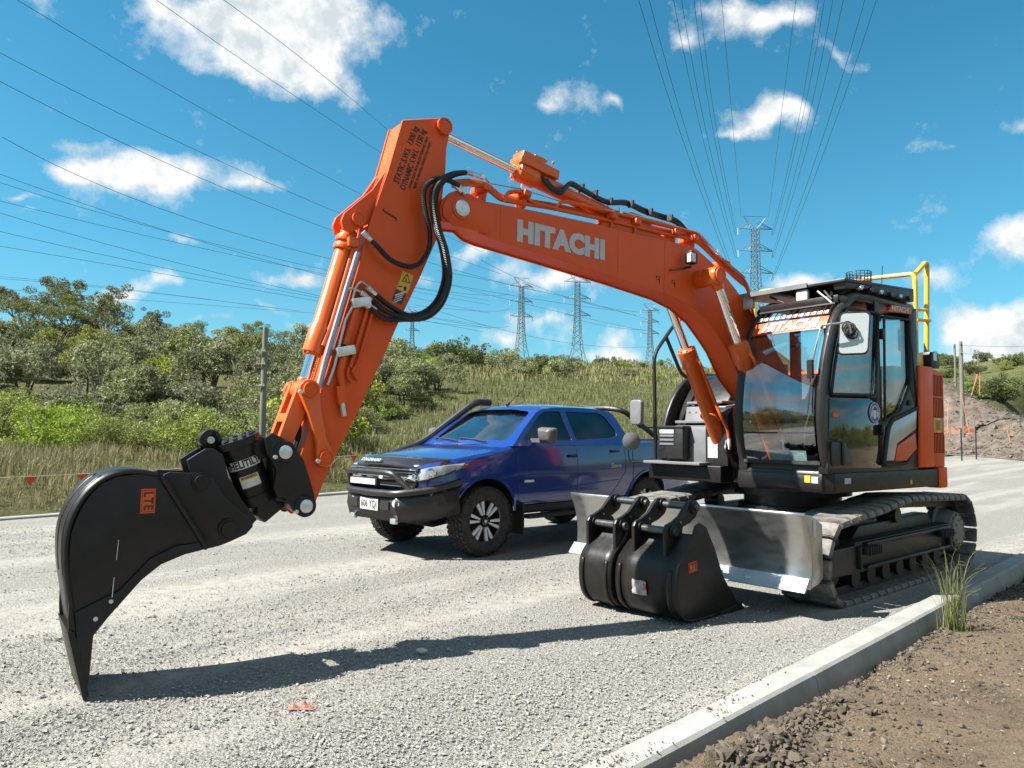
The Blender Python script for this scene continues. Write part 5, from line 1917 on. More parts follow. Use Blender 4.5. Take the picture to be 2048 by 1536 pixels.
for k in range(12):
    a = 2 * math.pi * k / 12
    s_ = ax.orthogonal().normalized()
    t_ = ax.cross(s_)
    for r_ in ((.06, .11) if k % 2 else (.11,)):
        q = ac0 - ax * .03 + (s_ * math.cos(a) + t_ * math.sin(a)) * r_
        bo = MB()
        bo.cyl(q, q - ax * .011, .014, n=6)
        bo.build('bolt', 'black_satin', hitch)
# band with the maker's name and a warning label wrapped on the drum
cdir = (Vector((EX.c.x, EX.c.y, 0)) - Vector((ac0.x, ac0.y, 0))).normalized()
outw_ = (cdir - ax * cdir.dot(ax)).normalized()
tang = outw_.cross(ax).normalized()
if (tang.x) > 0:
    tang = -tang


def wrap_on_drum(me, s_axis, r):
    for v in me.vertices:
        a = v.co.x / r
        q = ac0 + ax * (s_axis - v.co.y) + (outw_ * math.cos(a) + tang * math.sin(a)) * (r + v.co.z)
        v.co = q
    return me


def drum_patch(name, w_, h_, s_axis, r, mat, x0=0.0):
    mb = MB()
    rows = []
    for j in (-h_ / 2, h_ / 2):
        rows.append([(x0 + x, j, 0) for x in np.linspace(-w_ / 2, w_ / 2, 14)])
    mb.grid(rows)
    me = wrap_on_drum(mb.mesh(name), s_axis, r)
    return link_mesh(name, me, mat, hitch, 60)


drum_patch('name_band', .225, .055, .125, .1095, 'decal_white')
cu = text_mesh('lettering', 'HELITILT', .062, 'black_print', Matrix.Identity(4), hitch, .0004, .002, 0, 1.0, .80)
bmx = bmesh.new()
bmx.from_mesh(cu.data)
bmesh.ops.subdivide_edges(bmx, edges=[e for e in bmx.edges if e.calc_length() > .012], cuts=2)
bmx.to_mesh(cu.data)
bmx.free()
wrap_on_drum(cu.data, .125, .1105)
drum_patch('warning_label', .12, .075, .235, .1095, 'decal_white', .0)
drum_patch('warning_label', .12, .022, .21, .1102, 'decal_yellow', .0)
for s_ in (-.028, .028):
    mb = MB()
    mb.add([(s_ - .022, -.025, 0), (s_ + .022, -.025, 0), (s_, .012, 0)], [(0, 1, 2)])
    link_mesh('sticker_print', wrap_on_drum(mb.mesh('t'), .245, .1102), 'decal_yellow', hitch, 0)
wt = text_mesh('lettering', 'WARNING', .022, 'black_print', Matrix.Identity(4), hitch, .0003, .0006, 0, 1.0, .9)
wrap_on_drum(wt.data, .21, .111)
# cradle that holds the drum, top ring and hoses
cr_ = MB()
cr_.prism(EX.XZ([(455, 905), (520, 872), (545, 876), (552, 905), (530, 912), (478, 930)], 0), -.09, .09)
cr_.prism(EX.XZ([(503, 1000), (556, 985), (560, 1010), (520, 1043), (505, 1030)], 0), -.10, .10)
cr_.prism(EX.XZ([(528, 905), (556, 905), (560, 1000), (538, 1000)], 0), -.13, .13)
cr_.build('cradle', 'black_paint', hitch, bevel=.01)
hs2 = MB()
for k in range(4):
    pts = [EX.P(592 + 4 * k, 812 + 3 * k, 1, -.02 + .02 * k), EX.P(588 + 4 * k, 840, 1, -.02 + .02 * k), EX.P(584 + 5 * k, 872, 1, -.02 + .02 * k), EX.P(570 + 6 * k, 905, 1, -.02 + .02 * k)]
    hs2.tube(smooth_path([EX.P(622, 800 + 3 * k, 1, -.02)] + pts, 6), .011, 7)
hs2.build('hose', 'hose', hitch)
fr_ = EX.XZ([(374, 920), (412, 897), (428, 897), (447, 910), (456, 953), (486, 1003), (514, 1039), (502, 1052), (455, 1072), (430, 1030), (398, 985), (388, 965)], .1)
for y0, y1 in ((.075, .105), (-.105, -.075)):
    plate('hook_plate', fr_, y0, y1, 'black_paint', hitch, .006)
plate('hook_body', inset(fr_, .03), -.075, .075, 'black_paint', hitch, .004)
ear = EX.P(420, 880, 1, .03)
le_ = MB()
pts = [(ear.x + .065 * math.cos(a), ear.z + .065 * math.sin(a)) for a in np.linspace(rad(-10), rad(200), 12)]
le_.prism(pts + EX.XZ([(408, 905), (446, 925)], .03), -.02, .05)
le_.build('lifting_eye', 'black_paint', hitch, bevel=.008)
le_ = MB()
le_.cyl((ear.x, .045, ear.z), (ear.x, .053, ear.z), .022, n=16)
le_.build('eye_hole', 'steel', hitch)
rl = MB()
rl.box(EX.P(388, 947, 1, .09), (.03, .02, .05))
rl.build('red_lever', 'lamp_red', hitch)

# ---------------------------------------------------------------- digging bucket on the hitch
bucket = empty('bucket', parent=exc)
KY0, KY1 = -.27, .19
side = [(322, 951), (290, 946), (236, 953), (205, 966), (186, 984), (165, 1012), (152, 1039), (143, 1065), (139, 1093), (137, 1152), (138, 1195), (136, 1240), (137, 1270), (152, 1330), (167, 1390), (172, 1392), (180, 1345), (187, 1272), (217, 1234), (248, 1199), (283, 1160), (322, 1129), (369, 1109), (416, 1097)]
side_xz = EX.XZ(side, KY1)
for y0, y1 in ((KY1 - .018, KY1), (KY0, KY0 + .018)):
    plate('side_plate', side_xz, y0, y1, 'black_paint', bucket, .004)
# inner stiffening edge on the near side
plate('side_cutter', EX.XZ([(150, 1225), (154, 1300), (169, 1386), (178, 1345), (186, 1272), (217, 1234), (283, 1160), (322, 1129), (369, 1109), (405, 1100), (398, 1085), (352, 1092), (300, 1118), (240, 1180)], KY1 + .01), KY1 - .002, KY1 + .014, 'black_paint', bucket, .004)
back = EX.XZ([(322, 946), (290, 941), (250, 941), (210, 953), (175, 980), (148, 1019), (134, 1054), (128, 1093), (129, 1144), (136, 1195), (140, 1230), (146, 1270)], KY1)
wr = MB()
bk2 = [(p.x, p.z) for p in smooth_path([(a, 0, b) for a, b in back], 4)]
rows = [[(x, y, z) for x, z in bk2] for y in (KY0 - .004, -.04, KY1 + .006)]
wr.grid(rows)
wr.build('back_shell', 'black_paint', bucket, solid=.02, smooth=50)
for f0, f1 in ((.22, .26), (.45, .62)):
    pass
wb = MB()
seg = bk2[12:34]
rows = [[(x + .003, y, z + .002) for x, z in seg] for y in (KY0 + .1, KY0 + .16)]
wb.grid(rows)
wb.build('wear_strip', 'black_paint', bucket, solid=.014)
wb = MB()
rows = [[(x + .003, y, z + .002) for x, z in seg] for y in (KY1 - .16, KY1 - .10)]
wb.grid(rows)
wb.build('wear_strip', 'black_paint', bucket, solid=.014)
tipx = EX.XZ([(168, 1394)], KY1)[0]
lipa = EX.XZ([(134, 1262), (152, 1270), (170, 1278), (184, 1284)], KY1)
lp_ = MB()
lp_.prism([lipa[0], (lipa[0][0] - .035, lipa[0][1] - .01), (tipx[0] - .02, .03), (tipx[0], .004), (tipx[0] + .006, .012)], KY0 - .01, KY1 + .016)
lp_.build('cutting_edge', 'black_paint', bucket, bevel=.003)
eary = EX.XZ([(322, 951), (340, 944), (378, 946), (404, 945), (425, 955), (455, 1000), (500, 1035), (506, 1052), (492, 1068), (460, 1083), (440, 1091), (416, 1097)], .14)
for y0, y1 in ((.115, .15), (-.19, -.155)):
    plate('ear', eary, y0, y1, 'black_paint', bucket, .005)
rb = MB()
pa, pb = EX.P(324, 953, 1, KY1), EX.P(414, 1097, 1, KY1)
rb.tube([(pa.x, KY1 + .002, pa.z), (pb.x, KY1 + .002, pb.z)], .016, 6)
rb.box2((pa.x - .01, KY0, pa.z - .01), (pa.x + .25, KY1 - .02, pa.z + .012))
rb.build('top_plate', 'black_paint', bucket)
for (u, v, r_) in ((402, 964, .042), (457, 1058, .048)):
    c = EX.P(u, v, 1, .15)
    pn = MB()
    pn.rev((c.x, .15, c.z), (0, 1, 0), [(0, r_ * 1.25), (.012, r_ * 1.25), (.012, r_), (.024, r_ * .95), (.024, .001)], 24)
    pn.cyl((c.x, -.2, c.z), (c.x, .15, c.z), r_ * .8, n=18)
    pn.build('bucket_pin', 'black_paint', bucket)
# orange maker's sticker: dark letters in a frame, reading downwards


def lte_sticker(parent, c, xdir, ydir, w_, h_, s_):
    m_ = basis(c, xdir, ydir)
    mb = MB()
    mb.v += [tuple(m_ @ Vector((a, b, 0))) for a, b in ((-w_ / 2, -h_ / 2), (w_ / 2, -h_ / 2), (w_ / 2, h_ / 2), (-w_ / 2, h_ / 2))]
    mb.f += [(0, 1, 2, 3)]
    mb.build('sticker', 'decal_orange', parent)
    text_mesh('lettering', s_, h_ * .86, 'black_print', m_ @ Matrix.Translation((0, 0, .001)), parent, .0006, h_ * .014, 0, 1.1, .95)
    fr2 = MB()
    for (a, b) in (((-.44, -.40), (.44, -.40)), ((.44, -.40), (.44, .40)), ((.44, .40), (-.44, .40)), ((-.44, .40), (-.44, -.40))):
        p0, p1 = m_ @ Vector((a[0] * w_, a[1] * h_, .001)), m_ @ Vector((b[0] * w_, b[1] * h_, .001))
        fr2.tube([p0, p1], h_ * .018, 4)
    fr2.build('sticker_print', 'black_print', parent)


c = EX.P(296, 1002, 1, KY1 + .004)
lte_sticker(bucket, c, (0, 0, -1), (-1, 0, 0), .135, .075, 'LTE')
# scuffs, hanging string and bare bolt holes
sc_ = MB()
for (u, v, r_) in ((222, 1203, .011), (191, 1238, .012)):
    q = EX.P(u, v, 1, KY1 + .015)
    sc_.cyl((q.x, q.y - .004, q.z), (q.x, q.y + .004, q.z), r_, n=12)
sc_.build('bolt_hole', 'decal_white', bucket)
sc_ = MB()
sc_.tube(smooth_path([EX.P(228, 1155, 1, KY1 + .004), EX.P(226, 1175, 1, KY1 + .006), EX.P(224, 1195, 1, KY1 + .017)], 4), .0025, 4)
sc_.tube(smooth_path([EX.P(237, 1080, 1, KY1 + .002), EX.P(235, 1100, 1, KY1 + .003), EX.P(233, 1120, 1, KY1 + .003)], 4), .002, 4)
sc_.build('scratch', 'zinc', bucket)

# ================================================================== SPARE BUCKETS
BK = Frame(UN.o, UN.yaw)


def spare_bucket(label, y0, y1, ey, prof_y, dx, sticker=True):
    root = empty('spare_bucket', UN.o, UN.yaw)
    tag(root, label, 'bucket', 'spare buckets stood in front of the blade')
    side = UN.XZ([(1401, 1046), (1391, 1052), (1387, 1069), (1379, 1093), (1368, 1112), (1357, 1132), (1352, 1155), (1351, 1185), (1354, 1214), (1361, 1231), (1373, 1242), (1393, 1247), (1440, 1229), (1476, 1205), (1469, 1194), (1448, 1155), (1430, 1097), (1413, 1054)], prof_y)
    side = [(x + dx, max(z, .008)) for x, z in side]
    for a, b in ((y0, y0 + .016), (y1 - .016, y1)):
        mb = MB()
        mb.prism(side, a, b)
        mb.build('side_plate', 'black_paint', root, bevel=.004)
    # rolled back and floor
    shell = side[2:13]
    pth = [(p.x, p.z) for p in smooth_path([(a, 0, b) for a, b in shell], 4)]
    mb = MB()
    mb.grid([[(x + .006, y, z) for x, z in pth] for y in np.linspace(y0 - .006, y1 + .006, 5)])
    mb.build('back_shell', 'black_paint', root, solid=.018, smooth=50)
    mb = MB()
    mb.prism([side[13], (side[13][0] - .09, .02), (side[13][0] - .09, .008), (side[12][0], .006), (side[12][0], side[12][1] + .02)], y0 - .008, y1 + .008)
    mb.build('cutting_edge', 'black_paint', root, bevel=.003)
    # top crown box between the ears
    mb = MB()
    tx, tz = side[3]
    mb.box2((tx - .22, y0 + .01, tz - .05), (tx + .02, y1 - .01, tz - .02))
    mb.box2((tx - .02, y0 + .01, tz - .16), (tx + .0, y1 - .01, tz - .02))
    mb.build('crown_plate', 'black_paint', root, bevel=.004)
    for yy in (y0 + .03, y1 - .05):
        wb = MB()
        seg = pth[14:34]
        wb.grid([[(x + .018, y, z - .004) for x, z in seg] for y in (yy - .02, yy + .02)])
        wb.build('wear_strip', 'black_paint', root, solid=.01)
    px_ear = [(1375, 1003), (1384, 1000), (1394, 1006), (1397, 1016), (1390, 1034), (1378, 1046), (1364, 1054), (1362, 1075), (1376, 1090), (1372, 1108), (1352, 1128), (1341, 1148), (1332, 1149), (1330, 1100), (1329, 1060), (1333, 1050), (1344, 1044), (1358, 1032)]
    ear = [(x + dx, z) for x, z in UN.XZ(px_ear, .55)]
    u_, l_ = UN.P(1385, 1014, 1, .55), UN.P(1343, 1063, 1, .55)
    for y in ey:
        mb = MB()
        mb.prism(ear, y - .015, y + .015)
        mb.build('ear', 'black_paint', root, bevel=.005, seg=2)
        for p in (u_, l_):
            mb = MB()
            mb.rev((p.x + dx, y - .03, p.z), (0, 1, 0), [(0, .03), (0, .052), (.06, .052), (.066, .03), (.066, .001)], 20)
            mb.build('pin_boss', 'black_paint', root)
    for p in (u_, l_):
        mb = MB()
        mb.cyl((p.x + dx, ey[0], p.z), (p.x + dx, ey[1] + .06, p.z), .030, n=20)
        mb.build('hanger_pin', 'steel_dark' if 'steel_dark' in MATS else M('steel_dark', (.11, .105, .1), .32, metal=.75, var=.25, vs=14), root)
    for y in ey:
        mb = MB()
        q = UN.P(1362, 1044, 1, .55)
        mb.cyl((q.x + dx + .02, y + .014, q.z), (q.x + dx + .02, y + .02, q.z), .008, n=8)
        mb.build('grease_hole', 'zinc', root)
    if sticker:
        c = UN.P(1385, 1134, 1, prof_y)
        lte_sticker(root, Vector((c.x + dx, y1 + .004, c.z)), (-1, 0, .12), (.12, 0, 1), .115, .075, 'LTE')
        # torn plastic wrapper stuck on the shell
        mb = MB()
        rows = []
        for j in range(6):
            rows.append([(0, 0, 0)] * 6)
        rows = []
        for j in range(6):
            r_ = []
            for i in range(6):
                zz = .30 - j * .022 + random.uniform(-.006, .006)
                x_ = float(np.interp(zz, [z for x, z in reversed(pth[:30])], [x for x, z in reversed(pth[:30])])) + .014 + random.uniform(0, .006)
                r_.append((x_, y0 + .17 + i * .028 + random.uniform(-.005, .005), zz))
            rows.append(r_)
        mb.grid(rows)
        mb.build('plastic_wrapper', M('wrapper', (.42, .36, .37), .25, var=.5, vs=25, coat=.4), root, smooth=0)
        mb = MB()
        mb.grid([[(p[0] + .003, p[1], p[2]) for p in r_[4:6]] for r_ in rows[1:4]])
        mb.build('wrapper_print', 'lamp_red', root, smooth=0)
    return root


spare_bucket('wide black spare bucket with orange sticker on its side plate, standing before the blade', .13, .70, (.24, .545), .70, 0.0)
spare_bucket('narrow black spare bucket behind the wide one, at the left end of the blade', -.25, .085, (-.235, .06), .70, 0.02, False)

# ================================================================== BLUE UTE
CAR = Frame((.21, 10.42, 0), rad(223.5))
ute = empty('pickup_truck', CAR.o, CAR.yaw)
tag(ute, 'dark blue dual cab pickup truck with black bull bar parked behind the excavator', 'pickup truck')
M('ute_blue', (0.009, 0.044, 0.27), 0.20, coat=1.0, var=0.06, vs=3, dust=0.04, dustc=(.2, .2, .2))
M('ute_black', (0.014, 0.0135, 0.013), 0.5, var=0.2, vs=8, dust=0.15, dustc=(.1, .09, .08))
M('ute_bar', (0.020, 0.017, 0.0155), 0.40, var=0.2, vs=5, dust=0.12, dustc=(.12, .1, .08))
M('ute_smoke', (0.03, 0.02, 0.02), 0.08, coat=.8, var=0.2)
M('ute_mirror', (0.15, 0.135, 0.125), 0.35, var=.1)
M('tyre', (0.020, 0.019, 0.018), 0.85, var=0.25, vs=10, bump=.15, dust=.55, dustc=(.17, .155, .135))
glass_mat('ute_windscreen', (.55, .60, .62), .42)
glass_mat('ute_side_glass', (.07, .075, .08), .07)

SECX = [2.33, 2.24, 2.10, 1.90, 1.55, 1.12, .9, .4, -.1, -.6, -1.1, -1.6, -2.1, -2.5, -2.66]
SECW = [.66, .78, .86, .905, .93, .935, .935, .935, .935, .935, .935, .935, .93, .915, .90]
SECB = [.66, .64, .60, .56, .55, .54, .54, .54, .54, .54, .55, .56, .58, .62, .66]
SECT = [1.03, 1.07, 1.10, 1.135, 1.185, 1.265, 1.30, 1.305, 1.31, 1.315, 1.325, 1.33, 1.33, 1.33, 1.32]
SECC = [.02, .03, .04, .05, .05, .03, .0, .0, .0, .0, .0, .0, .0, .0, .0]


def sec_half(i, x=None):
    if x is None:
        w_, zb, zt, c = SECW[i], SECB[i], SECT[i], SECC[i]
    else:
        w_, zb, zt, c = [float(np.interp(-x, [-q for q in SECX], a)) for a in (SECW, SECB, SECT, SECC)]
    h = zt - zb
    return [(0, zb), (w_ * .80, zb), (w_ * .955, zb + .02), (w_ * .985, zb + .16 * h), (w_ * .99, zb + .30 * h), (w_, zb + .46 * h), (w_ * 1.0, zb + .62 * h), (w_ * .985, zb + .74 * h), (w_ * .975, zb + .86 * h), (w_ * .955, zt - .03), (w_ * .92, zt), (w_ * .60, zt + c * .7), (0, zt + c)]


def ysurf(x, z):
    hp_ = sec_half(0, x)[2:11]
    return float(np.interp(z, [b for a, b in hp_], [a for a, b in hp_]))


def bool_mesh(base, cutters):
    """base mesh minus cutter meshes, evaluated once"""
    bo = bpy.data.objects.new('tmp_base', base)
    COL.objects.link(bo)
    tmp = []
    for me in cutters:
        c = bpy.data.objects.new('tmp_cut', me)
        COL.objects.link(c)
        md = bo.modifiers.new('b', 'BOOLEAN')
        md.operation = 'DIFFERENCE'
        md.solver = 'EXACT'
        md.object = c
        try:
            md.material_mode = 'TRANSFER'
        except Exception:
            pass
        tmp.append(c)
    bpy.context.view_layer.update()
    dg = bpy.context.evaluated_depsgraph_get()
    res = bpy.data.meshes.new_from_object(bo.evaluated_get(dg))
    for o in tmp + [bo]:
        bpy.data.objects.remove(o)
    return res


def closed_mesh(mb, name, mat):
    me = mb.mesh(name)
    bm = bmesh.new()
    bm.from_mesh(me)
    bmesh.ops.remove_doubles(bm, verts=bm.verts, dist=1e-5)
    bmesh.ops.recalc_face_normals(bm, faces=bm.faces)
    bm.to_mesh(me)
    bm.free()
    me.materials.append(MATS[mat])
    return me


# --- lower body: closed loft, wheel arches cut out
xs_f = []
for a, b in zip(SECX[:-1], SECX[1:]):
    nseg = max(2, int((a - b) / .1))
    xs_f += [a + (b - a) * k / nseg for k in range(nseg)]
xs_f.append(SECX[-1])
rows = []
for x in xs_f:
    h = sec_half(0, x)
    loop = [(x, y, z) for y, z in h] + [(x, -y, z) for y, z in reversed(h[1:-1])]
    rows.append(loop + [loop[0]])
lb = MB()
lb.grid(rows)
nl_ = len(rows[0])
lb.f.append(tuple(range(nl_ - 1)))
lb.f.append(tuple((len(rows) - 1) * nl_ + k for k in range(nl_ - 1)))
body_me = closed_mesh(lb, 'body', 'ute_blue')
cuts = []
for wx, rr in ((1.548, .475), (-1.548, .465)):
    for sy in (1, -1):
        c = MB()
        c.cyl((wx, sy * .52, .43), (wx, sy * 1.3, .43), rr, n=48)
        cuts.append(closed_mesh(c, 'cut', 'ute_black'))
body_me = bool_mesh(body_me, cuts)
body_me.shade_smooth()
body_me.set_sharp_from_angle(angle=rad(28))
body = bpy.data.objects.new('body', body_me)
COL.objects.link(body)
body.parent = ute

# --- cabin hull with real window openings
CABIN = [(1.13, 1.265), (.84, 1.475), (.52, 1.685), (.42, 1.725), (.15, 1.765), (-.3, 1.775), (-.75, 1.765), (-.98, 1.735), (-1.06, 1.69), (-1.20, 1.31), (-1.2, 1.27)]


def yw(z):
    return .905 - (z - 1.27) * .52


def cabin_hull(ins, yi, up):
    P = [Vector(p) for p in CABIN]
    pts = inset(CABIN, ins) if ins else CABIN
    mb = MB()
    rows = []
    for t in (-1, -.85, -.5, 0, .5, .85, 1):
        rows.append([(x + (.055 * (1 - t * t) if x > .3 else (-.03 * (1 - t * t) if x < -1.0 else 0)), t * (yw(z) - yi), z + (.05 * (1 - abs(t) ** 3) if z > 1.66 else .0) - up) for x, z in pts])
    for i in range(len(rows)):
        rows[i] = rows[i] + [rows[i][0]]
    mb.grid(rows)
    n_ = len(pts) + 1
    mb.f.append(tuple(range(n_ - 1)))
    mb.f.append(tuple((len(rows) - 1) * n_ + k for k in range(n_ - 1)))
    return mb


hull = closed_mesh(cabin_hull(0, 0, 0), 'cabin', 'ute_blue')
inner = closed_mesh(cabin_hull(.05, .05, .0), 'in', 'ute_black')
win_f = [(.93, 1.335), (.70, 1.50), (.47, 1.655), (.36, 1.70), (.06, 1.715), (.02, 1.335)]
win_r = [(-.06, 1.335), (-.05, 1.715), (-.72, 1.71), (-.84, 1.66), (-.96, 1.46), (-.95, 1.395), (-.80, 1.365)]
cut_s = []
for wn_ in (win_f, win_r):
    c = MB()
    c.prism(round_poly(wn_, .03), -1.3, 1.3)
    cut_s.append(closed_mesh(c, 'cw', 'ute_black'))
ws = [(-.72, 1.33), (.72, 1.33), (.60, 1.70), (.3, 1.735), (-.3, 1.735), (-.60, 1.70)]
c = MB()
c.prism(round_poly(ws, .05), .25, 1.6, tf=lambda a, b, x: (x, a, b))
cut_s.append(closed_mesh(c, 'cf', 'ute_black'))
c = MB()
c.prism(round_poly([(-.66, 1.40), (.66, 1.40), (.56, 1.66), (-.56, 1.66)], .05), -1.6, -.9, tf=lambda a, b, x: (x, a, b))
cut_s.append(closed_mesh(c, 'cr', 'ute_black'))
cab_me = hull
for c in (inner, cut_s[1], cut_s[0], cut_s[2], cut_s[3]):
    cab_me = bool_mesh(cab_me, [c])
cab_me.shade_smooth()
cab_me.set_sharp_from_angle(angle=rad(30))
cabin = bpy.data.objects.new('cabin', cab_me)
COL.objects.link(cabin)
cabin.parent = ute
# panes
for sy in (1, -1):
    for wn_ in (win_f, win_r):
        g = MB()
        pl_ = inset(wn_, -.015)
        g.v += [(x, sy * (yw(z) - .012), z) for x, z in pl_]
        g.f += [tuple(range(len(pl_)))]
        g.build('side_window', 'ute_side_glass', ute, smooth=0)
rows = []
for s_ in np.linspace(0, 1, 6):
    x0, z0 = 1.10 + (.44 - 1.10) * s_, 1.285 + (1.715 - 1.285) * s_
    rows.append([(x0 + .055 * (1 - t * t) - .005, t * (yw(z0) - .06), z0 + (.03 * (1 - t * t) if s_ > .9 else 0)) for t in np.linspace(-1, 1, 9)])
g = MB()
g.grid(rows)
g.build('windscreen', 'ute_windscreen', ute, smooth=60)
g = MB()
g.v += [(-1.10, -.72, 1.38), (-1.10, .72, 1.38), (-1.03, .6, 1.68), (-1.03, -.6, 1.68)]
g.f += [(0, 1, 2, 3)]
g.build('rear_window', 'ute_side_glass', ute)
# interior
it = MB()
for yy in (-.38, .38):
    it.prism([(.05, 1.22), (-.12, 1.60), (0, 1.62), (.15, 1.24)], yy - .22, yy + .22)
    it.box((-.06, yy, 1.665), (.09, .22, .14))
    it.prism([(-.75, 1.22), (-.88, 1.55), (-.78, 1.57), (-.65, 1.24)], yy - .26, yy + .26)
it.build('seats', 'interior_grey', ute, bevel=.03, seg=3)
it = MB()
it.box((.80, 0, 1.29), (.45, 1.5, .06))
it.build('dashboard', 'seat', ute, bevel=.02)
it = MB()
it.tube([(.56 + .04 * math.sin(a), -.38 + .185 * math.cos(a), 1.36 + .16 * math.sin(a)) for a in np.linspace(0, 2 * math.pi, 24, endpoint=False)], .014, 6, closed=True)
it.build('steering_wheel', 'seat', ute)
it = MB()
it.box((.50, 0, 1.66), (.03, .2, .06))
it.build('inner_mirror', 'seat', ute, bevel=.01)


def body_line(name, pts, r=.0045, mat='ute_black', off=.0):
    mb = MB()
    P = []
    for a, b in zip(pts[:-1], pts[1:]):
        for k in range(8):
            x, z = a[0] + (b[0] - a[0]) * k / 8, a[1] + (b[1] - a[1]) * k / 8
            P.append((x, ysurf(x, z) + off, z))
    P.append((pts[-1][0], ysurf(*pts[-1]) + off, pts[-1][1]))
    mb.tube(P, r, 5)
    return mb.build(name, mat, ute)


body_line('door_gap', [(1.04, 1.28), (1.06, .95), (1.02, .58), (.05, .57)])
body_line('door_gap', [(-.02, 1.29), (-.02, .57), (-.72, .58), (-1.02, .90), (-1.03, 1.3)])
body_line('panel_gap', [(-1.2, 1.32), (-1.2, .60)], .006)
body_line('bonnet_gap', [(1.08, 1.24), (1.5, 1.15), (1.95, 1.09)], .004)
body_line('waist_moulding', [(.95, 1.292), (.0, 1.297), (-.95, 1.31)], .009)
body_line('body_crease', [(1.0, .70), (.2, .74), (-.9, .80)], .006, 'ute_blue')
for x, z in ((.02 + .05, 1.135), (-.80, 1.185)):
    mb = MB()
    y = ysurf(x, z)
    mb.box((x, y + .012, z), (.17, .035, .035))
    mb.build('door_handle', 'ute_black', ute, bevel=.012, seg=3)
# plastic sill, flares, side step, mud flap
mb = MB()
mb.box((.0, .86, .50), (2.0, .10, .10))
mb.box((.0, .93, .415), (1.85, .14, .05))
mb.build('side_step', 'ute_black', ute, bevel=.015)
for x_, h_ in ((.99, .38), (-2.08, .34)):
    mb = MB()
    mb.box((x_, .83, .40), (.025, .26, h_))
    mb.build('mud_flap', 'ute_black', ute)
for wx, rr in ((1.548, .475), (-1.548, .465)):
    for sy in (1, -1):
        mb = MB()
        P = []
        for a in np.linspace(rad(12), rad(172), 22):
            x, z = wx + (rr + .005) * math.cos(a), .43 + (rr + .005) * math.sin(a)
            P.append((x, sy * (ysurf(x, min(z, 1.1)) + .004), z))
        mb.tube(P, .02, 6)
        mb.build('arch_lip', 'ute_blue', ute)


# wheels
def tyre_mesh():
    mb = MB()
    R0, Wt = .402, .27
    prof = [(-Wt / 2 + .03, .24), (-Wt / 2 + .005, .29), (-Wt / 2, .33), (-Wt / 2 + .02, .375), (-Wt / 2 + .05, .388), (0, .392), (Wt / 2 - .05, .388), (Wt / 2 - .02, .375), (Wt / 2, .33), (Wt / 2 - .005, .29), (Wt / 2 - .03, .24)]
    n = 48
    for t_, r in prof:
        for i in range(n):
            a = 2 * math.pi * i / n
            mb.v.append((r * math.cos(a), t_, r * math.sin(a)))
    for k in range(len(prof) - 1):
        for i in range(n):
            j = (i + 1) % n
            mb.f.append((k * n + i, k * n + j, (k + 1) * n + j, (k + 1) * n + i))
    for i in range(44):                                # tread blocks
        a = 2 * math.pi * i / 44
        for j, y in enumerate((-.105, -.055, 0.0, .055, .105)):
            aa = a + (.07 if j % 2 else 0) + random.uniform(-.01, .01)
            rr_ = .396 if abs(y) < .1 else .388
            m_ = Matrix.Rotation(-aa, 4, 'Y') @ Matrix.Translation((rr_, y, 0)) @ Matrix.Rotation(random.uniform(-.3, .3) + (.35 if j % 2 else -.35), 4, 'X')
            o = len(mb.v)
            sx, sy, sz = .016, .043, .040
            mb.v += [tuple(m_ @ Vector((px_ * sx / 2, py_ * sy / 2, pz_ * sz / 2))) for px_ in (-1, 1) for py_ in (-1, 1) for pz_ in (-1, 1)]
            mb.f += [tuple(o + q for q in f) for f in ((0, 1, 3, 2), (4, 6, 7, 5), (0, 4, 5, 1), (2, 3, 7, 6), (0, 2, 6, 4), (1, 5, 7, 3))]
    return mb


def wheel(wx, sy, steer=0.0):
    e = empty('wheel', (wx, sy * .80, .402), steer if sy > 0 else steer + math.pi, parent=ute)
    tyre_mesh().build('tyre', 'tyre', e, smooth=40)
    mb = MB()
    mb.rev((0, -.10, 0), (0, 1, 0), [(0, .235), (.19, .245), (.20, .255), (.205, .245), (.19, .228), (.10, .215), (.09, .06), (.09, .001)], 40)
    mb.build('rim', 'rim_black' if 'rim_black' in MATS else M('rim_black', (.012, .012, .012), .25, coat=.4), e, smooth=30)
    for k in range(6):
        a0 = 2 * math.pi * k / 6 + .2
        for s_ in (-1, 1):
            mb = MB()
            pts = []
            for r_, da in ((.06, .18), (.14, .14), (.232, .20)):
                for w_ in ((.10, .05) if r_ < .1 else (.16, .05)):
                    pass
            poly = [(.075, s_ * .05), (.235, s_ * .085), (.238, s_ * .26), (.15, s_ * .27), (.075, s_ * .28)]
            P2 = [(r_ * math.cos(a0 + da), r_ * math.sin(a0 + da)) for r_, da in poly]
            mb.prism(P2, .06, .094)
            mb.build('spoke', 'alloy' if 'alloy' in MATS else M('alloy', (1.0, 1.0, 1.0), .32, coat=.3, var=.03), e, bevel=.004)
    mb = MB()
    mb.rev((0, .05, 0), (0, 1, 0), [(0, .05), (.05, .05), (.055, .042), (.055, .001)], 20)
    for k in range(6):
        a = 2 * math.pi * k / 6
        mb.cyl((.066 * math.cos(a), .06, .066 * math.sin(a)), (.066 * math.cos(a), .098, .066 * math.sin(a)), .011, n=6)
    mb.build('hub_cap', 'rim_black', e)
    mb = MB()
    mb.rev((0, .100, 0), (0, 1, 0), [(0, .02), (.006, .018), (.006, .001)], 14)
    mb.build('hub_badge', 'alloy', e)
    return e


for wx in (1.548, -1.548):
    for sy in (1, -1):
        wheel(wx, sy)
mb = MB()
mb.cyl((1.548, -.75, .40), (1.548, .75, .40), .06, n=12)
mb.cyl((-1.548, -.75, .40), (-1.548, .75, .40), .08, n=12)
mb.box((0, 0, .52), (4.2, .9, .14))
mb.box((1.9, 0, .46), (.7, 1.1, .12))
mb.build('chassis', 'ute_black', ute, bevel=.01)

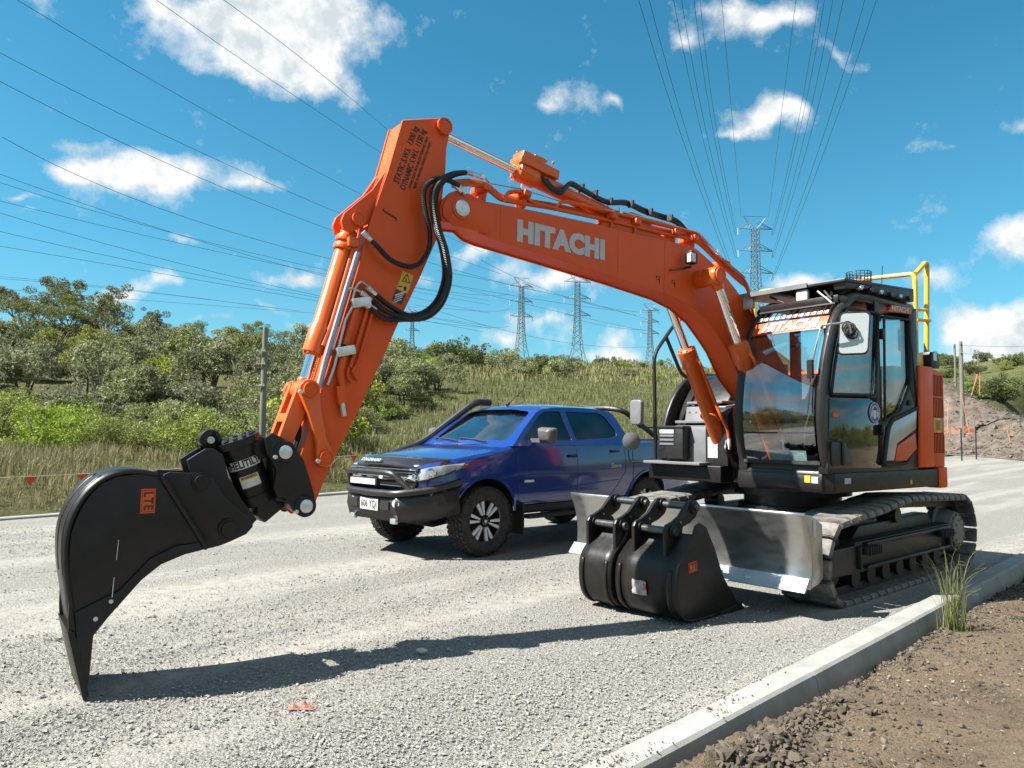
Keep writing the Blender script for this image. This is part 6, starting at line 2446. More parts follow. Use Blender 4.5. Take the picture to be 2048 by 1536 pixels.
# front: grille, lamps, bonnet protector
mb = MB()
mb.prism([(-.62, .78), (.62, .78), (.68, 1.02), (-.68, 1.02)], 2.325, 2.365, tf=lambda a, b, c: (c + .008 - abs(a) * .02, a, b))
mb.build('grille', 'ute_black', ute, bevel=.005)
for z, h_, w_, mt_ in ((1.0, .018, .66, 'chrome'), (.90, .05, .65, 'chrome'), (.965, .014, .64, 'ute_black'), (.81, .02, .60, 'chrome')):
    mb = MB()
    mb.grid([[(2.386 - abs(y) * .02 - dz, y, z + s_) for y in np.linspace(-w_, w_, 9)] for s_, dz in ((-h_ / 2, 0), (0, -.006), (h_ / 2, 0))])
    mb.build('grille_bar', mt_, ute, solid=.01)
mb = MB()
mb.prism([(-.045, 0), (-.02, .02), (.045, .02), (.02, -.02), (-.045, -.02)], 2.385, 2.392, tf=lambda a, b, c: (c, a, b + .90))
mb.build('front_badge', 'alloy', ute)
rows = []
for s_ in np.linspace(0, 1, 5):
    r_ = []
    for y in np.linspace(-.84, .84, 21):
        xx = 2.385 - .10 * (abs(y) / .84) ** 3 - s_ * .13 - (.14 * max(0, abs(y) - .62) / .22)
        zt = 1.005 + .13 * s_ + .025 * (1 - (y / .84) ** 2) - .01 * (abs(y) / .84)
        r_.append((xx + .02 * math.sin(s_ * 3.1), y, zt))
    rows.append(r_)
mb = MB()
mb.grid(rows)
mb.build('bonnet_protector', 'ute_smoke', ute, solid=.006, smooth=60)
text_mesh('lettering', 'COLORADO', .062, 'decal_white', basis((2.362, -.25, 1.085), (.03, 1, 0), (-.72, 0, .70)), ute, .012, .001, 0, 1.25, 1.05)
for sy in (1, -1):
    plan = [(2.352, .50), (2.345, .63), (2.285, .765), (2.14, .87), (1.90, .928)]
    zlo, zhi = [.865, .872, .90, .95, 1.035], [.965, .995, 1.03, 1.055, 1.075]
    P3 = lambda t: (float(np.interp(t, range(5), [p[0] for p in plan])), sy * float(np.interp(t, range(5), [p[1] for p in plan])), float(np.interp(t, range(5), zlo)), float(np.interp(t, range(5), zhi)))
    mb = MB()
    rows = []
    for t_ in np.linspace(0, 4, 17):
        x_, y_, l_, h_ = P3(t_)
        rows.append([(x_ - .02, y_ - sy * .02, l_ - .006), (x_ + .012, y_ + sy * .006, l_ + .004), (x_ + .016, y_ + sy * .010, (l_ + h_) / 2), (x_ + .004, y_ + sy * .004, h_ - .004), (x_ - .03, y_ - sy * .02, h_ + .004)])
    mb.grid(rows)
    hl = mb.build('headlight', 'headlight_lens' if 'headlight_lens' in MATS else M('headlight_lens', (.42, .45, .46), .06, coat=1.0, var=.4, vs=12, metal=.15), ute, smooth=50)
    for (t_, r_) in ((1.0, .042), (2.2, .055)):
        x_, y_, l_, h_ = P3(t_)
        mb = MB()
        nrm = Vector((.9, .4 * sy, .1)) if t_ < 2 else Vector((.75, .66 * sy, .1))
        mb.rev(Vector((x_ + .006, y_ + sy * .004, (l_ + h_) / 2)), nrm, [(-.02, r_), (.014, r_), (.016, r_ * .82), (.002, r_ * .7), (.012, r_ * .35), (.018, .001)], 20)
        mb.build('lamp_reflector', 'chrome', hl)
    mb = MB()
    mb.grid([[(P3(t_)[0] + .014, P3(t_)[1] + sy * .008, P3(t_)[2] - .012) for t_ in np.linspace(0, 3.6, 9)], [(P3(t_)[0] + .018, P3(t_)[1] + sy * .010, P3(t_)[2] + .006) for t_ in np.linspace(0, 3.6, 9)]])
    mb.build('lamp_surround', 'ute_black', hl)
    mb = MB()
    mb.prism([(1.84, 1.04), (1.93, 1.02), (1.95, 1.045), (1.85, 1.07)], sy * .918, sy * .938)
    mb.build('indicator', M('indicator', (.35, .12, .08), .2, coat=.5), ute)
    mb = MB()
    mb.grid([[(2.33, sy * .52, .80), (2.10, sy * .82, .84), (1.95, sy * .91, .87)], [(2.32, sy * .52, .86), (2.08, sy * .83, .885), (1.93, sy * .92, .90)]])
    mb.build('lamp_trim', 'chrome', ute, solid=.01)
# bull bar
bbm = MB()
top_l = [(1.93, .925, .87), (2.20, .80, .79), (2.52, .50, .735), (2.55, 0, .73), (2.52, -.50, .735), (2.20, -.80, .79), (1.93, -.925, .87)]
bbm.tube(bend_path(top_l, .12, 6), .042, 10)
low_l = [(1.95, .93, .52), (2.18, .80, .46), (2.47, .48, .42), (2.50, -.48, .42), (2.18, -.80, .46), (1.95, -.93, .52)]
tl, ll = [Vector(p) for p in (top_l[0], top_l[1], top_l[2], top_l[4], top_l[5], top_l[6])], [Vector(p) for p in low_l]
bbm.grid([[p for p in ll], [p * .5 + q * .5 + Vector((.03, 0, 0)) for p, q in zip(ll, tl)], [p - Vector((.0, 0, .02)) for p in tl]])
bull = bbm.build('bull_bar', 'ute_bar', ute, solid=.02, smooth=40)
mb = MB()
mb.tube(bend_path([(2.40, .60, .77), (2.50, .40, .955), (2.52, .30, .965), (2.53, -.42, .965), (2.50, -.52, .95), (2.44, -.56, .77)], .10, 5), .036, 10)
mb.build('hoop', 'ute_bar', bull)
mb = MB()
mb.box((2.53, -.12, .855), (.06, .56, .085))
mb.build('light_bar', 'ute_black', bull, bevel=.01)
mb = MB()
mb.box((2.563, -.12, .855), (.006, .52, .065))
mb.build('light_bar_lens', 'lamp_clear', bull)
mb = MB()
mb.box((2.535, -.02, .595), (.006, .37, .135))
npo = mb.build('number_plate', 'decal_white', bull, bevel=.002)
text_mesh('lettering', '606 YQI', .115, 'plate_ink' if 'plate_ink' in MATS else M('plate_ink', (.10, .02, .03), .5), basis((2.540, -.02, .595), (0, 1, 0), (0, 0, 1)), bull, .001, .0015, 0, 1.05, .80)
for y in (-.34, .30):
    mb = MB()
    mb.box((2.535, y, .60), (.012, .16, .10))
    mb.build('air_opening', dk, bull)
for y in (-.42, .46):
    mb = MB()
    mb.rev((2.505, y + .02, .625), (.85, .5 if y > 0 else -.5, 0), [(0, .045), (.012, .045), (.016, .036), (.012, .001)], 20)
    mb.build('fog_lamp', 'lamp_clear', bull)
for k in range(3):
    mb = MB()
    f = .25 + k * .22
    p = tl[1].lerp(tl[0], f) * .55 + ll[1].lerp(ll[0], f) * .45 + Vector((.03, .02, .02))
    mb.rev(p, (.55, .83, 0), [(-.012, .05 - k * .006), (.012, .05 - k * .006), (.012, .001)], 18)
    mb.build('cut_hole', dk, bull)
for y in (-.40, .44):
    mb = MB()
    mb.box((2.50, y, .43), (.05, .10, .06))
    mb.build('recovery_point', 'zinc', bull, bevel=.01)
mb = MB()
mb.prism([(2.42, .43), (2.0, .33), (1.75, .36), (1.75, .40), (2.0, .38), (2.42, .47)], -.5, .5)
mb.build('bash_plate', 'ute_black', ute, bevel=.006)
# snorkel on the far side, aerial, mirrors, wipers, sports bar
mb = MB()
mb.tube(bend_path([(1.55, -.93, 1.14), (1.25, -.955, 1.22), (1.05, -.90, 1.33), (.42, -.74, 1.80), (.30, -.72, 1.86), (.05, -.73, 1.86)], .12, 5), .052, 10)
mb.build('snorkel', 'ute_black', ute)
mb = MB()
mb.cyl((.38, 0, 1.80), (.34, 0, 1.84), .022, n=10)
mb.tube([(.34, 0, 1.83), (.08, .02, 2.03)], .006, 6)
mb.build('roof_aerial', 'ute_black', ute)
for sy in (1, -1):
    mb = MB()
    sh = round_poly([(-.09, -.10), (.10, -.10), (.12, .09), (-.12, .10)], .04)
    n_ = len(sh)
    for dx_, k_ in ((.10, .55), (.06, .9), (0, 1.0), (-.03, .97)):
        mb.v += [(.72 + dx_, sy * (1.10 + a * k_ * 1.15), 1.40 + b * k_) for a, b in sh]
    for r_ in range(3):
        mb.f += [(r_ * n_ + i, r_ * n_ + (i + 1) % n_, (r_ + 1) * n_ + (i + 1) % n_, (r_ + 1) * n_ + i) for i in range(n_)]
    mb.f += [tuple(range(n_)), tuple(range(3 * n_, 4 * n_))]
    mb.box((.74, sy * .94, 1.335), (.09, .16, .05))
    mb.build('door_mirror', 'ute_mirror', ute, smooth=45)
for y in (-.1, .45):
    mb = MB()
    mb.tube([(1.16, y, 1.315), (1.10, y - .25, 1.335), (1.06, y - .62, 1.355)], .010, 5)
    mb.build('wiper', 'ute_black', ute)
mb = MB()
for sy in (1, -1):
    mb.tube(bend_path([(-2.05, sy * .80, 1.33), (-1.75, sy * .78, 1.48), (-1.28, sy * .70, 1.76), (-1.22, sy * .45, 1.80), (-1.22, 0, 1.80)], .12, 5), .038, 10)
mb.build('sports_bar', 'ute_black', ute)
mb = MB()
mb.box((-1.9, 0, 1.335), (1.3, 1.5, .02))
mb.build('tonneau_cover', 'ute_black', ute)
mb = MB()
mb.box((-2.70, 0, .60), (.12, 1.7, .18))
mb.build('rear_bumper', 'alloy', ute, bevel=.03, seg=3)
mb = MB()
mb.box((-2.62, .905, 1.02), (.08, .05, .42))
mb.build('tail_lamp', 'lamp_red', ute, bevel=.01)
# badges
x, z = -.93, .985
text_mesh('lettering', 'Storm', .085, 'decal_white', basis((x + .12, ysurf(x, z) + .004, z), (-1, -.02, .0), (0, -.05, 1)), ute, .001, .001, .25, 1.0, 1.1)
mb = MB()
mb.box((.87, ysurf(.87, .84) + .003, .84), (.16, .006, .028))
mb.build('side_badge', 'alloy', ute)

# ================================================================== VEGETATION
def leaf_material(name, cols, trans=0.25, vs=0.8):
    m = bpy.data.materials.new(name)
    m.use_nodes = True
    t = NT(m.node_tree)
    geo = t.n('ShaderNodeNewGeometry')
    ri = geo.outputs['Random Per Island']
    rn = t.n('ShaderNodeObjectInfo').outputs['Random']
    co = t.n('ShaderNodeTexCoord').outputs['Object']
    ns = t.n('ShaderNodeTexNoise', i={'Vector': co, 'Scale': vs, 'Detail': 2.0}).outputs['Fac']
    f = t.math('ADD', t.math('MULTIPLY', ri, .55), t.math('MULTIPLY', t.ramp(ns, [(.3, 0.0), (.7, 1.0)]), .45))
    c = t.ramp(f, [(k / (len(cols) - 1), q) for k, q in enumerate(cols)])
    hs = t.n('ShaderNodeHueSaturation', i={'Hue': t.math('ADD', .485, t.math('MULTIPLY', rn, .03)), 'Saturation': t.math('ADD', .8, t.math('MULTIPLY', rn, .35)), 'Value': t.math('ADD', .78, t.math('MULTIPLY', rn, .45)), 'Color': c}).outputs[0]
    hs = t.mix(1.0, hs, (ALB, ALB, ALB), 'MULTIPLY')
    d = t.n('ShaderNodeBsdfPrincipled', i={'Base Color': hs, 'Roughness': .7, 'Specular IOR Level': .12})
    tr = t.n('ShaderNodeBsdfTranslucent', i={'Color': hs})
    mx = t.n('ShaderNodeMixShader', i={0: trans, 1: d.outputs[0], 2: tr.outputs[0]})
    t.n('ShaderNodeOutputMaterial', i={'Surface': mx.outputs[0]})
    MATS[name] = m


leaf_material('leaf_gum', [(0.084, 0.100, 0.035), (0.176, 0.196, 0.070), (0.284, 0.290, 0.115), (0.432, 0.425, 0.196)])
leaf_material('leaf_wattle', [(0.085, 0.098, 0.042), (0.235, 0.255, 0.115), (0.385, 0.405, 0.20), (0.55, 0.56, 0.31)], .3)
leaf_material('leaf_olive', [(0.117, 0.130, 0.029), (0.286, 0.312, 0.072), (0.442, 0.455, 0.117), (0.598, 0.585, 0.208)], .3)
leaf_material('leaf_fresh', [(0.120, 0.150, 0.030), (0.265, 0.330, 0.070), (0.40, 0.46, 0.115), (0.56, 0.59, 0.20)], .3, 1.6)
leaf_material('leaf_dark', [(0.061, 0.081, 0.030), (0.121, 0.151, 0.051), (0.203, 0.230, 0.084), (0.297, 0.311, 0.128)])
leaf_material('grass_dry', [(.30, .25, .11), (.42, .36, .17), (.36, .34, .14), (.50, .44, .25)], .25)
leaf_material('grass_green', [(.13, .17, .045), (.20, .24, .07), (.27, .28, .10), (.34, .31, .14)], .3)
M('bark', (.17, .145, .115), .9, var=.3, vs=9, bump=.4, bs=25)
M('bark_pale', (.34, .31, .26), .9, var=.25, vs=6, bump=.3, bs=20)
M('pole_wood', (.20, .195, .155), .9, var=.25, vs=5, bump=.3, bs=30, stretch=(1, 1, .15))
M('galvanised', (.20, .235, .26), .6, metal=.2, var=.1)
M('wire', (.045, .055, .065), .5, metal=.3, var=.05)
M('wire_pale', (.42, .42, .38), .5, var=.05)


def leaf_cloud(rs, centres, radii, per, size, flat=1.0, up=0.35):
    """leaf-sized faces spread through clumps; returns verts, tris"""
    V, F = [], []
    pos = []
    for c, r, n in zip(centres, radii, per):
        d = rs.normal(size=(n, 3))
        d /= np.linalg.norm(d, axis=1, keepdims=True)
        rr = r * rs.uniform(.25, 1.0, (n, 1)) ** .45
        p = d * rr
        p[:, 2] *= flat
        pos.append(p + np.array(c))
    pos = np.concatenate(pos)
    n = len(pos)
    a = rs.normal(size=(n, 3))
    a /= np.linalg.norm(a, axis=1, keepdims=True)
    b = rs.normal(size=(n, 3)) + np.array([0, 0, up])
    b -= a * (a * b).sum(1, keepdims=True)
    b /= np.linalg.norm(b, axis=1, keepdims=True)
    L = size * rs.uniform(.6, 1.5, (n, 1))
    Wd = L * rs.uniform(.32, .6, (n, 1))
    v = np.stack([pos - a * L, pos + b * Wd, pos + a * L, pos - b * Wd], 1).reshape(-1, 3)
    f = np.arange(n * 4).reshape(n, 4)
    return v, f


def np_obj_mesh(name, v, f, mat):
    me = bpy.data.meshes.new(name)
    me.vertices.add(len(v))
    me.vertices.foreach_set('co', np.asarray(v, np.float32).ravel())
    k = f.shape[1]
    me.loops.add(f.size)
    me.loops.foreach_set('vertex_index', f.astype(np.int32).ravel())
    me.polygons.add(len(f))
    me.polygons.foreach_set('loop_start', np.arange(0, f.size, k, dtype=np.int32))
    me.polygons.foreach_set('loop_total', np.full(len(f), k, np.int32))
    me.update(calc_edges=True)
    me.materials.append(MATS[mat])
    return me


def make_plant(kind, seed, leaf=None):
    """returns (crown mesh, trunk mesh), about one unit = one metre, base at the origin"""
    rs = np.random.RandomState(seed)
    tr = MB()
    if kind == 'gum':
        H = 8.0
        lean = rs.uniform(-.4, .4, 2)
        fork = rs.uniform(2.2, 3.4)
        base = [(0, 0, -.6), (lean[0] * .2, lean[1] * .2, 1.2), (lean[0] * .5, lean[1] * .5, fork)]
        tr.tube(base, .13, 7, rib=lambda i: (.17, .13, .11)[i])
        cs, rr, nn = [], [], []
        for k in range(rs.randint(6, 9)):
            ang = k * 2.4 + rs.uniform(-.4, .4)
            sp = rs.uniform(.8, 2.3)
            top = np.array([lean[0] * .6 + sp * math.cos(ang), lean[1] * .6 + sp * math.sin(ang), rs.uniform(4.3, 7.4) - sp * .35])
            mid = np.array([lean[0] * .55 + sp * .45 * math.cos(ang), lean[1] * .55 + sp * .45 * math.sin(ang), (fork + top[2]) / 2 - .2])
            P = smooth_path([base[-1], tuple(mid), tuple(top)], 3)
            tr.tube(P, .05, 5, rib=lambda i: .085 - .010 * i)
            for j in range(rs.randint(3, 6)):
                c = top + rs.normal(size=3) * np.array([.6, .6, .35])
                q = rs.uniform(.45, .85)
                cs.append(c)
                rr.append(q)
                nn.append(int(330 * q * q + 60))
        v, f = leaf_cloud(rs, cs, rr, nn, .085, .7)
        mat = 'leaf_gum'
    elif kind in ('wattle', 'dark'):
        for k in range(5):
            ang = k * 1.3 + rs.uniform(-.3, .3)
            tr.tube([(0, 0, -.5), (.35 * math.cos(ang), .35 * math.sin(ang), .9), (.9 * math.cos(ang), .9 * math.sin(ang), 2.0)], .05, 5, rib=lambda i: (.07, .05, .02)[i])
        cs, rr, nn = [], [], []
        lob = rs.normal(size=(4, 3)) * np.array([.75, .75, .25])
        for k in range(50):
            d = rs.normal(size=3)
            d /= np.linalg.norm(d)
            d[2] = abs(d[2]) * .95 - .12
            sc = rs.uniform(.6, 1.05)
            c = lob[k % 4] + d * np.array([1.0, 1.0, 1.35]) * sc + np.array([0, 0, .95])
            if rs.rand() < .12:
                c[2] += rs.uniform(.2, .6)
            q = rs.uniform(.22, .58)
            cs.append(c)
            rr.append(q)
            nn.append(int(300 * q * q + 55))
        v, f = leaf_cloud(rs, cs, rr, nn, .070, .8)
        mat = 'leaf_wattle' if kind == 'wattle' else 'leaf_dark'
    else:
        for k in range(6):
            ang = k * 1.1
            tr.tube([(0, 0, -.3), (.25 * math.cos(ang), .25 * math.sin(ang), .5), (.5 * math.cos(ang), .5 * math.sin(ang), 1.0)], .02, 5, rib=lambda i: (.03, .022, .01)[i])
        cs, rr, nn = [], [], []
        for k in range(34):
            c = np.array([rs.normal() * .55, rs.normal() * .55, 0])
            c[2] = rs.uniform(.15, 1.25) * (1 - .25 * np.hypot(c[0], c[1]))
            q = rs.uniform(.18, .36)
            cs.append(c)
            rr.append(q)
            nn.append(int(1500 * q * q + 70))
        v, f = leaf_cloud(rs, cs, rr, nn, .033, 1.0, .8)
        mat = 'leaf_fresh'
    cm = np_obj_mesh('crown', v, f, leaf or mat)
    tm = tr.mesh('trunk')
    tm.materials.append(MATS['bark_pale' if kind == 'gum' else 'bark'])
    tm.shade_smooth()
    return cm, tm


PLANTS = {'gum': [make_plant('gum', 10 + k) for k in range(5)], 'wattle': [make_plant('wattle', 30 + k, 'leaf_olive' if k == 2 else None) for k in range(7)],
          'dark': [make_plant('dark', 50 + k) for k in range(2)], 'fresh': [make_plant('fresh', 70 + k) for k in range(4)]}
NAMES = {'gum': 'gum_tree', 'wattle': 'bush', 'dark': 'bush', 'fresh': 'shrub'}
CATS = {'gum': 'tree', 'wattle': 'bush', 'dark': 'bush', 'fresh': 'shrub'}


def plant(kind, x, y, s, label, group, sz=1.0, k=None):
    k = random.randrange(len(PLANTS[kind])) if k is None else k
    cm, tm = PLANTS[kind][k % len(PLANTS[kind])]
    e = empty(NAMES[kind], (x, y, float(hgt(x, y)) - .03), random.uniform(0, 6.28))
    e.scale = (s * random.uniform(.9, 1.12), s * random.uniform(.9, 1.12), s * sz * random.uniform(.9, 1.1))
    tag(e, label, CATS[kind], group)
    for nm, me in (('crown', cm), ('trunk', tm)):
        o = bpy.data.objects.new(nm, me)
        COL.objects.link(o)
        o.parent = e
    return e


def upos(u, d):
    """ground point below pixel column u at depth d"""
    return d * (u - 1024.0) / FPX, d


def free(x, y, m=2.0):
    s, t = st(x, y)
    return t > np.interp(s, _FS, _FT) + m


ORD = ['first', 'second', 'third', 'fourth', 'fifth', 'sixth', 'seventh', 'eighth', 'ninth', 'tenth', 'eleventh', 'twelfth', 'thirteenth', 'fourteenth', 'fifteenth', 'sixteenth', 'seventeenth', 'eighteenth', 'nineteenth', 'twentieth']
ORD += ['twenty-' + q for q in ORD[:9]] + ['thirtieth'] + ['thirty-' + q for q in ORD[:9]] + ['fortieth'] + ['forty-' + q for q in ORD[:9]] + ['fiftieth'] + ['fifty-' + q for q in ORD[:9]] + ['sixtieth', 'sixty-first', 'sixty-second']


def rank_labels(objs, fmt, key=lambda o: o.location.x / max(o.location.y, .1)):
    """left-to-right place of each of a row of look-alikes"""
    for k, o in enumerate(sorted(objs, key=key)):
        o['label'] = fmt % ORD[k]


random.seed(21)
# tall gums along the top of the left slope: (column, depth, size)
TREES = [(-40, 62, 0.77, 'gum tree at the far left edge of the skyline'), (22, 66, 0.82, 'tall gum tree at the left end of the skyline row'), (70, 58, 0.76, 'gum tree left of the highest crown on the skyline'),
         (120, 64, 0.92, 'gum tree with the highest crown on the left skyline'), (172, 60, 0.89, 'broad gum tree just right of the highest crown'), (215, 66, 0.84, 'gum tree at the right end of the tall skyline row'),
         (128, 50, 0.60, 'lower gum tree in front of the tall skyline row'), (45, 48, 0.59, 'lower gum tree with bare pale stems at the left edge'), (205, 50, 0.59, 'lower dark gum tree under the right end of the tall row'),
         (297, 66, 0.62, 'lone round-crowned gum tree standing clear right of the tall row'), (262, 54, 0.41, 'small gum tree below the lone round-crowned one'), (330, 56, 0.40, 'small gum tree left of the wooden pole on the slope'),
         (390, 64, 0.44, 'small gum tree on the skyline between lone tree and wooden pole'), (440, 60, 0.40, 'dense small gum tree on the skyline left of the wooden pole'), (482, 68, 0.46, 'thin gum tree with sparse top beside the wooden pole'),
         (510, 72, 0.51, 'thin gum tree rising directly behind the wooden pole'), (570, 66, 0.40, 'small gum tree on the skyline right of the wooden pole'), (640, 72, 0.40, 'small gum tree behind the excavator arm'),
         (700, 80, 0.41, 'small gum tree right of the excavator arm on the skyline'), (745, 95, 0.41, 'skyline tree between the excavator arm and the faint pylon'), (828, 120, 0.48, 'dark round tree in front of the faint far pylon'), (905, 128, 0.33, 'small skyline tree left of the near left pylon')]
for (u, d, s, lb) in TREES:
    x, y = upos(u, d)
    plant('gum', x, y, s * .9, lb, 'gum trees on the skyline')
# bushes covering the left slope, in rows that climb the hill
rowspec = [(24.5, 1.2, 2.3, .55, .85), (29.5, 1.5, 2.5, .65, .98), (35.5, 1.8, 2.9, .72, 1.05), (43, 2.1, 3.3, .8, 1.1), (52, 2.4, 3.7, .8, 1.1)]
for ri, (d0, jit, step, s0, s1) in enumerate(rowspec):
    x = d0 * (-1.0) * .76
    row_o = {'dark': [], 'fresh': [], 'wattle': []}
    while x < d0 * (-.19 if ri < 3 else -.13):
        yy = d0 + random.uniform(-jit, jit)
        if free(x, yy, 3.2):
            kd = 'dark' if random.random() < .13 else ('fresh' if random.random() < (.22 if ri < 2 else .05) else 'wattle')
            s = random.uniform(s0, s1) * (1.5 if kd == 'fresh' else 1.0)
            lb = {'dark': 'dark green bush among the grey-green ones on the left slope', 'fresh': 'bright green shrub between grey-green bushes on the left slope', 'wattle': 'grey-green rounded bush on the left slope'}[kd]
            row_o[kd].append(plant(kd, x, yy, s, lb, {'dark': 'dark bushes on the left slope', 'fresh': 'bright shrubs on the left slope', 'wattle': 'grey-green bushes on the left slope'}[kd]))
        x += step * random.uniform(.42, .8)
    rn_ = ['lowest', 'second lowest', 'middle', 'second highest', 'highest'][ri]
    for kd, nm in (('dark', 'dark green bush'), ('fresh', 'bright green shrub'), ('wattle', 'grey-green rounded bush')):
        rank_labels(row_o[kd], nm + ', %s from left in the ' + rn_ + ' bush row of the left slope')
# bright low shrubs along the foot of the slope
foot = []
x = -19.0
while x < -4.6:
    d = 20.2 + random.uniform(-1.0, 1.4)
    if free(x, d, 3.0) and random.random() < .8:
        foot.append(plant('fresh', x, d + random.uniform(-.6, 1.6), random.choice((.6, .8, 1.0, 1.15, 1.5)), 'bright green low shrub at the foot of the left slope', 'bright shrubs along the foot of the left slope'))
    x += random.uniform(.55, 1.0)
rank_labels(foot, 'bright green low shrub, %s from left along the foot of the left slope')
# bushes right of the arm, thinning out over the grassy hill
MID = [(745, 40, .95, 'wattle'), (790, 44, 1.05, 'wattle'), (835, 42, .9, 'wattle'), (760, 50, 1.1, 'wattle'), (875, 46, .75, 'wattle'), (715, 36, .9, 'wattle'), (805, 36, .7, 'wattle'), (850, 36, .55, 'fresh'), (770, 33, .7, 'fresh'), (730, 30, .8, 'fresh'),
       (800, 60, 1.1, 'wattle'), (850, 64, 1.1, 'fresh'), (880, 70, 1.3, 'dark'), (940, 74, 1.35, 'dark'), (965, 80, 1.2, 'dark'), (905, 60, .8, 'wattle'), (1010, 66, .8, 'wattle'), (1040, 60, .7, 'wattle'), (1075, 70, .9, 'dark'), (1130, 62, .8, 'wattle'),
       (835, 88, 1.5, 'dark'), (800, 92, 1.5, 'dark'), (870, 96, 1.4, 'wattle'), (760, 84, 1.3, 'wattle'), (715, 74, 1.3, 'wattle'), (720, 56, 1.1, 'wattle'), (690, 46, 1.1, 'wattle')]
mids = {'wattle': [], 'dark': [], 'fresh': []}
for (u, d, s, kd) in MID:
    x, y = upos(u, d)
    nm = {'wattle': 'grey-green', 'dark': 'dark green', 'fresh': 'bright green'}[kd]
    mids[kd].append(plant(kd, x, y, s, nm + ' bush on the grassy hill behind the pickup truck', nm + ' bushes on the hill behind the truck'))
for kd in mids:
    rank_labels(mids[kd], {'wattle': 'grey-green', 'dark': 'dark green', 'fresh': 'bright green'}[kd] + ' bush, %s from left behind the pickup truck')
lows = []
for k in range(60):
    u, d = random.uniform(700, 1420), random.uniform(60, 145)
    x, y = upos(u, d)
    lows.append(plant('wattle' if random.random() < .7 else 'dark', x, y, random.uniform(.25, .6), 'small low bush scattered on the grassy hill', 'small bushes scattered on the hill'))
rank_labels(lows, 'small low bush, %s from left among those scattered on the grassy hill')
# crest trees
crest = []
for (u, s) in ((935, .9), (948, 1.0), (990, .55), (1012, .6), (1068, .75), (1082, 1.0), (1100, 1.0), (1118, .8), (1150, .7), (1168, .6), (1195, .8), (1212, .8), (1230, .6), (1248, .5), (880, .9), (860, .7)):
    x, y = upos(u, 146 + random.uniform(-5, 5))
    crest.append(plant('dark', x, y, s * 1.05, 'dark round tree on the crest of the grassy hill', 'dark trees along the hill crest'))
rank_labels(crest, 'dark round tree, %s from left along the crest of the grassy hill')
# right-hand hill
rh_, rl_ = [], []
for k in range(34):
    u, d = random.uniform(1880, 2120), random.uniform(150, 230)
    x, y = upos(u, d)
    rh_.append(plant('dark' if k % 3 else 'wattle', x, y, random.uniform(.8, 1.5), 'dark bush on the hill behind the dirt bank', 'bushes on the hill at the right edge'))
for (u, d, s) in ((1898, 130, 1.0), (1990, 95, 1.5), (1975, 98, 1.3), (2010, 96, 1.2)):
    x, y = upos(u, d)
    rl_.append(plant('dark', x, y, s * .95, 'large dark bush right of the wooden pole at the dirt bank', 'large bushes behind the dirt bank'))
rank_labels(rh_, 'bush, %s from left on the hill behind the dirt bank')
rank_labels(rl_, 'large dark bush, %s from left just behind the dirt bank')


# ------------------------------------------------------------------ scrub that goes on past both sides of the view
def scrub_belt(spots, mat, label, seed):
    rs = np.random.RandomState(seed)
    cs, rr, nn = [], [], []
    for (x, y, s) in spots:
        g = float(hgt(x, y))
        for k in range(26):
            d = rs.normal(size=3)
            d /= np.linalg.norm(d)
            c = np.array([x, y, g + .9 * s]) + d * np.array([1.3, 1.3, 1.1]) * s
            cs.append(c)
            rr.append(rs.uniform(.3, .6) * s)
            nn.append(46)
    v, f = leaf_cloud(rs, cs, rr, nn, .13, .8)
    o = link_mesh('scrub_belt', np_obj_mesh('scrub_belt', v, f, mat), None, None, 0)
    tag(o, label, 'scrub', None, 'stuff')


sp_l, sp_r = [], []
for k in range(46):
    a, r = rad(random.uniform(-112, -44)), random.uniform(22, 48)
    x, y = r * math.sin(a), r * math.cos(a)
    if free(x, y, 4.0):
        sp_l.append((x, y, random.uniform(1.0, 2.4)))
for k in range(26):
    a, r = rad(random.uniform(48, 100)), random.uniform(24, 44)
    x, y = r * math.sin(a), r * math.cos(a)
    if st(x, y)[1] < -7:
        sp_r.append((x, y, random.uniform(.9, 2.0)))
scrub_belt(sp_l, 'leaf_wattle', 'scrub on the slope past the left edge of the view', 91)
scrub_belt(sp_r, 'leaf_gum', 'scrub past the right edge of the view', 92)


# ------------------------------------------------------------------ grass
def grass(name, x, y, h, wd, mat, label, seed=1, lean=.35, zf=hgt):
    rs = np.random.RandomState(seed)
    n = len(x)
    z = zf(x, y) - .02
    a = rs.uniform(0, 2 * math.pi, n)
    ln = np.abs(rs.normal(0, lean, n)) * h
    b = rs.uniform(0, 2 * math.pi, n)
    base = np.stack([x, y, z], -1)
    side = np.stack([np.cos(a), np.sin(a), np.zeros(n)], -1) * (wd / 2)[:, None]
    mid = base + np.stack([np.cos(b) * ln * .35, np.sin(b) * ln * .35, h * .6], -1)
    tip = base + np.stack([np.cos(b) * ln, np.sin(b) * ln, h * rs.uniform(.85, 1.0, n)], -1)
    v = np.stack([base - side, base + side, mid + side * .8, tip, mid - side * .8], 1).reshape(-1, 3)
    i = np.arange(n) * 5
    f = np.concatenate([np.stack([i, i + 1, i + 2], -1), np.stack([i, i + 2, i + 4], -1), np.stack([i + 4, i + 2, i + 3], -1)])
    o = link_mesh(name, np_obj_mesh(name, v, f, mat), None, None, 0)
    tag(o, label, 'grass', None, 'stuff')
    return o


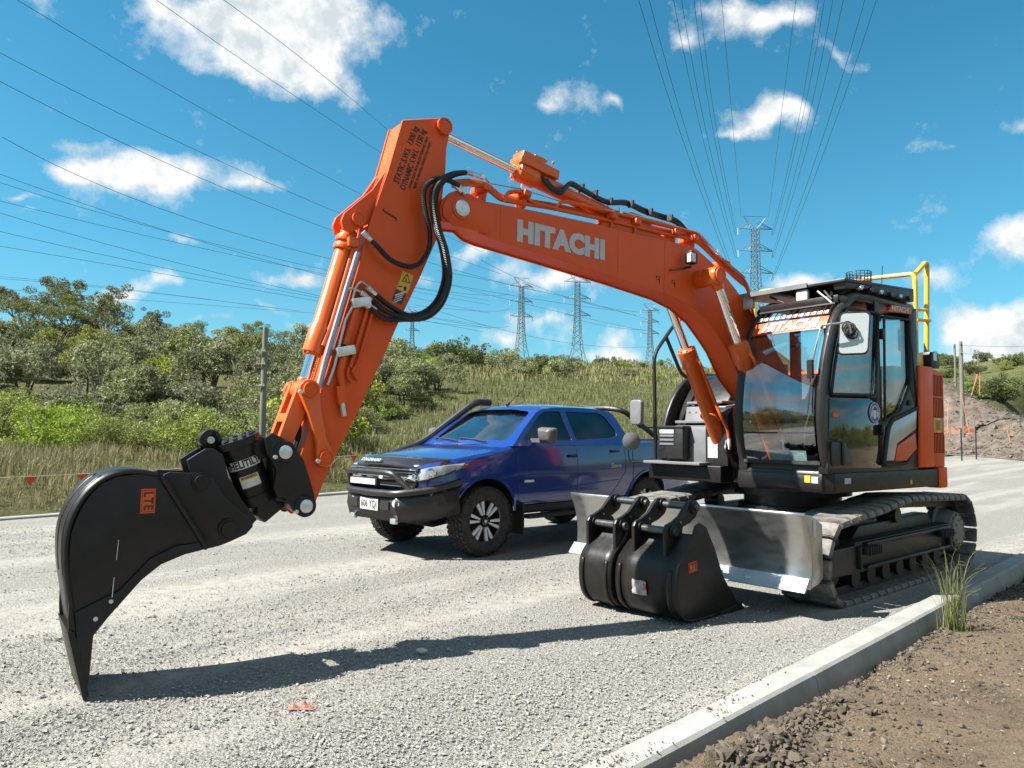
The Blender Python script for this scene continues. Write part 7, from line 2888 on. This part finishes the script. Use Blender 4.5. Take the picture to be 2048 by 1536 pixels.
rs = np.random.RandomState(77)
n = 150000
d = 13 * np.exp(rs.rand(n) * math.log(62 / 13.))
u = rs.uniform(-.80, .42, n)
gx, gy = d * u, d
s_, t_ = st(gx, gy)
e_ = t_ - np.interp(s_, _FS, _FT)
cl = fbm(gx / 1.5, gy / 1.5)
keep = (e_ > .25) & (rs.rand(n) < np.clip(.55 + 1.4 * cl, .1, 1)) & ~((gx < -.30 * gy) & (d > 24))
gx, gy, e_, cl = gx[keep], gy[keep], e_[keep], cl[keep]
hh = rs.uniform(.18, .5, len(gx)) * np.clip(e_ / 2.5, .25, 1.0) * np.clip(.9 + cl, .5, 1.5)
wd = .010 + .0005 * gy
dry = rs.rand(len(gx)) < np.clip(.80 - .024 * (gy - 14) + .9 * fbm(gx / 6 + 20, gy / 6), .12, .92)
grass('dry_grass', gx[dry], gy[dry], hh[dry], wd[dry], 'grass_dry', 'tall straw-coloured grass beyond the far kerb', 3)
grass('green_grass', gx[~dry], gy[~dry], hh[~dry] * .8, wd[~dry], 'grass_green', 'green grass mixed into the straw beyond the kerb', 4)
# coarse tussocks over the far hill
n = 60000
d = 55 * np.exp(rs.rand(n) * math.log(165 / 55.))
u = rs.uniform(-.26, .32, n)
gx, gy = d * u, d
cl = fbm(gx / 5, gy / 5)
keep = rs.rand(n) < np.clip(.4 + 1.6 * cl, .05, 1)
gx, gy = gx[keep], gy[keep]
m_ = rs.rand(len(gx)) < .5
hh = rs.uniform(.3, .8, len(gx))
grass('hill_grass', gx[m_], gy[m_], hh[m_], .04 + .0006 * gy[m_], 'grass_dry', 'pale grass tussocks over the far hill', 5)
grass('hill_grass', gx[~m_], gy[~m_], hh[~m_], .04 + .0006 * gy[~m_], 'grass_green', 'green grass tussocks over the far hill', 6)


# ================================================================== PYLONS, POLES, WIRES
def pylon(u, v_top, d, label, h=45.0, a=6.4, rot=0.0):
    top = at_depth(u, v_top, d)
    g = float(hgt(top.x, top.y))
    e = empty('pylon', (top.x, top.y, g - .5), rot)
    tag(e, label, 'pylon', 'lattice power pylons on the hills')
    Ht = top.z - g + .5
    k = h / 45.0
    zs = [0, Ht - 37 * k, Ht - 29 * k, Ht - 20 * k, Ht - 12 * k, Ht - 4 * k]
    hw = [4.6 * k, 2.3 * k, 1.6 * k, 1.25 * k, 1.1 * k, 1.0 * k]
    if zs[1] < 4:
        zs[1] = max(2.0, zs[2] * .45)
    r = .055 + .00028 * d
    tw = MB()

    def half(z):
        return float(np.interp(z, zs, hw))
    for sx in (1, -1):
        for sy in (1, -1):
            tw.tube([(sx * half(z), sy * half(z), z) for z in zs], r * 1.15, 4)
    z = 0.0
    lev = [0.0]
    while z < zs[-1] - .5:
        z += max(1.9 * k, half(z) * 1.5)
        lev.append(min(z, zs[-1]))
    for z0, z1 in zip(lev[:-1], lev[1:]):
        h0, h1 = half(z0), half(z1)
        for (ax_, s) in (('x', 1), ('x', -1), ('y', 1), ('y', -1)):
            def P(q, hh_, zz):
                return (q * hh_, s * hh_, zz) if ax_ == 'x' else (s * hh_, q * hh_, zz)
            tw.tube([P(-1, h0, z0), P(1, h1, z1)], r * .7, 3)
            tw.tube([P(1, h0, z0), P(-1, h1, z1)], r * .7, 3)
    tw.build('tower', 'galvanised', e, smooth=0)
    for za in (Ht - 20.5 * k, Ht - 12.5 * k, Ht - 4.5 * k):
        ar = MB()
        hh_ = half(za)
        for sx in (1, -1):
            for sy in (1, -1):
                ar.tube([(sx * hh_, sy * hh_, za), (sx * a * k, 0, za)], r * .8, 3)
                ar.tube([(sx * hh_, sy * hh_, za + 2.3 * k), (sx * a * k, 0, za + .1)], r * .8, 3)
            for q in (.3, .55, .8):
                xq = hh_ + (a * k - hh_) * q
                ar.tube([(sx * xq, 0, za), (sx * (xq - 1.0 * k), 0, za + 2.2 * k * (1 - q) + .2)], r * .6, 3)
        ar.build('cross_arm', 'galvanised', e, smooth=0)
        for sx in (1, -1):
            ins = MB()
            ins.tube([(sx * a * k, 0, za), (sx * a * k, 0, za - 2.4 * k)], r * 1.1, 5)
            ins.build('insulator', 'lamp_clear', e, smooth=0)
    tp_ = MB()
    for sx in (1, -1):
        for sy in (1, -1):
            tp_.tube([(sx * hw[-1], sy * hw[-1], zs[-1]), (sx * 4.3 * k, 0, Ht)], r * .7, 3)
    tp_.tube([(-4.3 * k, 0, Ht), (4.3 * k, 0, Ht)], r * .7, 3)
    tp_.build('earth_wire_peak', 'galvanised', e, smooth=0)
    return e, top


pylon(1510, 433, 263, 'tall lattice pylon rising behind the excavator cab', rot=.1)
pylon(1043, 556, 390, 'lattice pylon nearest the excavator arm, under the boom', rot=.35)
pylon(1155, 545, 350, 'lattice pylon in the middle of the three below the boom', rot=.15)
pylon(1300, 608, 510, 'small far lattice pylon left of the boom cylinders', rot=.1)
pylon(825, 614, 640, 'faint far lattice pylon above the dark round tree', rot=.3)


def wire(px, y0, y1, label, group, u_ref=None, name='power_line'):
    """conductor through photo points, straight in plan between depth y0 (first point) and y1 (last point)"""
    us, vs_ = np.array([p[0] for p in px], float), np.array([p[1] for p in px], float)
    t = np.linspace(0, 1, len(px))
    tq = np.linspace(0, 1, 26)
    if len(px) == 2:
        uq, vq = np.interp(tq, t, us), np.interp(tq, t, vs_)
    else:
        cu_, cv_ = np.polyfit(t, us, 2), np.polyfit(t, vs_, 2)
        uq, vq = np.polyval(cu_, tq), np.polyval(cv_, tq)
    P = []
    for k, (a, b) in enumerate(zip(uq, vq)):
        inv = (1 / y0) * (1 - tq[k]) + (1 / y1) * tq[k]
        P.append(at_depth(a, b, 1 / inv))
    mb = MB()
    mb.tube(P, .03, 4, rib=lambda i: .012 + .00017 * P[i].y)
    o = mb.build(name, 'wire', None, smooth=0)
    tag(o, label, 'power line', group)
    return o


GL = 'conductors sagging across the sky at the left'
for px, lb in (([(30, -2), (370, 195), (720, 392), (960, 500)], 'topmost strong conductor crossing the left sky down to the arm'), ([(-20, 97), (340, 270), (690, 437), (1000, 545)], 'second conductor from the top in the left sky'),
               ([(-20, 156), (430, 362), (680, 468), (1100, 590)], 'third conductor from the top in the left sky'), ([(-20, 270), (400, 432), (660, 522), (1250, 625)], 'fourth conductor from the top in the left sky')):
    wire(px, 55, 330, lb, GL)
wl1 = []
for px in ([(-20, 344), (330, 452), (655, 562)], [(-20, 359), (330, 462), (655, 540)], [(-20, 397), (330, 480), (650, 548)], [(-20, 420), (300, 510), (640, 594)], [(-20, 457), (330, 540), (640, 592)], [(-20, 489), (400, 560), (640, 604)]):
    wl1.append(wire(px + [(980, px[-1][1] + 62)], 80, 380, 'one of the lower conductors fanning across the left sky', 'lower conductors in the left sky'))
for k, o in enumerate(wl1):
    o['label'] = 'lower conductor, %s from the top of the fan at the left edge' % ORD[k]
wl2 = []
for px in ([(-20, 552), (215, 574), (560, 618)], [(-20, 576), (280, 600), (640, 627)], [(-20, 556), (230, 578), (600, 622)]):
    wl2.append(wire(px, 110, 380, 'thin conductor low over the left tree tops', 'thin conductors low in the left sky'))
for k, o in enumerate(wl2):
    o['label'] = ('upper', 'lower', 'middle')[k] + ' of three thin conductors low over the left tree tops'
wl3 = []
for px in ([(310, -2), (560, 172), (772, 312)], [(445, -2), (620, 130), (775, 260)]):
    wl3.append(wire(px, 50, 160, 'faint thin wire crossing the big white cloud', 'faint wires over the big cloud'))
for k, o in enumerate(wl3):
    o['label'] = ('left', 'right')[k] + ' of two faint wires crossing the big white cloud'
wl5 = []
for px in ([(870, 540), (1043, 575), (1155, 600), (1300, 640)], [(880, 565), (1043, 606), (1155, 632), (1300, 664)], [(830, 575), (960, 590), (1018, 588)], [(830, 610), (960, 622), (1018, 618)], [(830, 640), (960, 654), (1018, 652)], [(962, 520), (1104, 584), (1272, 631)], [(1160, 600), (1230, 618), (1300, 625)], [(1160, 640), (1230, 655), (1300, 660)], [(870, 620), (1100, 680), (1290, 694)]):
    wl5.append(wire(px, 250, 480, 'thin conductor strung between the far pylons', 'conductors between the far pylons'))
for k, o in enumerate(sorted(wl5, key=lambda o: -max(v.co.z for v in o.data.vertices))):
    o['label'] = 'thin conductor between the far pylons, %s from the top' % ORD[k]
wl4 = []
for a, b in (((1277, -2), (1470, 562)), ((1298, -2), (1474, 562)), ((1347, -2), (1471, 516)), ((1363, -2), (1475, 516)), ((1388, -2), (1471, 470)), ((1400, -2), (1474, 470)), ((1637, -2), (1543, 470)), ((1649, -2), (1546, 470)), ((1666, -2), (1543, 516)), ((1687, -2), (1546, 516)), ((1730, -2), (1542, 562)), ((1753, -2), (1545, 562))):
    mid = (a[0] + (b[0] - a[0]) * .5 - (8 if a[0] < 1500 else -8) * 1.0, (a[1] + b[1]) / 2)
    wl4.append(wire([a, mid, b], 52, 263, 'conductor running overhead to the tall pylon behind the cab', 'conductors overhead to the tall pylon'))
for k, o in enumerate(wl4):
    o['label'] = '%s from left of the conductors running overhead to the tall pylon' % ORD[k]
for a, b in (((1443, -2), (1482, 434)), ((1592, -2), (1537, 434))):
    wire([a, b], 56, 263, ('left' if a[0] < 1500 else 'right') + ' thin earth wire running to the top of the tall pylon', 'earth wires to the tall pylon')


def timber_pole(u, v_top, d, r, label, bars=()):
    top = at_depth(u, v_top, d)
    g = float(hgt(top.x, top.y)) - .4
    e = empty('timber_pole', (top.x, top.y, g))
    tag(e, label, 'pole', 'timber poles')
    h = top.z - g
    mb = MB()
    mb.rev((0, 0, 0), (0, 0, 1), [(0, r * 1.15), (h * .5, r), (h - .03, r * .85), (h, r * .8), (h, .001)], 12)
    mb.build('shaft', 'pole_wood', e)
    for v in bars:
        z = at_depth(u, v, d).z - g
        mb = MB()
        mb.box((-.06, -r, z), (.22, .04, .025))
        mb.build('cross_bar', 'wire_pale', e)
        for x in (-.15, .03):
            mb = MB()
            mb.cyl((x, -r, z + .01), (x, -r, z + .05), .015, n=8)
            mb.build('insulator', 'wire_pale', e)
    return e


timber_pole(531, 656, 18.6, .075, 'grey wooden pole among the bushes left of the excavator arm', (703, 728, 772))
timber_pole(1921, 683, 52, .14, 'wooden power pole at the foot of the dirt bank', (688, 706))
timber_pole(1909, 688, 100, .14, 'farther wooden power pole behind the dirt bank', (692,))
timber_pole(1956, 708, 150, .14, 'distant thin pole on the hill right of the dirt bank')
for v0, v1, v2 in ((690, 703, 700), (712, 706, 716), (730, 729, 735), (752, 772, 776), (782, 774, 790)):
    mb = MB()
    P = [at_depth(-30, v0, 16.5), at_depth(250, (v0 + v1) / 2 + 5, 17.5), at_depth(529, v1, 18.5), at_depth(700, (v1 + v2) / 2 + 5, 19.5), at_depth(900, v2 + 8, 21)]
    mb.tube(smooth_path(P, 6), .0035, 4)
    o = mb.build('service_wire', 'wire_pale', None, smooth=0)
    tag(o, 'thin pale service wire, %s from the top on the wooden pole among bushes' % ORD[(690, 712, 730, 752, 782).index(v0)], 'wire', 'service wires on the wooden pole')
for v in (690, 707):
    mb = MB()
    P = [at_depth(1921, v, 52), at_depth(1990, v + 3, 50), at_depth(2080, v + 2, 47)]
    mb.tube(smooth_path(P, 6), .012, 4)
    tag(mb.build('service_wire', 'wire', None, smooth=0), ('upper' if v == 690 else 'lower') + ' wire running right from the wooden power pole', 'wire', 'wires of the right-hand pole')

# ------------------------------------------------------------------ bunting beyond the far kerb
M('flag_orange', (.78, .10, .02), .7, var=.08)
M('string', (.60, .56, .40), .7, var=.1)


def line_depth(u, e=1.9):
    k = (u - 1024) / FPX
    ds = np.linspace(8, 40, 800)
    s, t = st(ds * k, ds)
    q = t - np.interp(s, _FS, _FT) - e
    return float(ds[np.argmin(np.abs(q))])


bl_px = [(-60, 958), (62, 953), (165, 948), (262, 943), (350, 938), (480, 930), (600, 921), (700, 911), (735, 910), (860, 900), (980, 890)]
bpts = [at_depth(u, v, line_depth(u)) for u, v in bl_px]
bunt = empty('flag_bunting', (bpts[0].x, bpts[0].y, 0))
tag(bunt, 'string of small orange flags stretched along the grass beyond the kerb', 'bunting')
off = Vector((bpts[0].x, bpts[0].y, 0))
mb = MB()
mb.tube([p - off for p in bpts], .006, 5)
mb.build('string', 'string', bunt)
for (u, v) in ((62, 953), (165, 948), (258, 943), (350, 938), (437, 933), (708, 911), (735, 910), (560, 924)):
    d = line_depth(u)
    p = at_depth(u, v, d) - off
    w_ = .115
    mb = MB()
    dr = Vector((.60, .80, 0))
    mb.v += [tuple(p - dr * w_), tuple(p + dr * w_), tuple(p + dr * random.uniform(-.05, .05) + Vector((random.uniform(-.03, .03), random.uniform(-.03, .03), -.17)))]
    mb.f += [(0, 1, 2)]
    mb.build('flag', 'flag_orange', bunt, smooth=0, solid=.002)
for u in (-40, 215, 455, 650, 900):
    d = line_depth(u)
    v = float(np.interp(u, [a for a, b in bl_px], [b for a, b in bl_px]))
    p = at_depth(u, v, d)
    g = float(hgt(p.x, p.y))
    mb = MB()
    mb.box((p.x - off.x, p.y - off.y, (p.z + g) / 2 + .02), (.03, .03, p.z - g + .1))
    mb.build('stake', 'pole_wood', bunt)

# ------------------------------------------------------------------ dirt bank at the right, fence and stakes
ridge = [(1560, 70, 768), (1700, 67, 760), (1800, 65, 760), (1888, 63, 764), (1930, 61, 786), (1973, 59, 808), (2010, 57, 820), (2048, 55, 834), (2130, 51, 852), (2240, 46, 868)]
rowsB = []
rsb = np.random.RandomState(9)
for k in range(90):
    q = k / 89 * (len(ridge) - 1)
    i = min(int(q), len(ridge) - 2)
    f = q - i
    a, b = ridge[i], ridge[i + 1]
    u, d, v = [a[j] + (b[j] - a[j]) * f for j in range(3)]
    tp_ = at_depth(u, v, d)
    fr_d = d - 17
    r_ = []
    for j in range(26):
        t_ = j / 25
        if t_ < .62:
            dd = fr_d + (d - fr_d) * t_ / .62
            x_, y_ = dd * (u - 1024) / FPX, dd
            g0 = float(road_z(x_, y_)) + .02
            z_ = g0 + (tp_.z - g0) * float(sstep(.22, 1.0, t_ / .62))
        else:
            dd = d + (t_ - .62) / .38 * 12
            x_, y_ = dd * (u - 1024) / FPX, dd
            g0 = float(hgt(x_, y_)) - .3
            z_ = tp_.z + (g0 - tp_.z) * float(sstep(0, 1, (t_ - .62) / .38))
        amp = .45 * min(1, t_ * 3)
        z_ += amp * float(fbm(x_ / 2.2, y_ / 2.2)) + amp * .5 * float(fbm(x_ / .7, y_ / .7))
        r_.append((x_, y_, z_))
    rowsB.append(r_)
M('bank_dirt', (.15, .12, .096), .95, var=.55, vs=1.1, bump=1.0, bs=4, dust=.45, dustc=(.22, .18, .145), spec=.1)
mb = MB()
mb.grid(rowsB)
bank = mb.build('dirt_bank', 'bank_dirt', None, smooth=60)
bank['kind'] = 'structure'
arr = np.array(rowsB)
pk = arr[10:, 2:18].reshape(-1, 3)
idx = rsb.randint(0, len(pk), 5200)
pp_ = pk[idx] + rsb.normal(size=(5200, 3)) * np.array([.25, .25, .04])
rub = scatter_stones('rubble', pp_[:, 0], pp_[:, 1], pp_[:, 2] + .03, np.clip(rsb.lognormal(math.log(.04), .6, 5200), .015, .20), 'rubble_stone', .8, ico=False, seed=3)
tag(rub, 'broken rock and earth strewn over the dirt bank', 'rubble')
M('orange_net', (.72, .27, .14), .8, var=.15)
fn_ = empty('safety_fence', tuple(at_depth(1890, 868, 49)))
tag(fn_, 'orange plastic mesh safety fence at the foot of the dirt bank', 'fence')
fo = Vector(fn_.location)
fpts = [at_depth(1880, 866, 50), at_depth(1900, 868, 49.5), at_depth(1925, 866, 49), at_depth(1950, 868, 48.5)]
for k in range(3):
    mb = MB()
    a, b = fpts[k], fpts[k + 1]
    for j in range(6):
        z = .06 + j * .08
        mb.tube([a - fo + Vector((0, 0, z)), (a + b) / 2 - fo + Vector((0, 0, z - .06)), b - fo + Vector((0, 0, z))], .010, 4)
    for j in range(7):
        q = a.lerp(b, j / 7) - fo
        mb.tube([q + Vector((0, 0, .08)), q + Vector((0, 0, .48))], .010, 4)
    mb.build('net_panel', 'orange_net', fn_, smooth=0)
for p in fpts:
    mb = MB()
    mb.cyl(p - fo + Vector((0, 0, -.3)), p - fo + Vector((0, 0, 1.1)), .03, n=6)
    mb.build('fence_post', 'pole_wood', fn_)
for (u0, v0, u1, v1, d, lb) in ((1922, 785, 1939, 866, 49, 'leaning orange marker pole beside the wooden power pole'), (1897, 804, 1895, 862, 50, 'upright orange marker pole left of the wooden power pole'), (1960, 745, 1959, 778, 56, 'upright orange pole on top of the dirt bank'), (1955, 748, 1946, 780, 56, 'slanting orange pole on top of the dirt bank'), (2013, 850, 2018, 872, 42, 'short pale orange stake at the right foot of the bank')):
    a, b = at_depth(u0, v0, d), at_depth(u1, v1, d)
    mb = MB()
    mb.cyl(a, b + (b - a).normalized() * .4, .028, n=8)
    o = mb.build('marker_pole', 'orange_net', None)
    tag(o, lb, 'pole', 'orange marker poles')
for (u, v0, v1, d, lb) in ((1922, 862, 896, 38, 'dark steel picket nearer the road edge'), (1951, 858, 888, 40, 'dark steel picket beside the bend of the road')):
    a = at_depth(u, v0, d)
    mb = MB()
    mb.box((a.x, a.y, (a.z + 0) / 2), (.05, .05, a.z + .3))
    tag(mb.build('picket', 'wire', None), lb, 'picket', 'steel pickets')
for (u, v0, v1, d, lb) in ((992, 765, 782, 66, 'white marker post left of the dirt cutting on the hill'), (1103, 765, 778, 66, 'white marker post right of the dirt cutting'), (1183, 758, 782, 62, 'blue and white sign post on the grassy hill')):
    a = at_depth(u, v0, d)
    g = float(hgt(a.x, a.y))
    e = empty('marker_post', (a.x, a.y, g))
    tag(e, lb, 'post', 'marker posts on the hill')
    mb = MB()
    mb.box((0, 0, (a.z - g) / 2 - .1), (.09, .06, a.z - g + .2))
    mb.build('post', 'decal_white', e)
    if u == 1183:
        mb = MB()
        mb.box((0, -.05, (a.z - g) * .45), (.35, .04, .45))
        mb.build('sign_board', M('sign_blue', (.25, .36, .5), .5), e)

# ------------------------------------------------------------------ small things in the foreground
tuft = empty('grass_tuft', tuple(EX.world((0, 0, 0)) * 0 + at_depth(1912, 1258, 5.75)))
gx_, gy_ = xy(3.98, -.38)
tuft.location = (gx_, gy_, float(hgt(gx_, gy_)) + .01)
tag(tuft, 'tall green grass tuft growing against the kerb', 'grass tuft')
rs = np.random.RandomState(14)
for k in range(110):
    a = rs.uniform(0, 6.28)
    h = rs.uniform(.12, .68) ** 1.0
    ln = rs.uniform(.04, .24) * (h / .5)
    dr = Vector((math.cos(a), math.sin(a), 0))
    b0 = Vector((rs.normal() * .04, rs.normal() * .04, 0))
    w0 = rs.uniform(.0022, .0045)
    sd = Vector((-dr.y, dr.x, 0))
    P = [b0, b0 + dr * ln * .2 + Vector((0, 0, h * .4)), b0 + dr * ln * .6 + Vector((0, 0, h * .8)), b0 + dr * ln * 1.25 + Vector((0, 0, h * rs.uniform(.8, 1.05)))]
    P = smooth_path(P, 3)
    mb = MB()
    mb.grid([[p - sd * w0 * (1 - i / len(P)), p + sd * w0 * (1 - i / len(P)) + Vector((0, 0, .001))] for i, p in enumerate(P)])
    mb.build('blade', 'grass_green' if k % 3 else 'grass_dry', tuft, smooth=60)
# crumpled red rag and pale stone on the gravel
q = Frame((0, 0, 0), 0).P(605, 1420, 2, 0)
mb = MB()
rows = []
rs = np.random.RandomState(4)
for i in range(9):
    rows.append([(q.x - .07 + .0175 * j + rs.normal() * .006, q.y - .035 + .009 * i + rs.normal() * .004, .012 + abs(rs.normal()) * .02 * math.exp(-((i - 4) / 3) ** 2 - ((j - 4) / 3) ** 2)) for j in range(9)])
mb.grid(rows)
tag(mb.build('rag', M('rag_red', (.40, .20, .15), .9, var=.45, vs=25), None, smooth=0, solid=.003), 'crumpled reddish rag lying on the gravel in the foreground', 'rag')
q = Frame((0, 0, 0), 0).P(843, 1308, 2, 0)
mb = MB()
ph = (1 + 5 ** .5) / 2
rs = np.random.RandomState(6)
vs_ = [Vector(p).normalized() for p in ((-1, ph, 0), (1, ph, 0), (-1, -ph, 0), (1, -ph, 0), (0, -1, ph), (0, 1, ph), (0, -1, -ph), (0, 1, -ph), (ph, 0, -1), (ph, 0, 1), (-ph, 0, -1), (-ph, 0, 1))]
mb.v += [(q.x + p.x * .042 * rs.uniform(.8, 1.2), q.y + p.y * .028 * rs.uniform(.8, 1.2), .02 + p.z * .022) for p in vs_]
mb.f += [(0, 11, 5), (0, 5, 1), (0, 1, 7), (0, 7, 10), (0, 10, 11), (1, 5, 9), (5, 11, 4), (11, 10, 2), (10, 7, 6), (7, 1, 8), (3, 9, 4), (3, 4, 2), (3, 2, 6), (3, 6, 8), (3, 8, 9), (4, 9, 5), (2, 4, 11), (6, 2, 10), (8, 6, 7), (9, 8, 1)]
tag(mb.build('stone', M('pale_stone', (.58, .54, .48), .8, var=.15, vs=30), None, bevel=.004), 'single pale stone at the edge of the boom shadow', 'stone')
